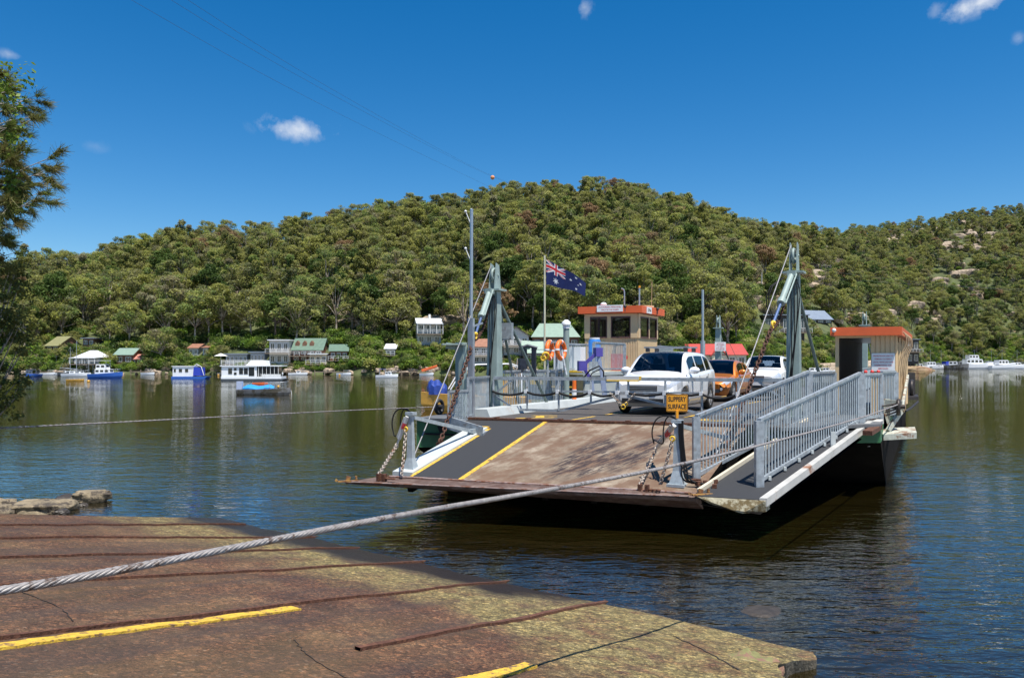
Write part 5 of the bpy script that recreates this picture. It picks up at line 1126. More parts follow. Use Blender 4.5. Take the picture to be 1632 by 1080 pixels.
# --- pylons
def lace(mb, pts, r, n=6): mb.tube(pts, r, n)
def chain(name, p, q, parent, m, link=.10, sag=0.0, r=.013, wid=.034):
    p = Vector(p); q = Vector(q); mb = MB(); L_ = (q - p).length; n = max(2, int(L_ / (link * .72))); pts = [p.lerp(q, i / n) - Vector((0, 0, sag * 4 * (i / n) * (1 - i / n))) for i in range(n + 1)]
    for i in range(n):
        c = (pts[i] + pts[i + 1]) / 2; d_ = (pts[i + 1] - pts[i]).normalized(); s = d_.orthogonal().normalized(); ax = s if i % 2 else d_.cross(s); mb.torus(c, wid, r, ax, 10, 5, 0, sx=link / (2 * wid), long_ax=d_)
    return mb.build(name, m, parent)
def pylon(u, v, H, lug=None, rod=None, side=1, near=True):
    P = F(u, v, ZD); col = MB(); up = Vector((0, 0, 1)); bz = .20; tz = .125
    ringb = [P + AX * (a * bz) + TX * (b * bz * .85) for a, b in ((-1, -1), (-1, 1), (1, 1), (1, -1))]; ringt = [P + up * (H - ZD) + AX * (a * tz * .9) + TX * (b * tz * 1.1) for a, b in ((-1, -1), (-1, 1), (1, 1), (1, -1))]
    col.add(ringb + ringt, [(0, 1, 5, 4), (1, 2, 6, 5), (2, 3, 7, 6), (3, 0, 4, 7), (4, 5, 6, 7)])
    col.box(P + up * .03, (.7, .7, .06), -TH); c = col.build('pylon', gpaint, ferry)
    T_ = P + up * (H - ZD)
    m2 = MB(); m2.box(T_ + up * .03, (.52, .44, .05), -TH)
    for s in (-1, 1): m2.prism([T_ + TX * (s * .085) + AX * (-.2) + up * .05, T_ + TX * (s * .085) + AX * .16 + up * .05, T_ + TX * (s * .085) + AX * .06 + up * .72, T_ + TX * (s * .085) - AX * .1 + up * .78], TX * .025)
    m2.torus(T_ + up * .45, .17, .04, TX, 18, 6); m2.tube([T_ + up * .45 - TX * .13, T_ + up * .45 + TX * .13], .03, 8); m2.build('pylon_head', gpaint, c)
    m2 = MB()
    for dv, du in ((.55, 2.3), (-.35, 2.2)): m2.tube([T_ + AX * .1 + up * (-.1), F(u + du, v + dv, ZD)], .045, 8)
    m2.build('back_stay', mat('dark_green_stay', (.13, .17, .155), .5, .1, .2, 5), c)
    if near:
        m2 = MB()
        for k_ in range(4):
            o = (-.06 + .035 * k_); pts = [T_ + TX * (.03 * k_) - AX * .17 + up * -.15]
            for q in range(1, 9):
                e = q / 8; pts.append(T_.lerp(P, e) - AX * (.20 + .06 * math.sin(e * 3.1)) + TX * (o + (.05 + .035 * k_) * math.sin(e * 3.3 + k_ * .5)))
            m2.tube(smooth(pts, it=1), .013, 6)
        pts = [T_ - AX * .2 - TX * .2 + up * -.1] + [T_ - AX * (.5 + .15 * math.sin(e * 3.1)) - TX * (.28 + .22 * math.sin(e * 3.14)) + up * (-.1 - 1.2 * e) for e in (.2, .4, .6, .8, 1)]
        m2.tube(pts, .016, 6); m2.tube([p - TX * .06 + AX * .05 for p in pts], .014, 6); m2.build('hydraulic_hoses', blackp, c)
    if lug is not None:
        lug = Vector(lug); top = T_ - AX * .28 + up * -.02; d_ = (lug - top).normalized(); L_ = (lug - top).length; a = top + d_ * (L_ * .20); b = top + d_ * (L_ * .33); s_ = d_.cross(AX).normalized()
        m2 = MB(); m2.tube([top, a], .075, 10); m2.tube([a - d_ * .12, a + d_ * .03], .10, 10); m2.tube([top + s_ * .11, a + s_ * .11], .02, 6); m2.box(top, (.2, .24, .14), -TH); cy = m2.build('hydraulic_ram', gpaint, c)
        m2 = MB(); m2.tube([a, b], .035, 8); m2.build('ram_rod', bluerod, c)
        m2 = MB(); m2.torus(b + d_ * .08, .075, .028, TX, 14, 6); m2.tube([b - d_ * .03, b + d_ * .02], .055, 8); m2.build('shackle', yellowp, c)
        chain('lifting_chain', b + d_ * .14, lug, c, rustchain, .15, r=.019, wid=.044)
        chain('safety_chain', T_ - AX * .05 - TX * .12 + up * -.3, b + d_ * .25, c, rustchain, .1, .25)
        m2 = MB(); m2.torus(lug, .07, .025, TX, 14, 6); m2.box(lug - up * .08, (.16, .12, .12), -TH); m2.build('chain_lug', rust, ramp)
    if rod is not None:
        m2 = MB(); m2.tube([T_ - AX * .12 - TX * .05 + up * .70, Vector(rod)], .015, 6); m2.build('fore_stay', mat('stay_wire', (.26, .25, .25), .5, .3, .2, 20), c)
    return c
pyl = pylon(2.7, -1.07, 4.98, F(-1.88, .05, 1.22), F(-3.45, .42, 1.10))
pyr = pylon(3.2, 6.65, 5.22, F(-1.4, 6.1, 1.32), F(-2.2, 6.08, 1.2))
pylon(29.8, -1.56, 4.95, None, F(34, -.9, 2), near=False); pylon(29, 6.2, 4.95, None, F(33, 6, 2), near=False)
mb = MB(); mb.box(at(806, 528, 22.6), (.42, .14, .48), -TH + .1); mb.box(at(806, 528, 22.53), (.36, .02, .42), -TH + .1); mb.build('control_box', galv, pyl)
mb = MB(); q = at(1148, 552, 46); mb.box(q, (.62, .04, .52), -TH * .4); sg = mb.build('notice', reflw, ferry)
rt = Vector((math.cos(TH * .4), -math.sin(TH * .4), 0)); text_mesh(['PEDESTRIANS', 'ARE TO REMAIN', 'ON FERRY', 'UNTIL VEHICLES', 'HAVE EMBARKED'], .062, signr, 'notice_text', sg, q + rt.cross(Vector((0, 0, 1))) * .025, rt, (0, 0, 1), 1.4)
# far end: raised far ramp, fences
mb = MB(); mb.slab([F(30.2, 0, 1.58), F(30.2, 6, 1.58), F(34, 6, 1.2), F(34, 0, 1.2)], .15); mb.build('far_ramp', rc, ferry)
picket(ferry, F(30, 6.4, ZD), F(34, 6.3, 1.2), 1.1, .14, name='ramp_fence'); picket(ferry, F(12, 6.9, ZD), F(29, 6.5, ZD), 1.1, .16, name='deck_fence')
# --- ramp posts with struts, small rams and chains
def ramp_post(base, top_, foot, nose_lug, parent, cyl_end, chain2_end, w=.068):
    base = Vector(base); top_ = Vector(top_); mb = MB(); up = Vector((0, 0, 1)); v_ = top_ - base
    rg = []
    for e, s in ((0, 2.0), (.06, 1.8), (.24, 1.05), (1, .66)):
        c_ = base + v_ * e; rg.append([c_ + AX * (a * w * s * .8) + TX * (b * w * s) for a, b in ((-1, -1), (-1, 1), (1, 1), (1, -1))])
    mb.loft(rg, smooth=False); mb.box(base + up * .02, (.32, .3, .05), -TH); mb.box(top_ + up * .01, (.19, .15, .06), -TH); mb.beam(top_ - up * .06, foot, .055, .075); mb.box(Vector(foot) + up * .0, (.14, .14, .1), -TH)
    p = mb.build('ramp_post', galvp, parent)
    a = top_ - up * .05 - AX * .08 - TX * .03; ce = Vector(cyl_end); d_ = (ce - a).normalized(); mb = MB(); mb.tube([a, ce - d_ * .16], .042, 10); mb.tube([ce - d_ * .16, ce - d_ * .02], .02, 8); mb.tube([a + d_ * .02 - TX * .07, a.lerp(ce, .7) - TX * .07], .015, 6); cy = mb.build('ramp_ram', whitep, p)
    mb = MB(); mb.torus(ce, .045, .018, TX, 12, 5); mb.build('ram_eye', galvchain, p)
    mb = MB(); mb.tube([a.lerp(ce, .30) + d_.cross(TX) * .045, a.lerp(ce, .42) + d_.cross(TX) * .045], .012, 5); 
    mb.tube([a.lerp(ce, .22), a.lerp(ce, .40)], .0432, 10); mb.build('red_marking', signr, cy)
    mb = MB()
    for k_ in range(2):
        o = TX * (-.05 - .04 * k_); mb.tube(smooth([top_ + up * .03, top_ + o * 2 + up * (.12), top_ + o * 4.5 + up * .06, top_ + o * 5.5 - up * .2, top_ + o * 4.6 - up * .45 - TX * .02, ce + up * .2 - TX * .05]), .013, 6)
    mb.build('hose', blackp, p)
    chain('ramp_chain', ce, nose_lug, p, galvchain, .085, .0, r=.012, wid=.03)
    chain('hanging_chain', base.lerp(top_, .72) - TX * .07 - AX * .08, chain2_end, p, galvchain, .085, .03, r=.012, wid=.03)
    mb = MB(); lg = Vector(nose_lug); mb.torus(base.lerp(top_, .74) - TX * .07 - AX * .08, .04, .018, AX, 12, 6); mb.build('chain_shackle', yellowp, p)
    mb = MB()
    for o in (0, .13): mb.box(lg + TX * o - up * .06, (.06, .1, .14), -TH)
    for k_ in range(3): mb.torus(lg + TX * (.20 + .07 * k_) - up * .07, .032, .014, up, 10, 5)
    mb.build('chain_anchor', rust, p); return p
pl = ramp_post(F(-3.50, .37, .76), F(-3.50, .37, 1.94), F(-1.25, .45, 1.42), pz(604, 755, .84), ferry, pz(632, 710, 1.28), pz(640, 757, .78))
pr = ramp_post(F(-3.55, 5.73, .76), F(-3.55, 5.73, 1.92), F(-1.3, 6.05, 1.45), pz(1020, 772, .82), ferry, pz(1045, 716, 1.30), pz(1052, 771, .78))
mb = MB()
for k_ in range(4):
    o = TX * (.05 + .022 * k_) + AX * -.06; b0 = F(-3.55, 5.73, 1.95); mb.tube(smooth([b0 + o, b0 + o - Vector((0, 0, .3)), b0 + o + TX * .05 - Vector((0, 0, .75)), b0 + o * 1.2 + TX * (.03 + .06 * (k_ % 2)) - Vector((0, 0, 1.08)), b0 + TX * (.35 + .05 * k_) - Vector((0, 0, 1.12))]), .017, 6)
mb.build('hydraulic_hoses', blackp, pr)
mb = MB()
for k_ in range(7): mb.box(F(-3.5 + random.uniform(-.15, .15), 5.73 + .25 + .07 * k_, .80 + random.uniform(0, .06)), (.08, .1, .08), k_)
mb.build('valve_block', rust, pr)
sc = pz(1079, 642, 2.13); rgt = Vector((math.cos(.10), -math.sin(.10), 0)); nrm = rgt.cross(Vector((0, 0, 1)))   # faces the slipway
mb = MB(); mb.box(sc - nrm * .02 - Vector((0, 0, .02)), (.04, .02, .1), 0); sw, sh, rr_ = .225, .185, .03
def rounded(w, h_, r, off): 
    pts = []
    for cx_, cz_, a0 in ((w - r, h_ - r, 0), (-w + r, h_ - r, 90), (-w + r, -h_ + r, 180), (w - r, -h_ + r, 270)):
        for k_ in range(5): an = R(a0 + k_ * 22.5); pts.append(sc + rgt * (cx_ + r * math.cos(an)) + Vector((0, 0, cz_ + r * math.sin(an))) + nrm * off)
    return pts
mb = MB(); mb.prism(rounded(sw, sh, rr_, 0), nrm * .006); mb.beam(sc - nrm * .02 - Vector((0, 0, .16)), sc - nrm * .02 - Vector((0, 0, .32)), .1, .05); sign = mb.build('warning_sign', signo, ferry)
mb = MB(); o_, i_ = rounded(sw - .008, sh - .008, rr_, .0075), rounded(sw - .018, sh - .018, rr_ - .008, .0075); n_ = len(o_); mb.add(o_ + i_, [(k_, (k_ + 1) % n_, n_ + (k_ + 1) % n_, n_ + k_) for k_ in range(n_)]); mb.build('sign_border', signb, sign)
text_mesh(['SLIPPERY', 'SURFACE'], .142, signb, 'sign_text', sign, sc + nrm * .007, rgt, (0, 0, 1), 1.12, xs=.66, bold=.02)
# --- boom gate
BU = 2.5
def BP(v, z): return F(BU, v, z)
def gate(vs_, piv, tip, s):
    mb = MB(); mb.beam(BP(piv, 2.56), BP(tip, 2.56), .07, .09)
    for i, v in enumerate(vs_):
        e = i / (len(vs_) - 1); zb = 1.70 if abs(v - piv) < 2.0 else (1.70 + (abs(v - piv) - 2.0) * .27); mb.beam(BP(v, zb), BP(v, 2.52), .07, .05)
    k1 = piv + s * 1.95; mb.beam(BP(piv, 1.70), BP(k1, 1.70), .05, .06); mb.beam(BP(k1, 1.70), BP(tip, 2.12), .05, .06); mb.beam(BP(k1, 2.22), BP(tip, 2.22), .045, .045); mb.beam(BP(piv, 2.1), BP(piv + s * .55, 2.52), .05, .05); mb.beam(BP(piv, 2.1), BP(piv + s * .6, 1.72), .05, .05)
    g = mb.build('boom_gate', galv, ferry); mb = MB()
    for v0, v1 in zip(vs_[:-1], vs_[1:]):
        sg = random.uniform(.04, .13); pts = [F(BU - .07, v0 + (v1 - v0) * q / 8, 2.2 - sg * 4 * (q / 8) * (1 - q / 8) + random.uniform(-.004, .004)) for q in range(9)]; mb.tube(pts, .032, 8)
    mb.build('rubber_hose', blackp, g); mb = MB()
    for v in vs_[1:]: mb.box(F(BU - .07, v, 2.21), (.08, .08, .1), -TH)
    mb.build('hose_clamps', reflw, g); return g
g1 = gate([-1.0, -.03, .86, 1.74, 2.46], -1.0, 2.46, 1); g2 = gate([6.5, 5.47, 4.59, 3.68, 2.73], 6.5, 2.73, -1)
mb = MB(); mb.box(F(BU - .02, 2.6, 2.585), (.86, .12, .10), -TH + .13); cp = mb.build('centre_latch', whitep, g1); mb = MB(); mb.box(F(BU - .03, 2.6, 2.52), (.84, .13, .035), -TH + .13); mb.box(F(BU, 3.04, 2.585), (.05, .14, .1), -TH + .13); mb.build('yellow_latch_edge', yellowp, g1)
chain('latch_chain', F(BU - .12, 2.3, 2.2), F(BU - .12, 2.62, 1.86), g1, galvchain, .07, r=.011, wid=.026); chain('latch_chain', F(BU - .12, 2.95, 2.2), F(BU - .12, 2.66, 1.86), g2, galvchain, .07, r=.011, wid=.026)
mb = MB(); mb.torus(F(BU - .12, 2.64, 1.84), .055, .02, AX, 14, 6); mb.torus(F(BU - .12, 2.72, 1.92), .035, .016, AX, 12, 6); mb.build('latch_shackle', yellowp, g1)
# pivot block beside left pylon
mb = MB(); mb.box(F(2.3, -1.05, 1.67), (.5, .45, .16), -TH); mb.box(F(2.3, -1.2, 1.4), (.35, .3, .6), -TH); mb.box(F(2.35, -.85, 1.45), (.12, .3, .5), -TH); mb.build('gate_pivot', mat('dark_pivot_steel', (.10, .10, .10), .6, .3, .3, 9, col2=(.22, .1, .06), thr=.58), g1)
# --- left side gear: platform, fences, mast, flap column
mb = MB(); mb.slab([at(712, 672, 19.0), at(770, 690, 18.2), at(812, 668, 20.2), at(768, 655, 22.0)], .16); mb.beam(at(717, 674, 18.9), at(768, 690, 18.2), .05, .3); mb.build('side_platform', galv, ferry)
def zpicket(x0, x1, d0, d1, zb, h, **k): a = at(x0, 577, d0); a.z = zb; b = at(x1, 577, d1); b.z = zb; return picket(ferry, a, b, h, **k)
zpicket(715, 746, 19.0, 19.6, 1.50, .80, sp=.10, name='platform_fence', post=.05); zpicket(746, 786, 19.8, 22.6, 1.55, 1.05, sp=.11, name='platform_fence', post=.06)
# expanded-metal guard in the platform fence
mb = MB(); A = at(716, 577, 18.97); B = at(745, 577, 19.55)
for k_ in range(14):
    for sg in (-1, 1):
        e0 = k_ / 14; e1 = e0 + sg * .45; e1c = max(0, min(1, e1)); f_ = abs(e1c - e0) / .45
        mb.beam(Vector((*A.lerp(B, e0).xy, 1.58)), Vector((*A.lerp(B, e1c).xy, 1.58 + .68 * f_)), .008, .008)
mb.build('mesh_guard', galvp, ferry)
mb = MB(); b = at(751, 690, 20.3); mb.beam((b.x, b.y, 1.3), (b.x, b.y, 4.12), .15, .10, up=AX); mb.beam((b.x + .02, b.y - .05, 3.9), (b.x + .3, b.y - .05, 4.0), .04, .05); mb.tube([(b.x, b.y, 4.1), (b.x + .01, b.y, 6.9)], [.045, .04], 8); mast = mb.build('light_mast', steelpipe, ferry)
mb = MB()
for yy in (337, 396): q = at(742, yy, 20.3); mb.sphere(q, .035, 8, 6); mb.tube([q, at(751, yy + 22, 20.3)], .012, 5)
mb.sphere(at(751, 334, 20.3), .03, 8, 6); mb.build('navigation_light', reflw, mast)
mb = MB(); b = at(735, 640, 21); mb.beam((b.x, b.y, 1.5), (b.x, b.y, 3.52), .24, .2, up=AX); mb.beam((b.x - .5, b.y - .1, 3.47), (b.x + .12, b.y, 3.47), .4, .04); mb.beam((b.x - .12, b.y, 3.4), (b.x - .4, b.y - .05, 3.44), .04, .16); mb.build('column_with_flap', gpaint, ferry)
mb = MB(); b = at(851, 600, 24); mb.beam((b.x, b.y, 2.55), (b.x, b.y, 3.45), .12, .1, up=AX); mb.tube([(b.x - .45, b.y, 3.4), (b.x - .2, b.y, 3.5), (b.x + .1, b.y, 3.42)], .05, 7); mb.box((b.x - .35, b.y + .1, 2.95), (.22, .2, .34), .3); mb.box((b.x - .3, b.y + .1, 3.3), (.16, .16, .22), .2); mb.cyl((b.x - .38, b.y, 2.7), .07, .2, 8); c_ = mb.build('capstan_motor', mat('dark_motor', (.03, .035, .05), .5, .3, .3, 12), ferry)
mb = MB(); mb.torus((b.x + .35, b.y, 3.2), .09, .035, (0, 1, .3), 12, 6); mb.torus((b.x + .28, b.y, 3.12), .07, .03, (.3, 1, 0), 12, 6); mb.build('yellow_coil', yellowp, c_)
# yellow and dark machinery steps left of the boom
mb = MB()
for i in range(4): q = F(8.6 + .28 * i, -1.75, ZD + .26 * (i + 1)); mb.box(q, (.9, .3, .04), -TH)
mb.box(F(10, -2.1, 2.1), (1.0, .6, .9), -TH); mb.build('steps', mat('dark_olive_panel', (.07, .065, .03), .7, 0, .3, 4), ferry)
mb = MB()
for i in range(4): q = F(8.46 + .28 * i, -1.72, ZD + .26 * (i + 1) + .02); mb.box(q, (.92, .03, .045), -TH)
mb.build('step_edges', yellowp, ferry)
# --- machinery house, upper platform and left cabin
mh = MB(); mh.slab([F(10.2, -3.9, 2.62), F(10.2, -1.5, 2.62), F(21, -1.6, 2.62), F(21, -3.9, 2.62)], .12); mh.slab([F(10.4, -3.8, 2.5), F(10.4, -1.6, 2.5), F(20.8, -1.7, 2.5), F(20.8, -3.8, 2.5)], .9); house_ = mh.build('machinery_house', mat('pale_grey_green', (.46, .50, .47), .6, 0, .1, 3, col2=(.3, .2, .12), thr=.68), ferry)
mb = MB()
for k_ in range(5): mb.box(F(10.15, -1.9 - .38 * k_, 2.3), (.3, .06, .25), -TH)
mb.box(F(10.05, -2.4, 2.66), (1.2, .35, .08), -TH); mb.build('pipe_fittings', yellowp, house_)
picket(ferry, F(12.3, -3.4, 2.64), F(14.6, -3.0, 2.64), 1.1, .12, name='upper_fence', post=.07); picket(ferry, F(11.6, -1.75, 2.64), F(14.2, -1.5, 2.64), 1.12, .11, name='upper_fence', post=.12); picket(ferry, F(18.4, -1.5, 2.64), F(21, -1.6, 2.64), 1.1, .12, name='upper_fence')
mb = MB(); mb.box(F(13.6, -3.55, 3.15), (1.2, .5, .95), -TH); mb.build('white_locker', reflw, ferry)
mb = MB(); mb.box(F(14.9, -2.05, 3.0), (.42, .3, .7), -TH); mb.box(F(14.95, -1.72, 3.2), (.1, .2, .15), -TH); mb.build('red_cabinet', redp, ferry)
def corr_wall(mb, p, q, z0, z1, mi=0, pitch=.1, out=None):
    """vertical-ribbed cladding panel"""
    p = Vector(p); q = Vector(q); L_ = (q - p).length; n = max(1, int(L_ / pitch)); nr = Vector(((q - p).y, -(q - p).x, 0)).normalized(); a = []
    for i in range(n):
        for e, o in ((0, 0), (.62, 0), (.70, -.018), (.92, -.018)): a.append(p + (q - p) * ((i + e) / n) + nr * o)
    a.append(q); vs = [Vector((w.x, w.y, z0)) for w in a] + [Vector((w.x, w.y, z1)) for w in a]; n2 = len(a); mb.add(vs, [(i, i + 1, n2 + i + 1, n2 + i) for i in range(n2 - 1)], mi)
    mb.beam(Vector((p.x, p.y, (z0 + z1) / 2)) - nr * .05, Vector((q.x, q.y, (z0 + z1) / 2)) - nr * .05, .06, z1 - z0 - .002, mi=mi)
def cabin_left():
    c0 = F(15.5, -1.4); t_ = SK.normalized(); fl = c0 - t_ * 2.3; br = c0 + AX * 2.6; bl = fl + AX * 2.6; mb = MB(); Z0, Z1, W0, W1 = 2.62, 5.06, 4.03, 4.95
    corr_wall(mb, fl, c0, Z0, W0); corr_wall(mb, c0, br, Z0, W0); corr_wall(mb, br, bl, Z0, W0); corr_wall(mb, bl, fl, Z0, W0)
    def posts(p, q, segs):
        for a, b in segs: A_ = p.lerp(q, a); B_ = p.lerp(q, b); mb.beam(Vector((*A_.xy, (W0 + Z1) / 2)), Vector((*B_.xy, (W0 + Z1) / 2)), .07, Z1 - W0)
        mb.beam(Vector((*p.xy, (W1 + Z1) / 2)), Vector((*q.xy, (W1 + Z1) / 2)), .066, Z1 - W1)
    posts(fl, c0, [(0, .10), (.43, .50), (.87, 1)]); posts(c0, br, [(0, .10), (.50, .56), (.93, 1)]); posts(br, bl, [(0, .1), (.45, .55), (.9, 1)]); posts(bl, fl, [(0, .1), (.45, .55), (.9, 1)])
    cab = mb.build('cabin', cream, ferry)
    mb = MB(); o = .22; mb.prism([Vector((*(fl - t_ * o - AX * .22).xy, Z1 + .02)), Vector((*(c0 + t_ * .25 - AX * .22).xy, Z1 + .02)), Vector((*(br + t_ * .25 + AX * .25).xy, Z1 + .02)), Vector((*(bl - t_ * o + AX * .25).xy, Z1 + .02))], (0, 0, .30)); mb.build('cabin_roof', orange, cab)
    mb = MB(); mb2 = MB()
    for p, q, segs in ((fl, c0, [(.10, .27), (.27, .43), (.50, .87)]), (c0, br, [(.10, .50), (.56, .93)]), (br, bl, [(.1, .45), (.55, .9)]), (bl, fl, [(.1, .45), (.55, .9)])):
        for a, b in segs:
            A_ = p.lerp(q, a); B_ = p.lerp(q, b); mb.add([Vector((*A_.xy, W0)), Vector((*B_.xy, W0)), Vector((*B_.xy, W1)), Vector((*A_.xy, W1))], [(0, 1, 2, 3)])
            for z in (W0 + .03, W1 - .03): mb2.beam(Vector((*A_.xy, z)), Vector((*B_.xy, z)), .085, .06)
            for e in (A_, B_): mb2.beam(Vector((*e.xy, W0)), Vector((*e.xy, W1)), .084, .05, up=AX)
    w = mb2.build('window_frame', brownf, cab); mb.build('window_pane', glassc, w)
    mb = MB(); mb.slab([Vector((*(p).xy, 3.1)) for p in (fl + t_ * .1 + AX * .1, c0 - t_ * .1 + AX * .1, br - t_ * .1 - AX * .1, bl + t_ * .1 - AX * .1)], .05); mb.box(Vector((*(fl + t_ * 1.2 + AX * 1.3).xy, 3.6)), (.9, .5, .9), -TH); mb.build('console', darkin, cab)
    # sign on the fascia
    sc_ = fl + t_ * (2.3 * .52) - AX * .26; sc_.z = Z1 + .22; mb = MB(); mb.box(sc_, (1.12, .03, .28), -math.atan2(-t_.y, t_.x)); sg_ = mb.build('cabin_sign', reflw, cab)
    text_mesh(['AUTHORISED PERSONNEL', 'ONLY IN THE CABIN'], .082, signr, 'cabin_sign_text', sg_, sc_ + Vector((t_.y, -t_.x, 0)) * .018, t_, (0, 0, 1), 1.4)
    nc = c0 + AX * .65 + t_ * .27; nc.z = Z1 + .16; mb = MB(); mb.box(nc, (.03, .62, .27), -TH); ns = mb.build('number_plate', reflw, cab); text_mesh(['22966'], .17, signb, 'number_text', ns, nc + TX * .018, AX, (0, 0, 1))
    text_mesh(['MAX LOAD 50 T'], .05, signb, 'number_text', ns, nc + TX * .018 - Vector((0, 0, .1)), AX, (0, 0, 1)) if False else None
    mb = MB(); q = fl + t_ * .75 + AX * .2; mb.cyl((q.x, q.y, Z1 + .3), .10, .1, 12); mb.sphere((q.x, q.y, Z1 + .42), .14, 12, 8, sc=(1, 1, .7)); mb.build('roof_vent', reflw, cab)
    mb = MB(); q = fl + t_ * 1.62 + AX * .3; mb.tube([(q.x, q.y, Z1 + .3), (q.x, q.y, Z1 + .95), (q.x - .03, q.y, Z1 + 1.05), (q.x - .13, q.y, Z1 + 1.1)], .03, 7); mb.tube([(q.x + .15, q.y, Z1 + .3), (q.x + .2, q.y, Z1 + .42)], .01, 5); mb.build('gooseneck_vent', steelpipe, cab)
    mb = MB(); q = c0 + AX * .5 - t_ * .1; mb.tube([(q.x, q.y, Z1 + .3), (q.x, q.y, Z1 + 1.12)], .035, 7); mb.build('beacon_post', steelpipe, cab); mb = MB(); mb.cyl((q.x, q.y, Z1 + 1.12), .05, .09, 10); mb.build('beacon', signo, cab)
    mb = MB(); q = c0 + AX * 1.8; mb.tube([(q.x, q.y, Z1 + .3), (q.x + .02, q.y, Z1 + 1.5)], .012, 5); mb.box((q.x - .3, q.y - .4, Z1 + .36), (.6, .3, .1), .3); mb.build('aerial', cream, cab)
    mb = MB()
    for q in (c0 - t_ * .42 - AX * .36, c0 + t_ * .3 + AX * 1.7): mb.sphere((q.x, q.y, Z1 + .28), .07, 8, 6); mb.tube([(q.x, q.y, Z1 + .28), (q.x, q.y, Z1 + .05)], .02, 5)
    mb.build('floodlight', plast, cab)
    return fl + t_ * 1.62 + AX * .55
opp = cabin_left()
def shelter_right():
    t_ = SK.normalized(); fl = F(4.9, 7.42); fr = F(4.9, 8.86); L_ = 7.0; bl = fl + AX * L_; br = fr + AX * L_; Z0, Z1 = ZD, 3.70; mb = MB(); w = (fr - fl).length; d1 = fl + t_ * .09; d2 = fl + t_ * (w * .60)
    corr_wall(mb, d2, fr, Z0, Z1, pitch=.11); mb.beam(Vector((*fl.xy, (Z0 + Z1) / 2)), Vector((*d1.xy, (Z0 + Z1) / 2)), .08, Z1 - Z0); mb.beam(Vector((*d1.xy, Z1 - .03)), Vector((*d2.xy, Z1 - .03)), .08, .06)
    corr_wall(mb, fr + AX * .0, fr + AX * .35, Z0, Z1); corr_wall(mb, fr + AX * .35, br, Z0, 2.55, pitch=.14)
    for e in (.35, 2.0, 3.7, 5.3, 6.9): q = fr + AX * e; mb.beam((q.x, q.y, Z0), (q.x, q.y, Z1), .06, .06)
    corr_wall(mb, br, br - t_ * (w * .38), Z0, Z1); sh_ = mb.build('passenger_shelter', cream, ferry)
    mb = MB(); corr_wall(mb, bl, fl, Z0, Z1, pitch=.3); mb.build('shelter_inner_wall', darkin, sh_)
    mb = MB(); mb.slab([Vector((*p.xy, Z1 - .02)) for p in (fl + t_ * .05 + AX * .05, fr - t_ * .05 + AX * .05, br, bl)], .03); mb.build('shelter_ceiling', mat('brown_ceiling', (.16, .13, .11), .3, .2, .15, 3), sh_)
    mb = MB(); mb.prism([Vector((*p.xy, Z1)) for p in (fl - t_ * .1 - AX * .22, fr + t_ * .16 - AX * .22, br + t_ * .16 + AX * .2, bl - t_ * .1 + AX * .2)], (0, 0, .22)); mb.build('shelter_roof', orange, sh_)
    mb = MB()
    for e in (.5, 2.15, 3.85, 5.45): a = fr + AX * e - t_ * .01; b = fr + AX * (e + 1.35) - t_ * .01; mb.add([Vector((*a.xy, 2.6)), Vector((*b.xy, 2.6)), Vector((*b.xy, 3.55)), Vector((*a.xy, 3.55))], [(0, 1, 2, 3)])
    mb.build('shelter_window', glassd, sh_)
    mb = MB()
    for k_ in range(5):
        q = fr + AX * (.35 + 1.1 * k_) + t_ * .05; mb.tube(smooth([(q.x, q.y, 1.5), (q.x, q.y, 2.7), (q.x + .07, q.y, 3.2), (q.x + .22, q.y - .02, 3.5), (q.x + .16, q.y - .05, 3.78), (q.x - .05, q.y - .05, 3.86)]), .015, 6)
    mb.build('side_pipes', mat('rusty_orange_pipe', (.48, .34, .20), .6, 0, .25, 8), sh_)
    w_ = (fr - fl).length; sc_ = fl + t_ * (w_ * .80) - AX * .03; sc_.z = 3.0; mb = MB(); mb.box(sc_, (.56, .025, .47), math.atan2(t_.y, t_.x)); sg_ = mb.build('passenger_sign', reflw, sh_)
    nr = Vector((t_.y, -t_.x, 0)); text_mesh(['PEDESTRIANS ARE TO', 'REMAIN ON FERRY', 'UNTIL VEHICLES HAVE', 'DISEMBARKED AND', 'EMBARKED'], .048, signr, 'passenger_sign_text', sg_, sc_ + nr * .015, t_, (0, 0, 1), 1.7)
    mb = MB(); q = fl - AX * .28 - t_ * .0; mb.sphere((q.x, q.y, 3.84), .055, 10, 8); mb.build('shelter_lamp', reflw, sh_)
    mb = MB(); q = bl + t_ * .85 - AX * 2.0; mb.beam((q.x, q.y, 1.6), (q.x, q.y, 3.68), .28, .2); mb.build('inner_column', gpaint, sh_)
shelter_right()
# --- cable winch bracket on the right side
wm = mat('weathered_green_white', (.42, .43, .36), .7, 0, .25, 9, col2=(.22, .12, .07), thr=.54)
mb = MB(); a = at(1412, 660, 19.6); mb.beam((a.x, a.y, 1.3), (a.x, a.y, 2.1), .1, .16); mb.beam(at(1410, 643, 19.6), at(1438, 645, 19.4), .1, .2); mb.slab([at(1395, 682, 19.6), at(1408, 692, 18.9), at(1461, 689, 18.9), at(1458, 680, 19.7)], .14); mb.beam(at(1415, 686, 19.2), at(1436, 655, 19.4), .08, .1); mb.beam(at(1438, 650, 19.5), at(1447, 600, 24), .06, .12)
wb = mb.build('winch_bracket', wm, ferry); mb = MB(); c_ = at(1432, 648, 19.3); mb.torus(c_, .15, .05, TX, 18, 8); mb.cyl(c_ - Vector((0, 0, .2)), .05, .3, 8); mb.tube([c_ - TX * .15, c_ + TX * .15], .05, 8)
for k_ in range(4): mb.tube([c_ + Vector((0, 0, .06 * k_ - .1)), at(1412 - k_ * 2, 662 - 5 * k_, 19.4)], .02, 5)
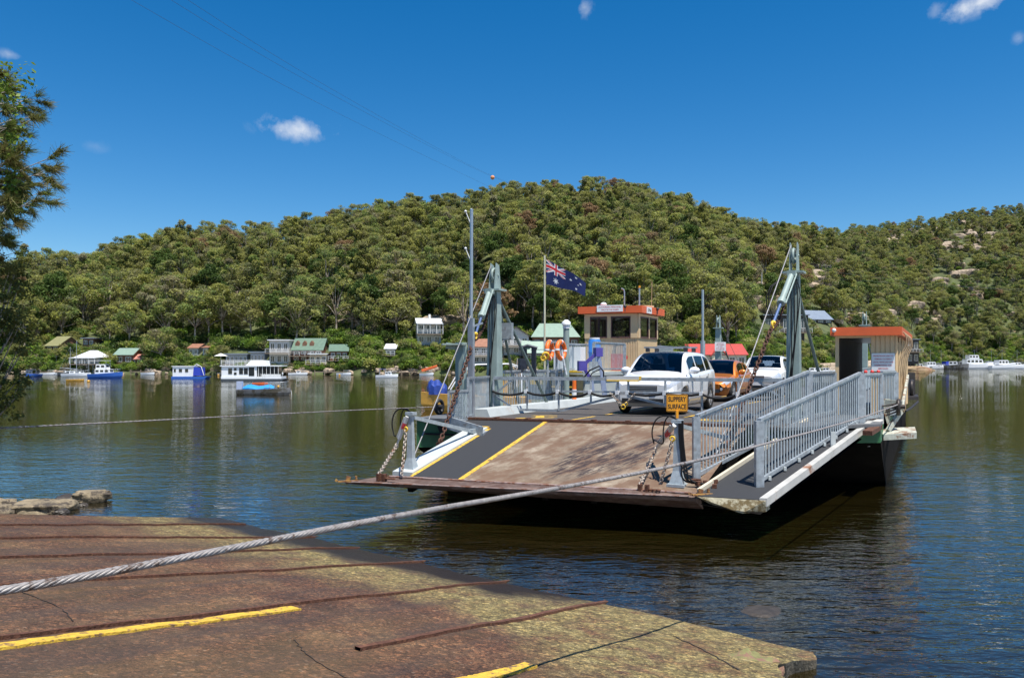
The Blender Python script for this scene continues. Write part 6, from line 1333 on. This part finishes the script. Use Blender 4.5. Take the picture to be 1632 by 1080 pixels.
mb.build('sheave', mat('dark_greasy_steel', (.05, .04, .035), .5, .4, .4, 12), wb)
mb = MB(); mb.beam(at(1386, 676, 19.7), at(1408, 670, 19.7), .3, .35); mb.beam(F(.95, 8.5, 1.45), F(2.2, 8.62, 1.5), .2, .1); mb.build('hull_bracket', rust, wb)
mb = MB(); a = at(1448, 628, 33); mb.slab([at(1441, 632, 31), at(1464, 632, 31), at(1462, 628, 33), at(1441, 628, 33)], .12); mb.beam((a.x, a.y, a.z), (a.x, a.y, a.z + .9), .5, .3); mb.tube([at(1463, 640, 30), at(1452, 650, 29), at(1443, 655, 28)], .04, 6); mb.torus(at(1453, 618, 32), .28, .08, TX, 14, 6); mb.build('far_winch', mat('dark_greasy_steel', (.05, .04, .035)), wb)
# --- vent funnel, flagpole, davit, drum
q = at(902.5, 590, 26.5); mb = MB(); mb.tube([(q.x, q.y, 1.6), (q.x, q.y, 4.15)], .10, 12); fn = mb.build('vent_funnel', gpaint, ferry); mb = MB(); mb.cyl((q.x, q.y, 4.12), .12, .12, 14); mb.tube([(q.x, q.y, 4.24), (q.x, q.y, 4.33), (q.x, q.y, 4.41)], [.15, .15, .05], 14); mb.build('funnel_cap', reflw, fn)
q = at(868, 590, 26.5); mb = MB(); mb.tube([(q.x, q.y, 1.6), (q.x, q.y, 6.55)], [.035, .028], 8); fp = mb.build('flagpole', mat('cream_pole', (.62, .58, .42), .5), ferry)
def flag():
    Wd, Hg = 1.62, .84; nx, ny = 132, 72; org = at(870.5, 414, 26.5); vs = []; fs = []; ms = []
    fd = Vector((.93, -.36, 0)).normalized()
    for j in range(ny + 1):
        for i in range(nx + 1):
            a = i / nx; b = j / ny; x = a * Wd * .84; droop = -.62 * a - .18 * a * a; wav = .07 * math.sin(a * 9 + b * 1.6) * a ** .6
            p = org + fd * x + Vector((0, 0, droop - b * Hg * (1 - .48 * a) + .02 * math.sin(a * 10 + 1))) + Vector((fd.y, -fd.x, 0)) * -wav; vs.append(p)
    def star(x, y, cx_, cy_, r, n=7):
        dx, dy = x - cx_, y - cy_; rr = math.hypot(dx, dy); an = (math.atan2(dx, dy)) % (2 * math.pi / n); an = abs(an - math.pi / n) / (math.pi / n)
        an = 1 - an; return rr < r * (.444 + .556 * max(0, 1 - an * 1.7)) * 1.05
    def colr(x, y):                 # x 0..2 (fly), y 0..1 up
        if x < 1 and y > .5:
            u_, v_ = x, (y - .5) * 2; X_, Y_ = u_ * 2 - 1, v_ * 2 - 1      # canton -1..1
            ax_, ay_ = abs(X_), abs(Y_); x2, y2 = X_ * 2, Y_           # units of half height
            if abs(x2) < .2 or ay_ < .2: return 2
            if abs(x2) < .34 or ay_ < .34: return 1
            for sg in (1, -1):
                dd = (Y_ - sg * X_) / math.sqrt(1.25) * 1.0
                if abs(dd) < .20:
                    off = dd * (1 if X_ > 0 else -1)
                    return 2 if -.14 < off < 0 else 1
            return 0
        for cx_, cy_, r, n in ((.5, .25, .15, 7), (1.5, .167, .07, 7), (1.25, .56, .07, 7), (1.5, .83, .07, 7), (1.72, .63, .07, 7), (1.6, .46, .042, 5)):
            if star(x, y, cx_, cy_, r, n): return 1
        return 0
    for j in range(ny):
        for i in range(nx):
            fs.append((j * (nx + 1) + i, (j + 1) * (nx + 1) + i, (j + 1) * (nx + 1) + i + 1, j * (nx + 1) + i + 1)); ms.append(colr((i + .5) / nx * 2, 1 - (j + .5) / ny))
    mb = MB(); mb.add(vs, fs, 0, True); mb.m = ms
    cl = [mat('flag_blue', (.006, .016, .10), .8), mat('flag_white', (.75, .75, .75), .8), mat('flag_red', (.60, .02, .03), .8)]
    mb.build('flag', cl, fp)
flag()
mb = MB(); A = at(876, 592, 25.8)
for xx in (873, 887): q = at(xx, 577, 25.8); mb.beam((q.x, q.y, 1.6), (q.x, q.y, 3.62), .07, .07)
mb.beam(at(866, 545, 25.8), at(897, 545, 25.8), .05, .05); mb.tube([at(893, 548, 25.8), at(903, 598, 25.4)], .04, 6); mb.beam(at(862, 592, 25.8), at(890, 592, 25.8), .06, .06); mb.build('rail_frame', galv, ferry)
mb = MB(); lb = mat('pale_blue_strut', (.30, .36, .50), .5); P_ = [at(945, 625, 23.5), at(928, 583, 23.5), at(953, 561, 23.5), at(960, 600, 23.5)]
mb.beam(P_[1], P_[2], .10, .10); mb.box(P_[1], (.26, .16, .3), .3); mb.box(P_[2], (.24, .16, .26), .5); mb.beam(P_[1], at(943, 606, 23.5), .08, .1); dv = mb.build('davit_arm', purp, ferry)
mb = MB(); mb.beam(P_[2], P_[3], .10, .1); mb.beam(P_[3], at(964, 630, 23.5), .12, .14); mb.beam(at(943, 606, 23.5), P_[0], .08, .1); mb.build('davit_leg', lb, dv)
mb = MB(); mb.tube([at(930, 602, 23.5), at(940, 590, 23.3), at(955, 583, 23.2), at(962, 592, 23.2), at(962, 605, 23.2)], .022, 6); mb.tube([at(936, 607, 23.5), at(944, 594, 23.3), at(957, 588, 23.2)], .016, 6); mb.build('davit_hose', blackp, dv)
mb = MB(); b = F(29.5, -.6); b = at(1120, 577, 45); mb.tube([(b.x, b.y, 1.6), (b.x, b.y, 4.2)], .14, 8); mb.tube([(b.x, b.y, 4.2), (b.x, b.y, 7.1)], .07, 8); mb.build('light_mast', steelpipe, ferry)
settle(ferry, F(15, 2.4, 0))
# --- separate things on board
def lifebuoy(x, y, d, axis, lab):
    r_ = empty('lifebuoy', at(x, y, d), 0, label=lab, cat='lifebuoy'); mb = MB(); mb.torus((0, 0, 0), .27, .075, axis, 28, 10); mb.build('ring', lifeo, r_); mb = MB(); ax = Vector(axis).normalized(); a = ax.orthogonal().normalized(); b = ax.cross(a)
    for k_ in range(4):
        an = k_ * math.pi / 2 + .78; dr = a * math.cos(an) + b * math.sin(an); tg = ax.cross(dr); c_ = dr * .27; mb.tube([c_ - tg * .03, c_ + tg * .03], .081, 12)
    mb.build('reflective_band', reflw, r_)
lifebuoy(894, 558, 25.6, (.86, -.5, .05), 'orange lifebuoy with white bands on the rail, the one nearer the vent funnel')
lifebuoy(876, 558, 25.9, (.93, -.36, .0), 'orange lifebuoy seen nearly edge-on beside the cream flagpole')
dr_ = empty('plastic_drum', F(13.2, -2.35, 2.64), label='blue plastic drum standing by the fence in front of the cream cabin', cat='drum'); mb = MB(); mb.tube([(0, 0, 0), (0, 0, .03), (0, 0, .34), (0, 0, .37), (0, 0, .40), (0, 0, .82), (0, 0, .9)], [.21, .24, .25, .265, .25, .245, .2], 20); mb.build('body', bluep, dr_); mb = MB(); mb.cyl((0, 0, .9), .21, .06, 20); mb.build('lid', reflw, dr_); dr_.location.z += .38
st = MB(); st.box((0, 0, -.19), (.45, .45, .38)); st.build('stand', galv, dr_)
bo = empty('traffic_bollard', F(6.9, -.55, ZD + .0), label='orange and white plastic bollard behind the boom gate', cat='bollard'); mb = MB(); mb.cyl((0, 0, 0), .16, .07, 14); mb.cyl((0, 0, .07), .075, .75, 14, r2=.065); mb.build('post', lifeo, bo); mb = MB(); mb.cyl((0, 0, .30), .078, .22, 14); mb.build('white_sleeve', reflw, bo)
# ================================================================== cars on the deck
def interp_list(y, tab): return float(np.interp(y, [t[0] for t in tab], [t[1] for t in tab]))
def make_car(name, label, paint, L, W, wtab, btab, ttab, roof, ys, wheels, wr, front, loc_uv, side_glass, cat='car', bonnet_paint=None, rack=False, stripe=False, tray=None, mirror=None):
    """front of the car at y=0 facing -y; wtab half width, btab shoulder height, ttab centre-line height of bonnet/boot"""
    root = empty(name); hw = W / 2; y1, y2, y3, y4 = ys; zs = .20; YS = sorted(set([round(v, 3) for v in list(np.linspace(0, L, int(L / .07))) + [w + s_ * wr * 1.12 * math.cos(q) for w in wheels for s_ in (-1, 1) for q in np.linspace(0, 1.5, 7)] + [y1, y4]])); YS = [y for y in YS if 0 <= y <= L]
    body = MB(); lamps = MB(); rings = []
    for y in YS:
        w = hw * interp_list(y, wtab); b = interp_list(y, btab); tp = interp_list(y, ttab); arch = 0
        for wy in wheels:
            if abs(y - wy) < wr * 1.12: arch = max(arch, wr + math.sqrt((wr * 1.12) ** 2 - (y - wy) ** 2))
        zb = zs + (.10 if y < .15 or y > L - .15 else 0); prof = [(0, zb), (w * .88, zb), (w * .97, zb + .10), (w * 1.0, zb + .28), (w * 1.0, b - .24), (w * .985, b - .10), (w * .95, b - .02), (w * .88, b + .012), (w * .70, b + (tp - b) * .55 + .01), (w * .4, b + (tp - b) * .9), (0, tp)]
        half = [(x, max(z, min(arch, b - .12)) if i < 5 else z) for i, (x, z) in enumerate(prof)]
        if arch: half = [half[0]] + [(w * .62, half[1][1])] + half[2:]
        rings.append([(x, y, z) for x, z in half] + [(-x, y, z) for x, z in reversed(half[1:-1])])
    n = len(rings[0]); allv = [p for r in rings for p in r]; fb, fl_, fi = [], [], []
    for i in range(len(rings) - 1):
        for k in range(n):
            k2 = (k + 1) % n; f = (i * n + k, (i + 1) * n + k, (i + 1) * n + k2, i * n + k2); c = [sum(allv[q][a] for q in f) / 4 for a in range(3)]
            ka = k if k < n / 2 else n - 1 - k
            (fi if (ka >= 8 and y1 + .12 < c[1] < y4 - .1) else fl_ if (c[1] < front['lamp_y'] and ka in (4, 5, 6) and abs(c[0]) > hw * .60 and c[2] > front['lamp_z']) else fb).append(f)
    body.add(allv, fb, 0, True); body.add(rings[0], [tuple(range(n))], 0); body.add(rings[-1], [tuple(reversed(range(n)))], 0); bo = body.build('body', paint, root)
    if fi: inn = MB().add([(p[0], p[1], p[2] - .02) for p in allv], fi, 0, True).build('interior', darkin, root)
    for sx_ in (-1, 1):
        sm_ = MB(); hb_ = interp_list(y2, btab); sm_.loft([[(sx_ * .38 - .24, y2 + .35, hb_ - .02), (sx_ * .38 + .24, y2 + .35, hb_ - .02), (sx_ * .38 + .24, y2 + .50, hb_ - .02), (sx_ * .38 - .24, y2 + .50, hb_ - .02)], [(sx_ * .38 - .20, y2 + .42, hb_ + .24), (sx_ * .38 + .20, y2 + .42, hb_ + .24), (sx_ * .38 + .20, y2 + .54, hb_ + .24), (sx_ * .38 - .20, y2 + .54, hb_ + .24)]], smooth=False); sm_.box((sx_ * .38, y2 + .5, hb_ + .32), (.24, .10, .14)); sm_.build('seat', seatm, root)
    st_ = MB(); st_.torus((-.38, y1 + .62, interp_list(y1, btab) + .03), .17, .016, (0, .8, .6), 20, 6); st_.build('steering_wheel', plast, root)
    for sg in (-1, 1):
        l = MB(); fs = [f for f in fl_ if sg * allv[f[0]][0] > 0]; l.add(allv, fs, 0, True); l.build('headlight', hlight, root)
    # cabin shell
    belt = lambda y: interp_list(y, btab) - .01
    def top(y):
        if y < y2: e = (y - y1) / (y2 - y1); return belt(y) + (roof - belt(y)) * (math.sin(min(1, max(0, e)) * math.pi / 2) ** 1.05)
        if y <= y3: return roof + .02 * math.sin((y - y2) / (y3 - y2) * math.pi)
        e = (y - y3) / (y4 - y3); return belt(y) + (roof - belt(y)) * (1 - e ** 1.7)
    GY = sorted(set([round(v, 3) for v in list(np.linspace(y1, y2, 9)) + list(np.linspace(y2, y3, 8)) + list(np.linspace(y3, y4, 8)) + [q for s in side_glass for q in s]])); GY = [y for y in GY if y1 <= y <= y4]
    gr = []
    for y in GY:
        w = hw * interp_list(y, wtab) * .93; b = belt(y); t = top(y); h = max(.002, t - b); xz = lambda q: (w - (h * q) * .30 - .02 * q, b + h * q); a = xz(.04); c = xz(.80); e2 = xz(.93); rr = w - h * .30 - .10
        half = [(w, b - .03), a, c, e2, (max(.1, rr), b + h * .985), (max(.05, rr * .5), t + .012), (0, t + .018)]; gr.append([(x, y, z) for x, z in half] + [(-x, y, z) for x, z in reversed(half[:-1])])
    n = len(gr[0]); gv = [p for r in gr for p in r]; shell, ws, rw, sw = [], [], [], {1: [], -1: []}
    for i in range(len(gr) - 1):
        ym = (GY[i] + GY[i + 1]) / 2
        for k in range(n - 1):
            f = (i * n + k, (i + 1) * n + k, (i + 1) * n + k + 1, i * n + k + 1); ks = k if k < n / 2 - 1 else n - 2 - k; sg = 1 if k < n / 2 - 1 else -1
            if ks == 1 and any(a <= ym <= b for a, b in side_glass): sw[sg].append(f)
            elif ks >= 4 and y1 + .05 < ym < y2 - .04: ws.append(f)
            elif ks >= 4 and y3 + (y4 - y3) * .15 < ym < y4 - .06: rw.append(f)
            else: shell.append(f)
    MB().add(gv, shell, 0, True).build('roof', paint, root)
    MB().add(gv, ws, 0, True).build('windscreen', carglass, root); MB().add(gv, rw, 0, True).build('rear_window', carglass, root)
    for sg in (1, -1): MB().add(gv, sw[sg], 0, True).build('side_window', carglass, root)
    for wy in wheels:
        for sg in (-1, 1):
            w = hw * interp_list(wy, wtab); x = sg * (w - .115); prof = [(.60, -.10), (.86, -.11), (.97, -.085), (1.0, -.03), (1.0, .03), (.97, .085), (.86, .11), (.62, .10)]; t = MB(); rg = []
            for k in range(28):
                an = 2 * math.pi * k / 28; rg.append([(x + sg * o, wy + math.cos(an) * wr * r, wr + math.sin(an) * wr * r) for r, o in prof])
            rg.append(rg[0]); t.loft(rg, closed=False, caps=False); wh = t.build('wheel', tyre, root); m_ = MB()
            for k in range(5):
                an = 2 * math.pi * k / 5 + .3
                for da in (-.16, .16): m_.beam((x + sg * .085, wy + math.cos(an + da) * wr * .12, wr + math.sin(an + da) * wr * .12), (x + sg * .08, wy + math.cos(an + da * .9) * wr * .62, wr + math.sin(an + da * .9) * wr * .62), .035, .03, up=(1, 0, 0))
            m_.torus((x + sg * .075, wy, wr), wr * .63, .022, (1, 0, 0), 24, 6); m_.tube([(x + sg * .06, wy, wr), (x + sg * .10, wy, wr)], wr * .16, 12); m_.build('rim', rim, wh); MB().tube([(x - .01, wy, wr), (x + sg * .02, wy, wr)], wr * .62, 20).build('brake_disc', plast, wh)
    for sg in (-1, 1):
        my = mirror or (y1 + .42); w = hw * .93; m_ = MB(); m_.sphere((sg * (w + .14), my, belt(my) + .10), .13, 12, 8, sc=(1.15, .75, .72)); m_.beam((sg * w * .97, my, belt(my) + .02), (sg * (w + .1), my, belt(my) + .06), .06, .05); m_.build('mirror', front.get('mirror', paint), root)
        for dy in front.get('handles', ()): MB().beam((sg * hw * 1.004, dy, belt(dy) - .14), (sg * hw * 1.004, dy + .18, belt(dy) - .135), .03, .03).build('door_handle', rim if stripe else paint, root)
        for dy in front.get('gaps', ()): MB().beam((sg * hw * 1.003, dy, .45), (sg * hw * .992, dy, belt(dy) - .06), .008, .008).build('door_gap', plast, root)
    g = MB(); gz, gh, gw = front['grille']; g.box((0, -.004, gz), (gw, .03, gh)); gg = g.build('grille', plast, root); g = MB()
    for k in range(front.get('bars', 3)): g.box((0, -.022, gz - gh / 2 + gh * (k + .5) / front.get('bars', 3)), (gw * .96, .012, .014))
    g.build('grille_bars', rim, gg); MB().box((0, -.012, .36), (W * .62, .03, .12)).build('lower_intake', plast, root)
    MB().box((0, -.035, front['plate_z']), (.37, .012, .12)).build('licence_plate', reflw, root)
    for sg in (-1, 1): g = MB(); g.tube([(sg * hw * .68, .03, .42), (sg * hw * .68, .01, .42)], .05, 12); g.build('fog_lamp', hlight, root)
    g = MB()
    for sg in (-1, .15): g.tube([(sg * .45 + .1, y1 + .04, belt(y1) + .03), (sg * .45 + .5, y1 + .09, belt(y1) + .07)], .008, 5)
    g.build('wipers', plast, root)
    if rack:
        for yy in (y2 + .12, y2 + .95):
            r_ = MB(); r_.beam((-.66, yy, roof + .14), (.66, yy, roof + .14), .09, .045); rk_ = r_.build('roof_rack', rim, root)
            for sg in (-1, 1): MB().box((sg * .56, yy, roof + .07), (.10, .10, .11)).build('rack_foot', plast, rk_)
    if stripe: 
        for sg in (-1, 1): r_ = MB(); q = 1.12; r_.add([(sg * (hw * 1.004), q, .80), (sg * (hw * 1.004), q + .07, .80), (sg * (hw * .955), q - .03, belt(q) + .0), (sg * (hw * .955), q - .10, belt(q) + .0)], [(0, 1, 2, 3)]); r_.build('blue_stripe', bluerod, root)  # slanted blue stripe on each side, behind the front wheel
    if tray: tray(root, hw)
    u, v = loc_uv; p = F(u, v, ZD); root.location = p; root.rotation_euler.z = -TH; root.scale.z = front.get('zs', 1.0); tag(root, label, cat); return root
make_car('suv', 'white SUV with roof racks, first in the lane behind the boom gate', carw, 4.4, 1.84,
         [(0, .70), (.05, .80), (.2, .92), (.5, .98), (.9, 1), (3.6, 1), (4.1, .96), (4.33, .90), (4.4, .8)], [(0, .74), (.15, .84), (.5, .93), (1.1, 1.02), (2.5, 1.06), (3.6, 1.12), (4.2, 1.14), (4.4, .98)], [(0, .78), (.15, .92), (.5, 1.0), (1.15, 1.12), (2, 1.12), (4.4, 1.05)],
         1.60, (1.02, 1.95, 3.3, 4.28), (.86, 3.5), .345, dict(lamp_y=.62, lamp_z=.70, grille=(.66, .16, .80), bars=4, plate_z=.47, handles=(2.05, 2.95), gaps=(1.3, 2.28, 3.2), zs=1.05), (2.95, 2.95), [(1.5, 2.22), (2.32, 3.12), (3.22, 3.72)], 'car', rack=True, stripe=True)
make_car('coupe', 'metallic orange low coupe between the two white cars', caro, 4.25, 1.80,
         [(0, .62), (.06, .76), (.25, .90), (.6, .98), (1, 1), (3.4, 1.02), (4.0, .96), (4.25, .8)], [(0, .56), (.15, .64), (.5, .76), (1.0, .80), (1.6, .86), (3.2, .92), (3.9, .94), (4.25, .82)], [(0, .60), (.2, .70), (.6, .82), (1.4, .92), (3.6, .98), (4.25, .9)],
         1.34, (1.30, 2.15, 2.55, 4.0), (.80, 3.45), .335, dict(lamp_y=.7, lamp_z=.58, grille=(.44, .12, .7), bars=2, plate_z=.40, handles=(2.5,), gaps=(1.55, 2.75), zs=1.09), (10.8, 2.5), [(1.75, 2.65), (2.75, 3.15)], 'car')
def ute_tray(root, hw):
    MB().box((0, 3.9, 1.0), (hw * 1.8, 1.5, .06)).build('tonneau_cover', tarp if False else plast, root); mb = MB(); mb.prism([(-hw * .8, 3.05, 1.04), (-hw * .8, 4.5, 1.04), (-hw * .8, 4.55, 1.42), (-hw * .8, 4.4, 1.44), (-hw * .8, 3.2, 1.10)], (hw * 1.6, 0, 0)); mb.build('raised_tray_lid', carw2, root)
    r_ = MB(); r_.torus((0, -.03, .62), .05, .012, (0, 1, 0), 18, 6); r_.beam((-.045, -.03, .62), (.045, -.03, .62), .012, .012); r_.build('round_badge', plast, root)
make_car('utility', 'white car-based utility with open rear lid, last of the three vehicles', carw2, 4.85, 1.84,
         [(0, .72), (.05, .82), (.2, .93), (.6, .99), (1, 1), (4.2, 1), (4.7, .95), (4.85, .86)], [(0, .70), (.15, .78), (.6, .88), (1.4, .94), (3, .98), (4.85, .96)], [(0, .74), (.15, .86), (.6, .96), (1.5, 1.04), (3, 1.0), (4.85, .98)],
         1.46, (1.40, 2.1, 2.7, 3.15), (.92, 3.9), .33, dict(lamp_y=.5, lamp_z=.66, grille=(.70, .10, .62), bars=3, plate_z=.46, handles=(2.45,), gaps=(1.6, 2.85), zs=1.13), (16.2, 3.2), [(1.8, 2.75)], 'utility', tray=ute_tray)

# ================================================================== the ferry operator in the cabin
def person():
    root = empty('person'); J = {'p': (0, 0, .92), 'c': (0, 0, 1.18), 'n': (0, 0, 1.44), 'h0': (0, -.01, 1.52), 'h1': (0, -.02, 1.62), 'h2': (0, -.01, 1.72), 'sl': (-.18, 0, 1.38), 'el': (-.25, -.05, 1.12), 'wl': (-.14, -.26, 1.02), 'sr': (.18, 0, 1.38), 'er': (.26, -.04, 1.13), 'wr': (.18, -.27, 1.05), 'hl': (-.10, 0, .88), 'kl': (-.12, -.03, .48), 'al': (-.12, .02, .09), 'tl': (-.13, -.15, .04), 'hr': (.10, 0, .88), 'kr': (.12, -.03, .48), 'ar': (.12, .02, .09), 'tr': (.13, -.15, .04)}
    E_ = [('p', 'c'), ('c', 'n'), ('n', 'h0'), ('h0', 'h1'), ('h1', 'h2'), ('n', 'sl'), ('sl', 'el'), ('el', 'wl'), ('n', 'sr'), ('sr', 'er'), ('er', 'wr'), ('p', 'hl'), ('hl', 'kl'), ('kl', 'al'), ('al', 'tl'), ('p', 'hr'), ('hr', 'kr'), ('kr', 'ar'), ('ar', 'tr')]
    rad = {'p': .15, 'c': .155, 'n': .07, 'h0': .06, 'h1': .095, 'h2': .075, 'sl': .07, 'sr': .07, 'el': .042, 'er': .042, 'wl': .028, 'wr': .028, 'hl': .09, 'hr': .09, 'kl': .06, 'kr': .06, 'al': .045, 'ar': .045, 'tl': .035, 'tr': .035}
    for s in ('l', 'r'):
        w = Vector(J['w' + s]); J['m' + s] = tuple(w + Vector((0, -.07, 0))); E_.append(('w' + s, 'm' + s)); rad['m' + s] = .032
        for i, (o, l) in enumerate(((-.03, .06), (-.01, .075), (.012, .07), (.032, .055))):
            J[f'f{s}{i}'] = tuple(w + Vector((o, -.10, 0))); J[f'g{s}{i}'] = tuple(w + Vector((o * 1.1, -.10 - l, -.02))); E_ += [('m' + s, f'f{s}{i}'), (f'f{s}{i}', f'g{s}{i}')]; rad[f'f{s}{i}'] = .009; rad[f'g{s}{i}'] = .008
        sg = 1 if s == 'l' else -1; J['t' + s + 'b'] = tuple(w + Vector((sg * .055, -.06, .01))); E_.append(('w' + s, 't' + s + 'b')); rad['t' + s + 'b'] = .010
    ks = list(J); me = bpy.data.meshes.new('body'); me.from_pydata([J[k] for k in ks], [(ks.index(a), ks.index(b)) for a, b in E_], []); o = bpy.data.objects.new('body', me); C.objects.link(o); o.parent = root; md = o.modifiers.new('skin', 'SKIN')
    for i, k in enumerate(ks): me.skin_vertices[0].data[i].radius = (rad[k], rad[k] * (.75 if k in 'pc' else 1)); me.skin_vertices[0].data[i].use_root = (k == 'p')
    md.use_smooth_shade = True; sb = o.modifiers.new('sub', 'SUBSURF'); sb.levels = 1; sb.render_levels = 1; me.materials.append(skin)
    v = MB(); v.loft([[(math.cos(q) * a, math.sin(q) * b, z) for q in np.linspace(0, 2 * math.pi, 15)[:-1]] for a, b, z in ((.20, .16, .90), (.20, .165, 1.05), (.215, .17, 1.2), (.24, .15, 1.34), (.20, .12, 1.43), (.09, .09, 1.48))]); v.build('hivis_jacket', hivis, root)
    v = MB(); v.sphere((0, .0, 1.665), .108, 14, 9, sc=(.92, 1.05, .95)); v.build('hair', hair, root); v = MB()
    for s in (-1, 1): v.sphere((s * .035, -.105, 1.635), .012, 8, 6)
    v.build('eyes', plast, root); v = MB(); v.sphere((0, -.115, 1.60), .018, 8, 6, sc=(.7, 1, 1.3)); v.build('nose', skin, root)
    v = MB(); v.loft([[(math.cos(q) * a, math.sin(q) * b, z) for q in np.linspace(0, 2 * math.pi, 15)[:-1]] for a, b, z in ((.18, .14, .5), (.185, .15, .75), (.19, .155, .93))]); v.build('trousers', jeans, root)
    root.location = Vector((opp.x, opp.y, 2.62)); root.rotation_euler.z = -TH + .5; tag(root, 'person in a lime high-visibility jacket standing behind the cabin window', 'person')
person()

# ================================================================== the wire ropes
def rope(name, P, r, strands, pitch, m_, label, seg=.03, nside=5):
    """laid steel rope: helical strands round a centre line"""
    P = [Vector(p) for p in P]; L_ = [0]
    for a, b in zip(P[:-1], P[1:]): L_.append(L_[-1] + (b - a).length)
    n = int(L_[-1] / seg); cl = []
    for i in range(n + 1):
        s = L_[-1] * i / n; cl.append(Vector([float(np.interp(s, L_, [p[a] for p in P])) for a in range(3)]))
    for _ in range(40): cl = [cl[0]] + [(cl[i - 1] + cl[i] * 2 + cl[i + 1]) / 4 for i in range(1, n)] + [cl[-1]]
    mb = MB(); d0 = (cl[-1] - cl[0]).normalized(); a = d0.cross(Vector((0, 0, 1))).normalized(); b = a.cross(d0)
    for k in range(strands):
        pts = []
        for i, c in enumerate(cl):
            th = 2 * math.pi * (i * L_[-1] / n / pitch + k / strands); pts.append(c + (a * math.cos(th) + b * math.sin(th)) * r * .62)
        mb.tube(pts, r * .37, nside)
    return tag(mb.build(name, m_), label, 'rope')
E0 = at(1432, 643, 19.3)
def rp(x, y, t, x0=(-1.6, 2.5)):
    """vertical plane of the rope: from beyond the left edge to the winch"""
    A = Vector((x0[0], x0[1], 0)); B = Vector((E0.x, E0.y, 0)); k = (x - CX) / FPX; s = (k * A.y - A.x) / ((B.x - A.x) - k * (B.y - A.y)); q = A.lerp(B, s); return Vector((q.x, q.y, CAMZ - (y - YH) / FPX * q.y))
rope('wire_rope', [rp(-60, 950, 0), rp(0, 942, 0), rp(150, 916, 0), rp(310, 885, 0), rp(560, 835, 0), rp(720, 806, 0), rp(870, 781, 0), rp(1000, 757, 0), rp(1100, 736, 0), rp(1200, 712, 0), rp(1300, 686, 0), rp(1380, 663, 0), rp(1432, 644, 0)], .0165, 7, .20, ropem, 'thick twisted steel wire rope sweeping across the foreground to the ferry winch')
A_ = at(-20, 683, 12.5); B_ = at(700, 648, 22)
rope('wire_rope', [A_, at(200, 672, 14.6), at(400, 661.5, 17.2), at(560, 653.5, 19.8), B_], .019, 5, .2, ropem, 'thinner steel wire rope running from the left edge to the ferry’s left side', seg=.1, nside=4)
mb = MB(); mb.torus(B_, .18, .05, TX, 16, 7); mb.tube([B_ - TX * .12, B_ + TX * .12], .06, 8); mb.tube([B_, B_ + Vector((0, 0, -.5))], .05, 6); o = mb.build('guide_sheave', plast, ferry); o.data.transform(Matrix.Translation(-ferry.location))
finish_vegetation()
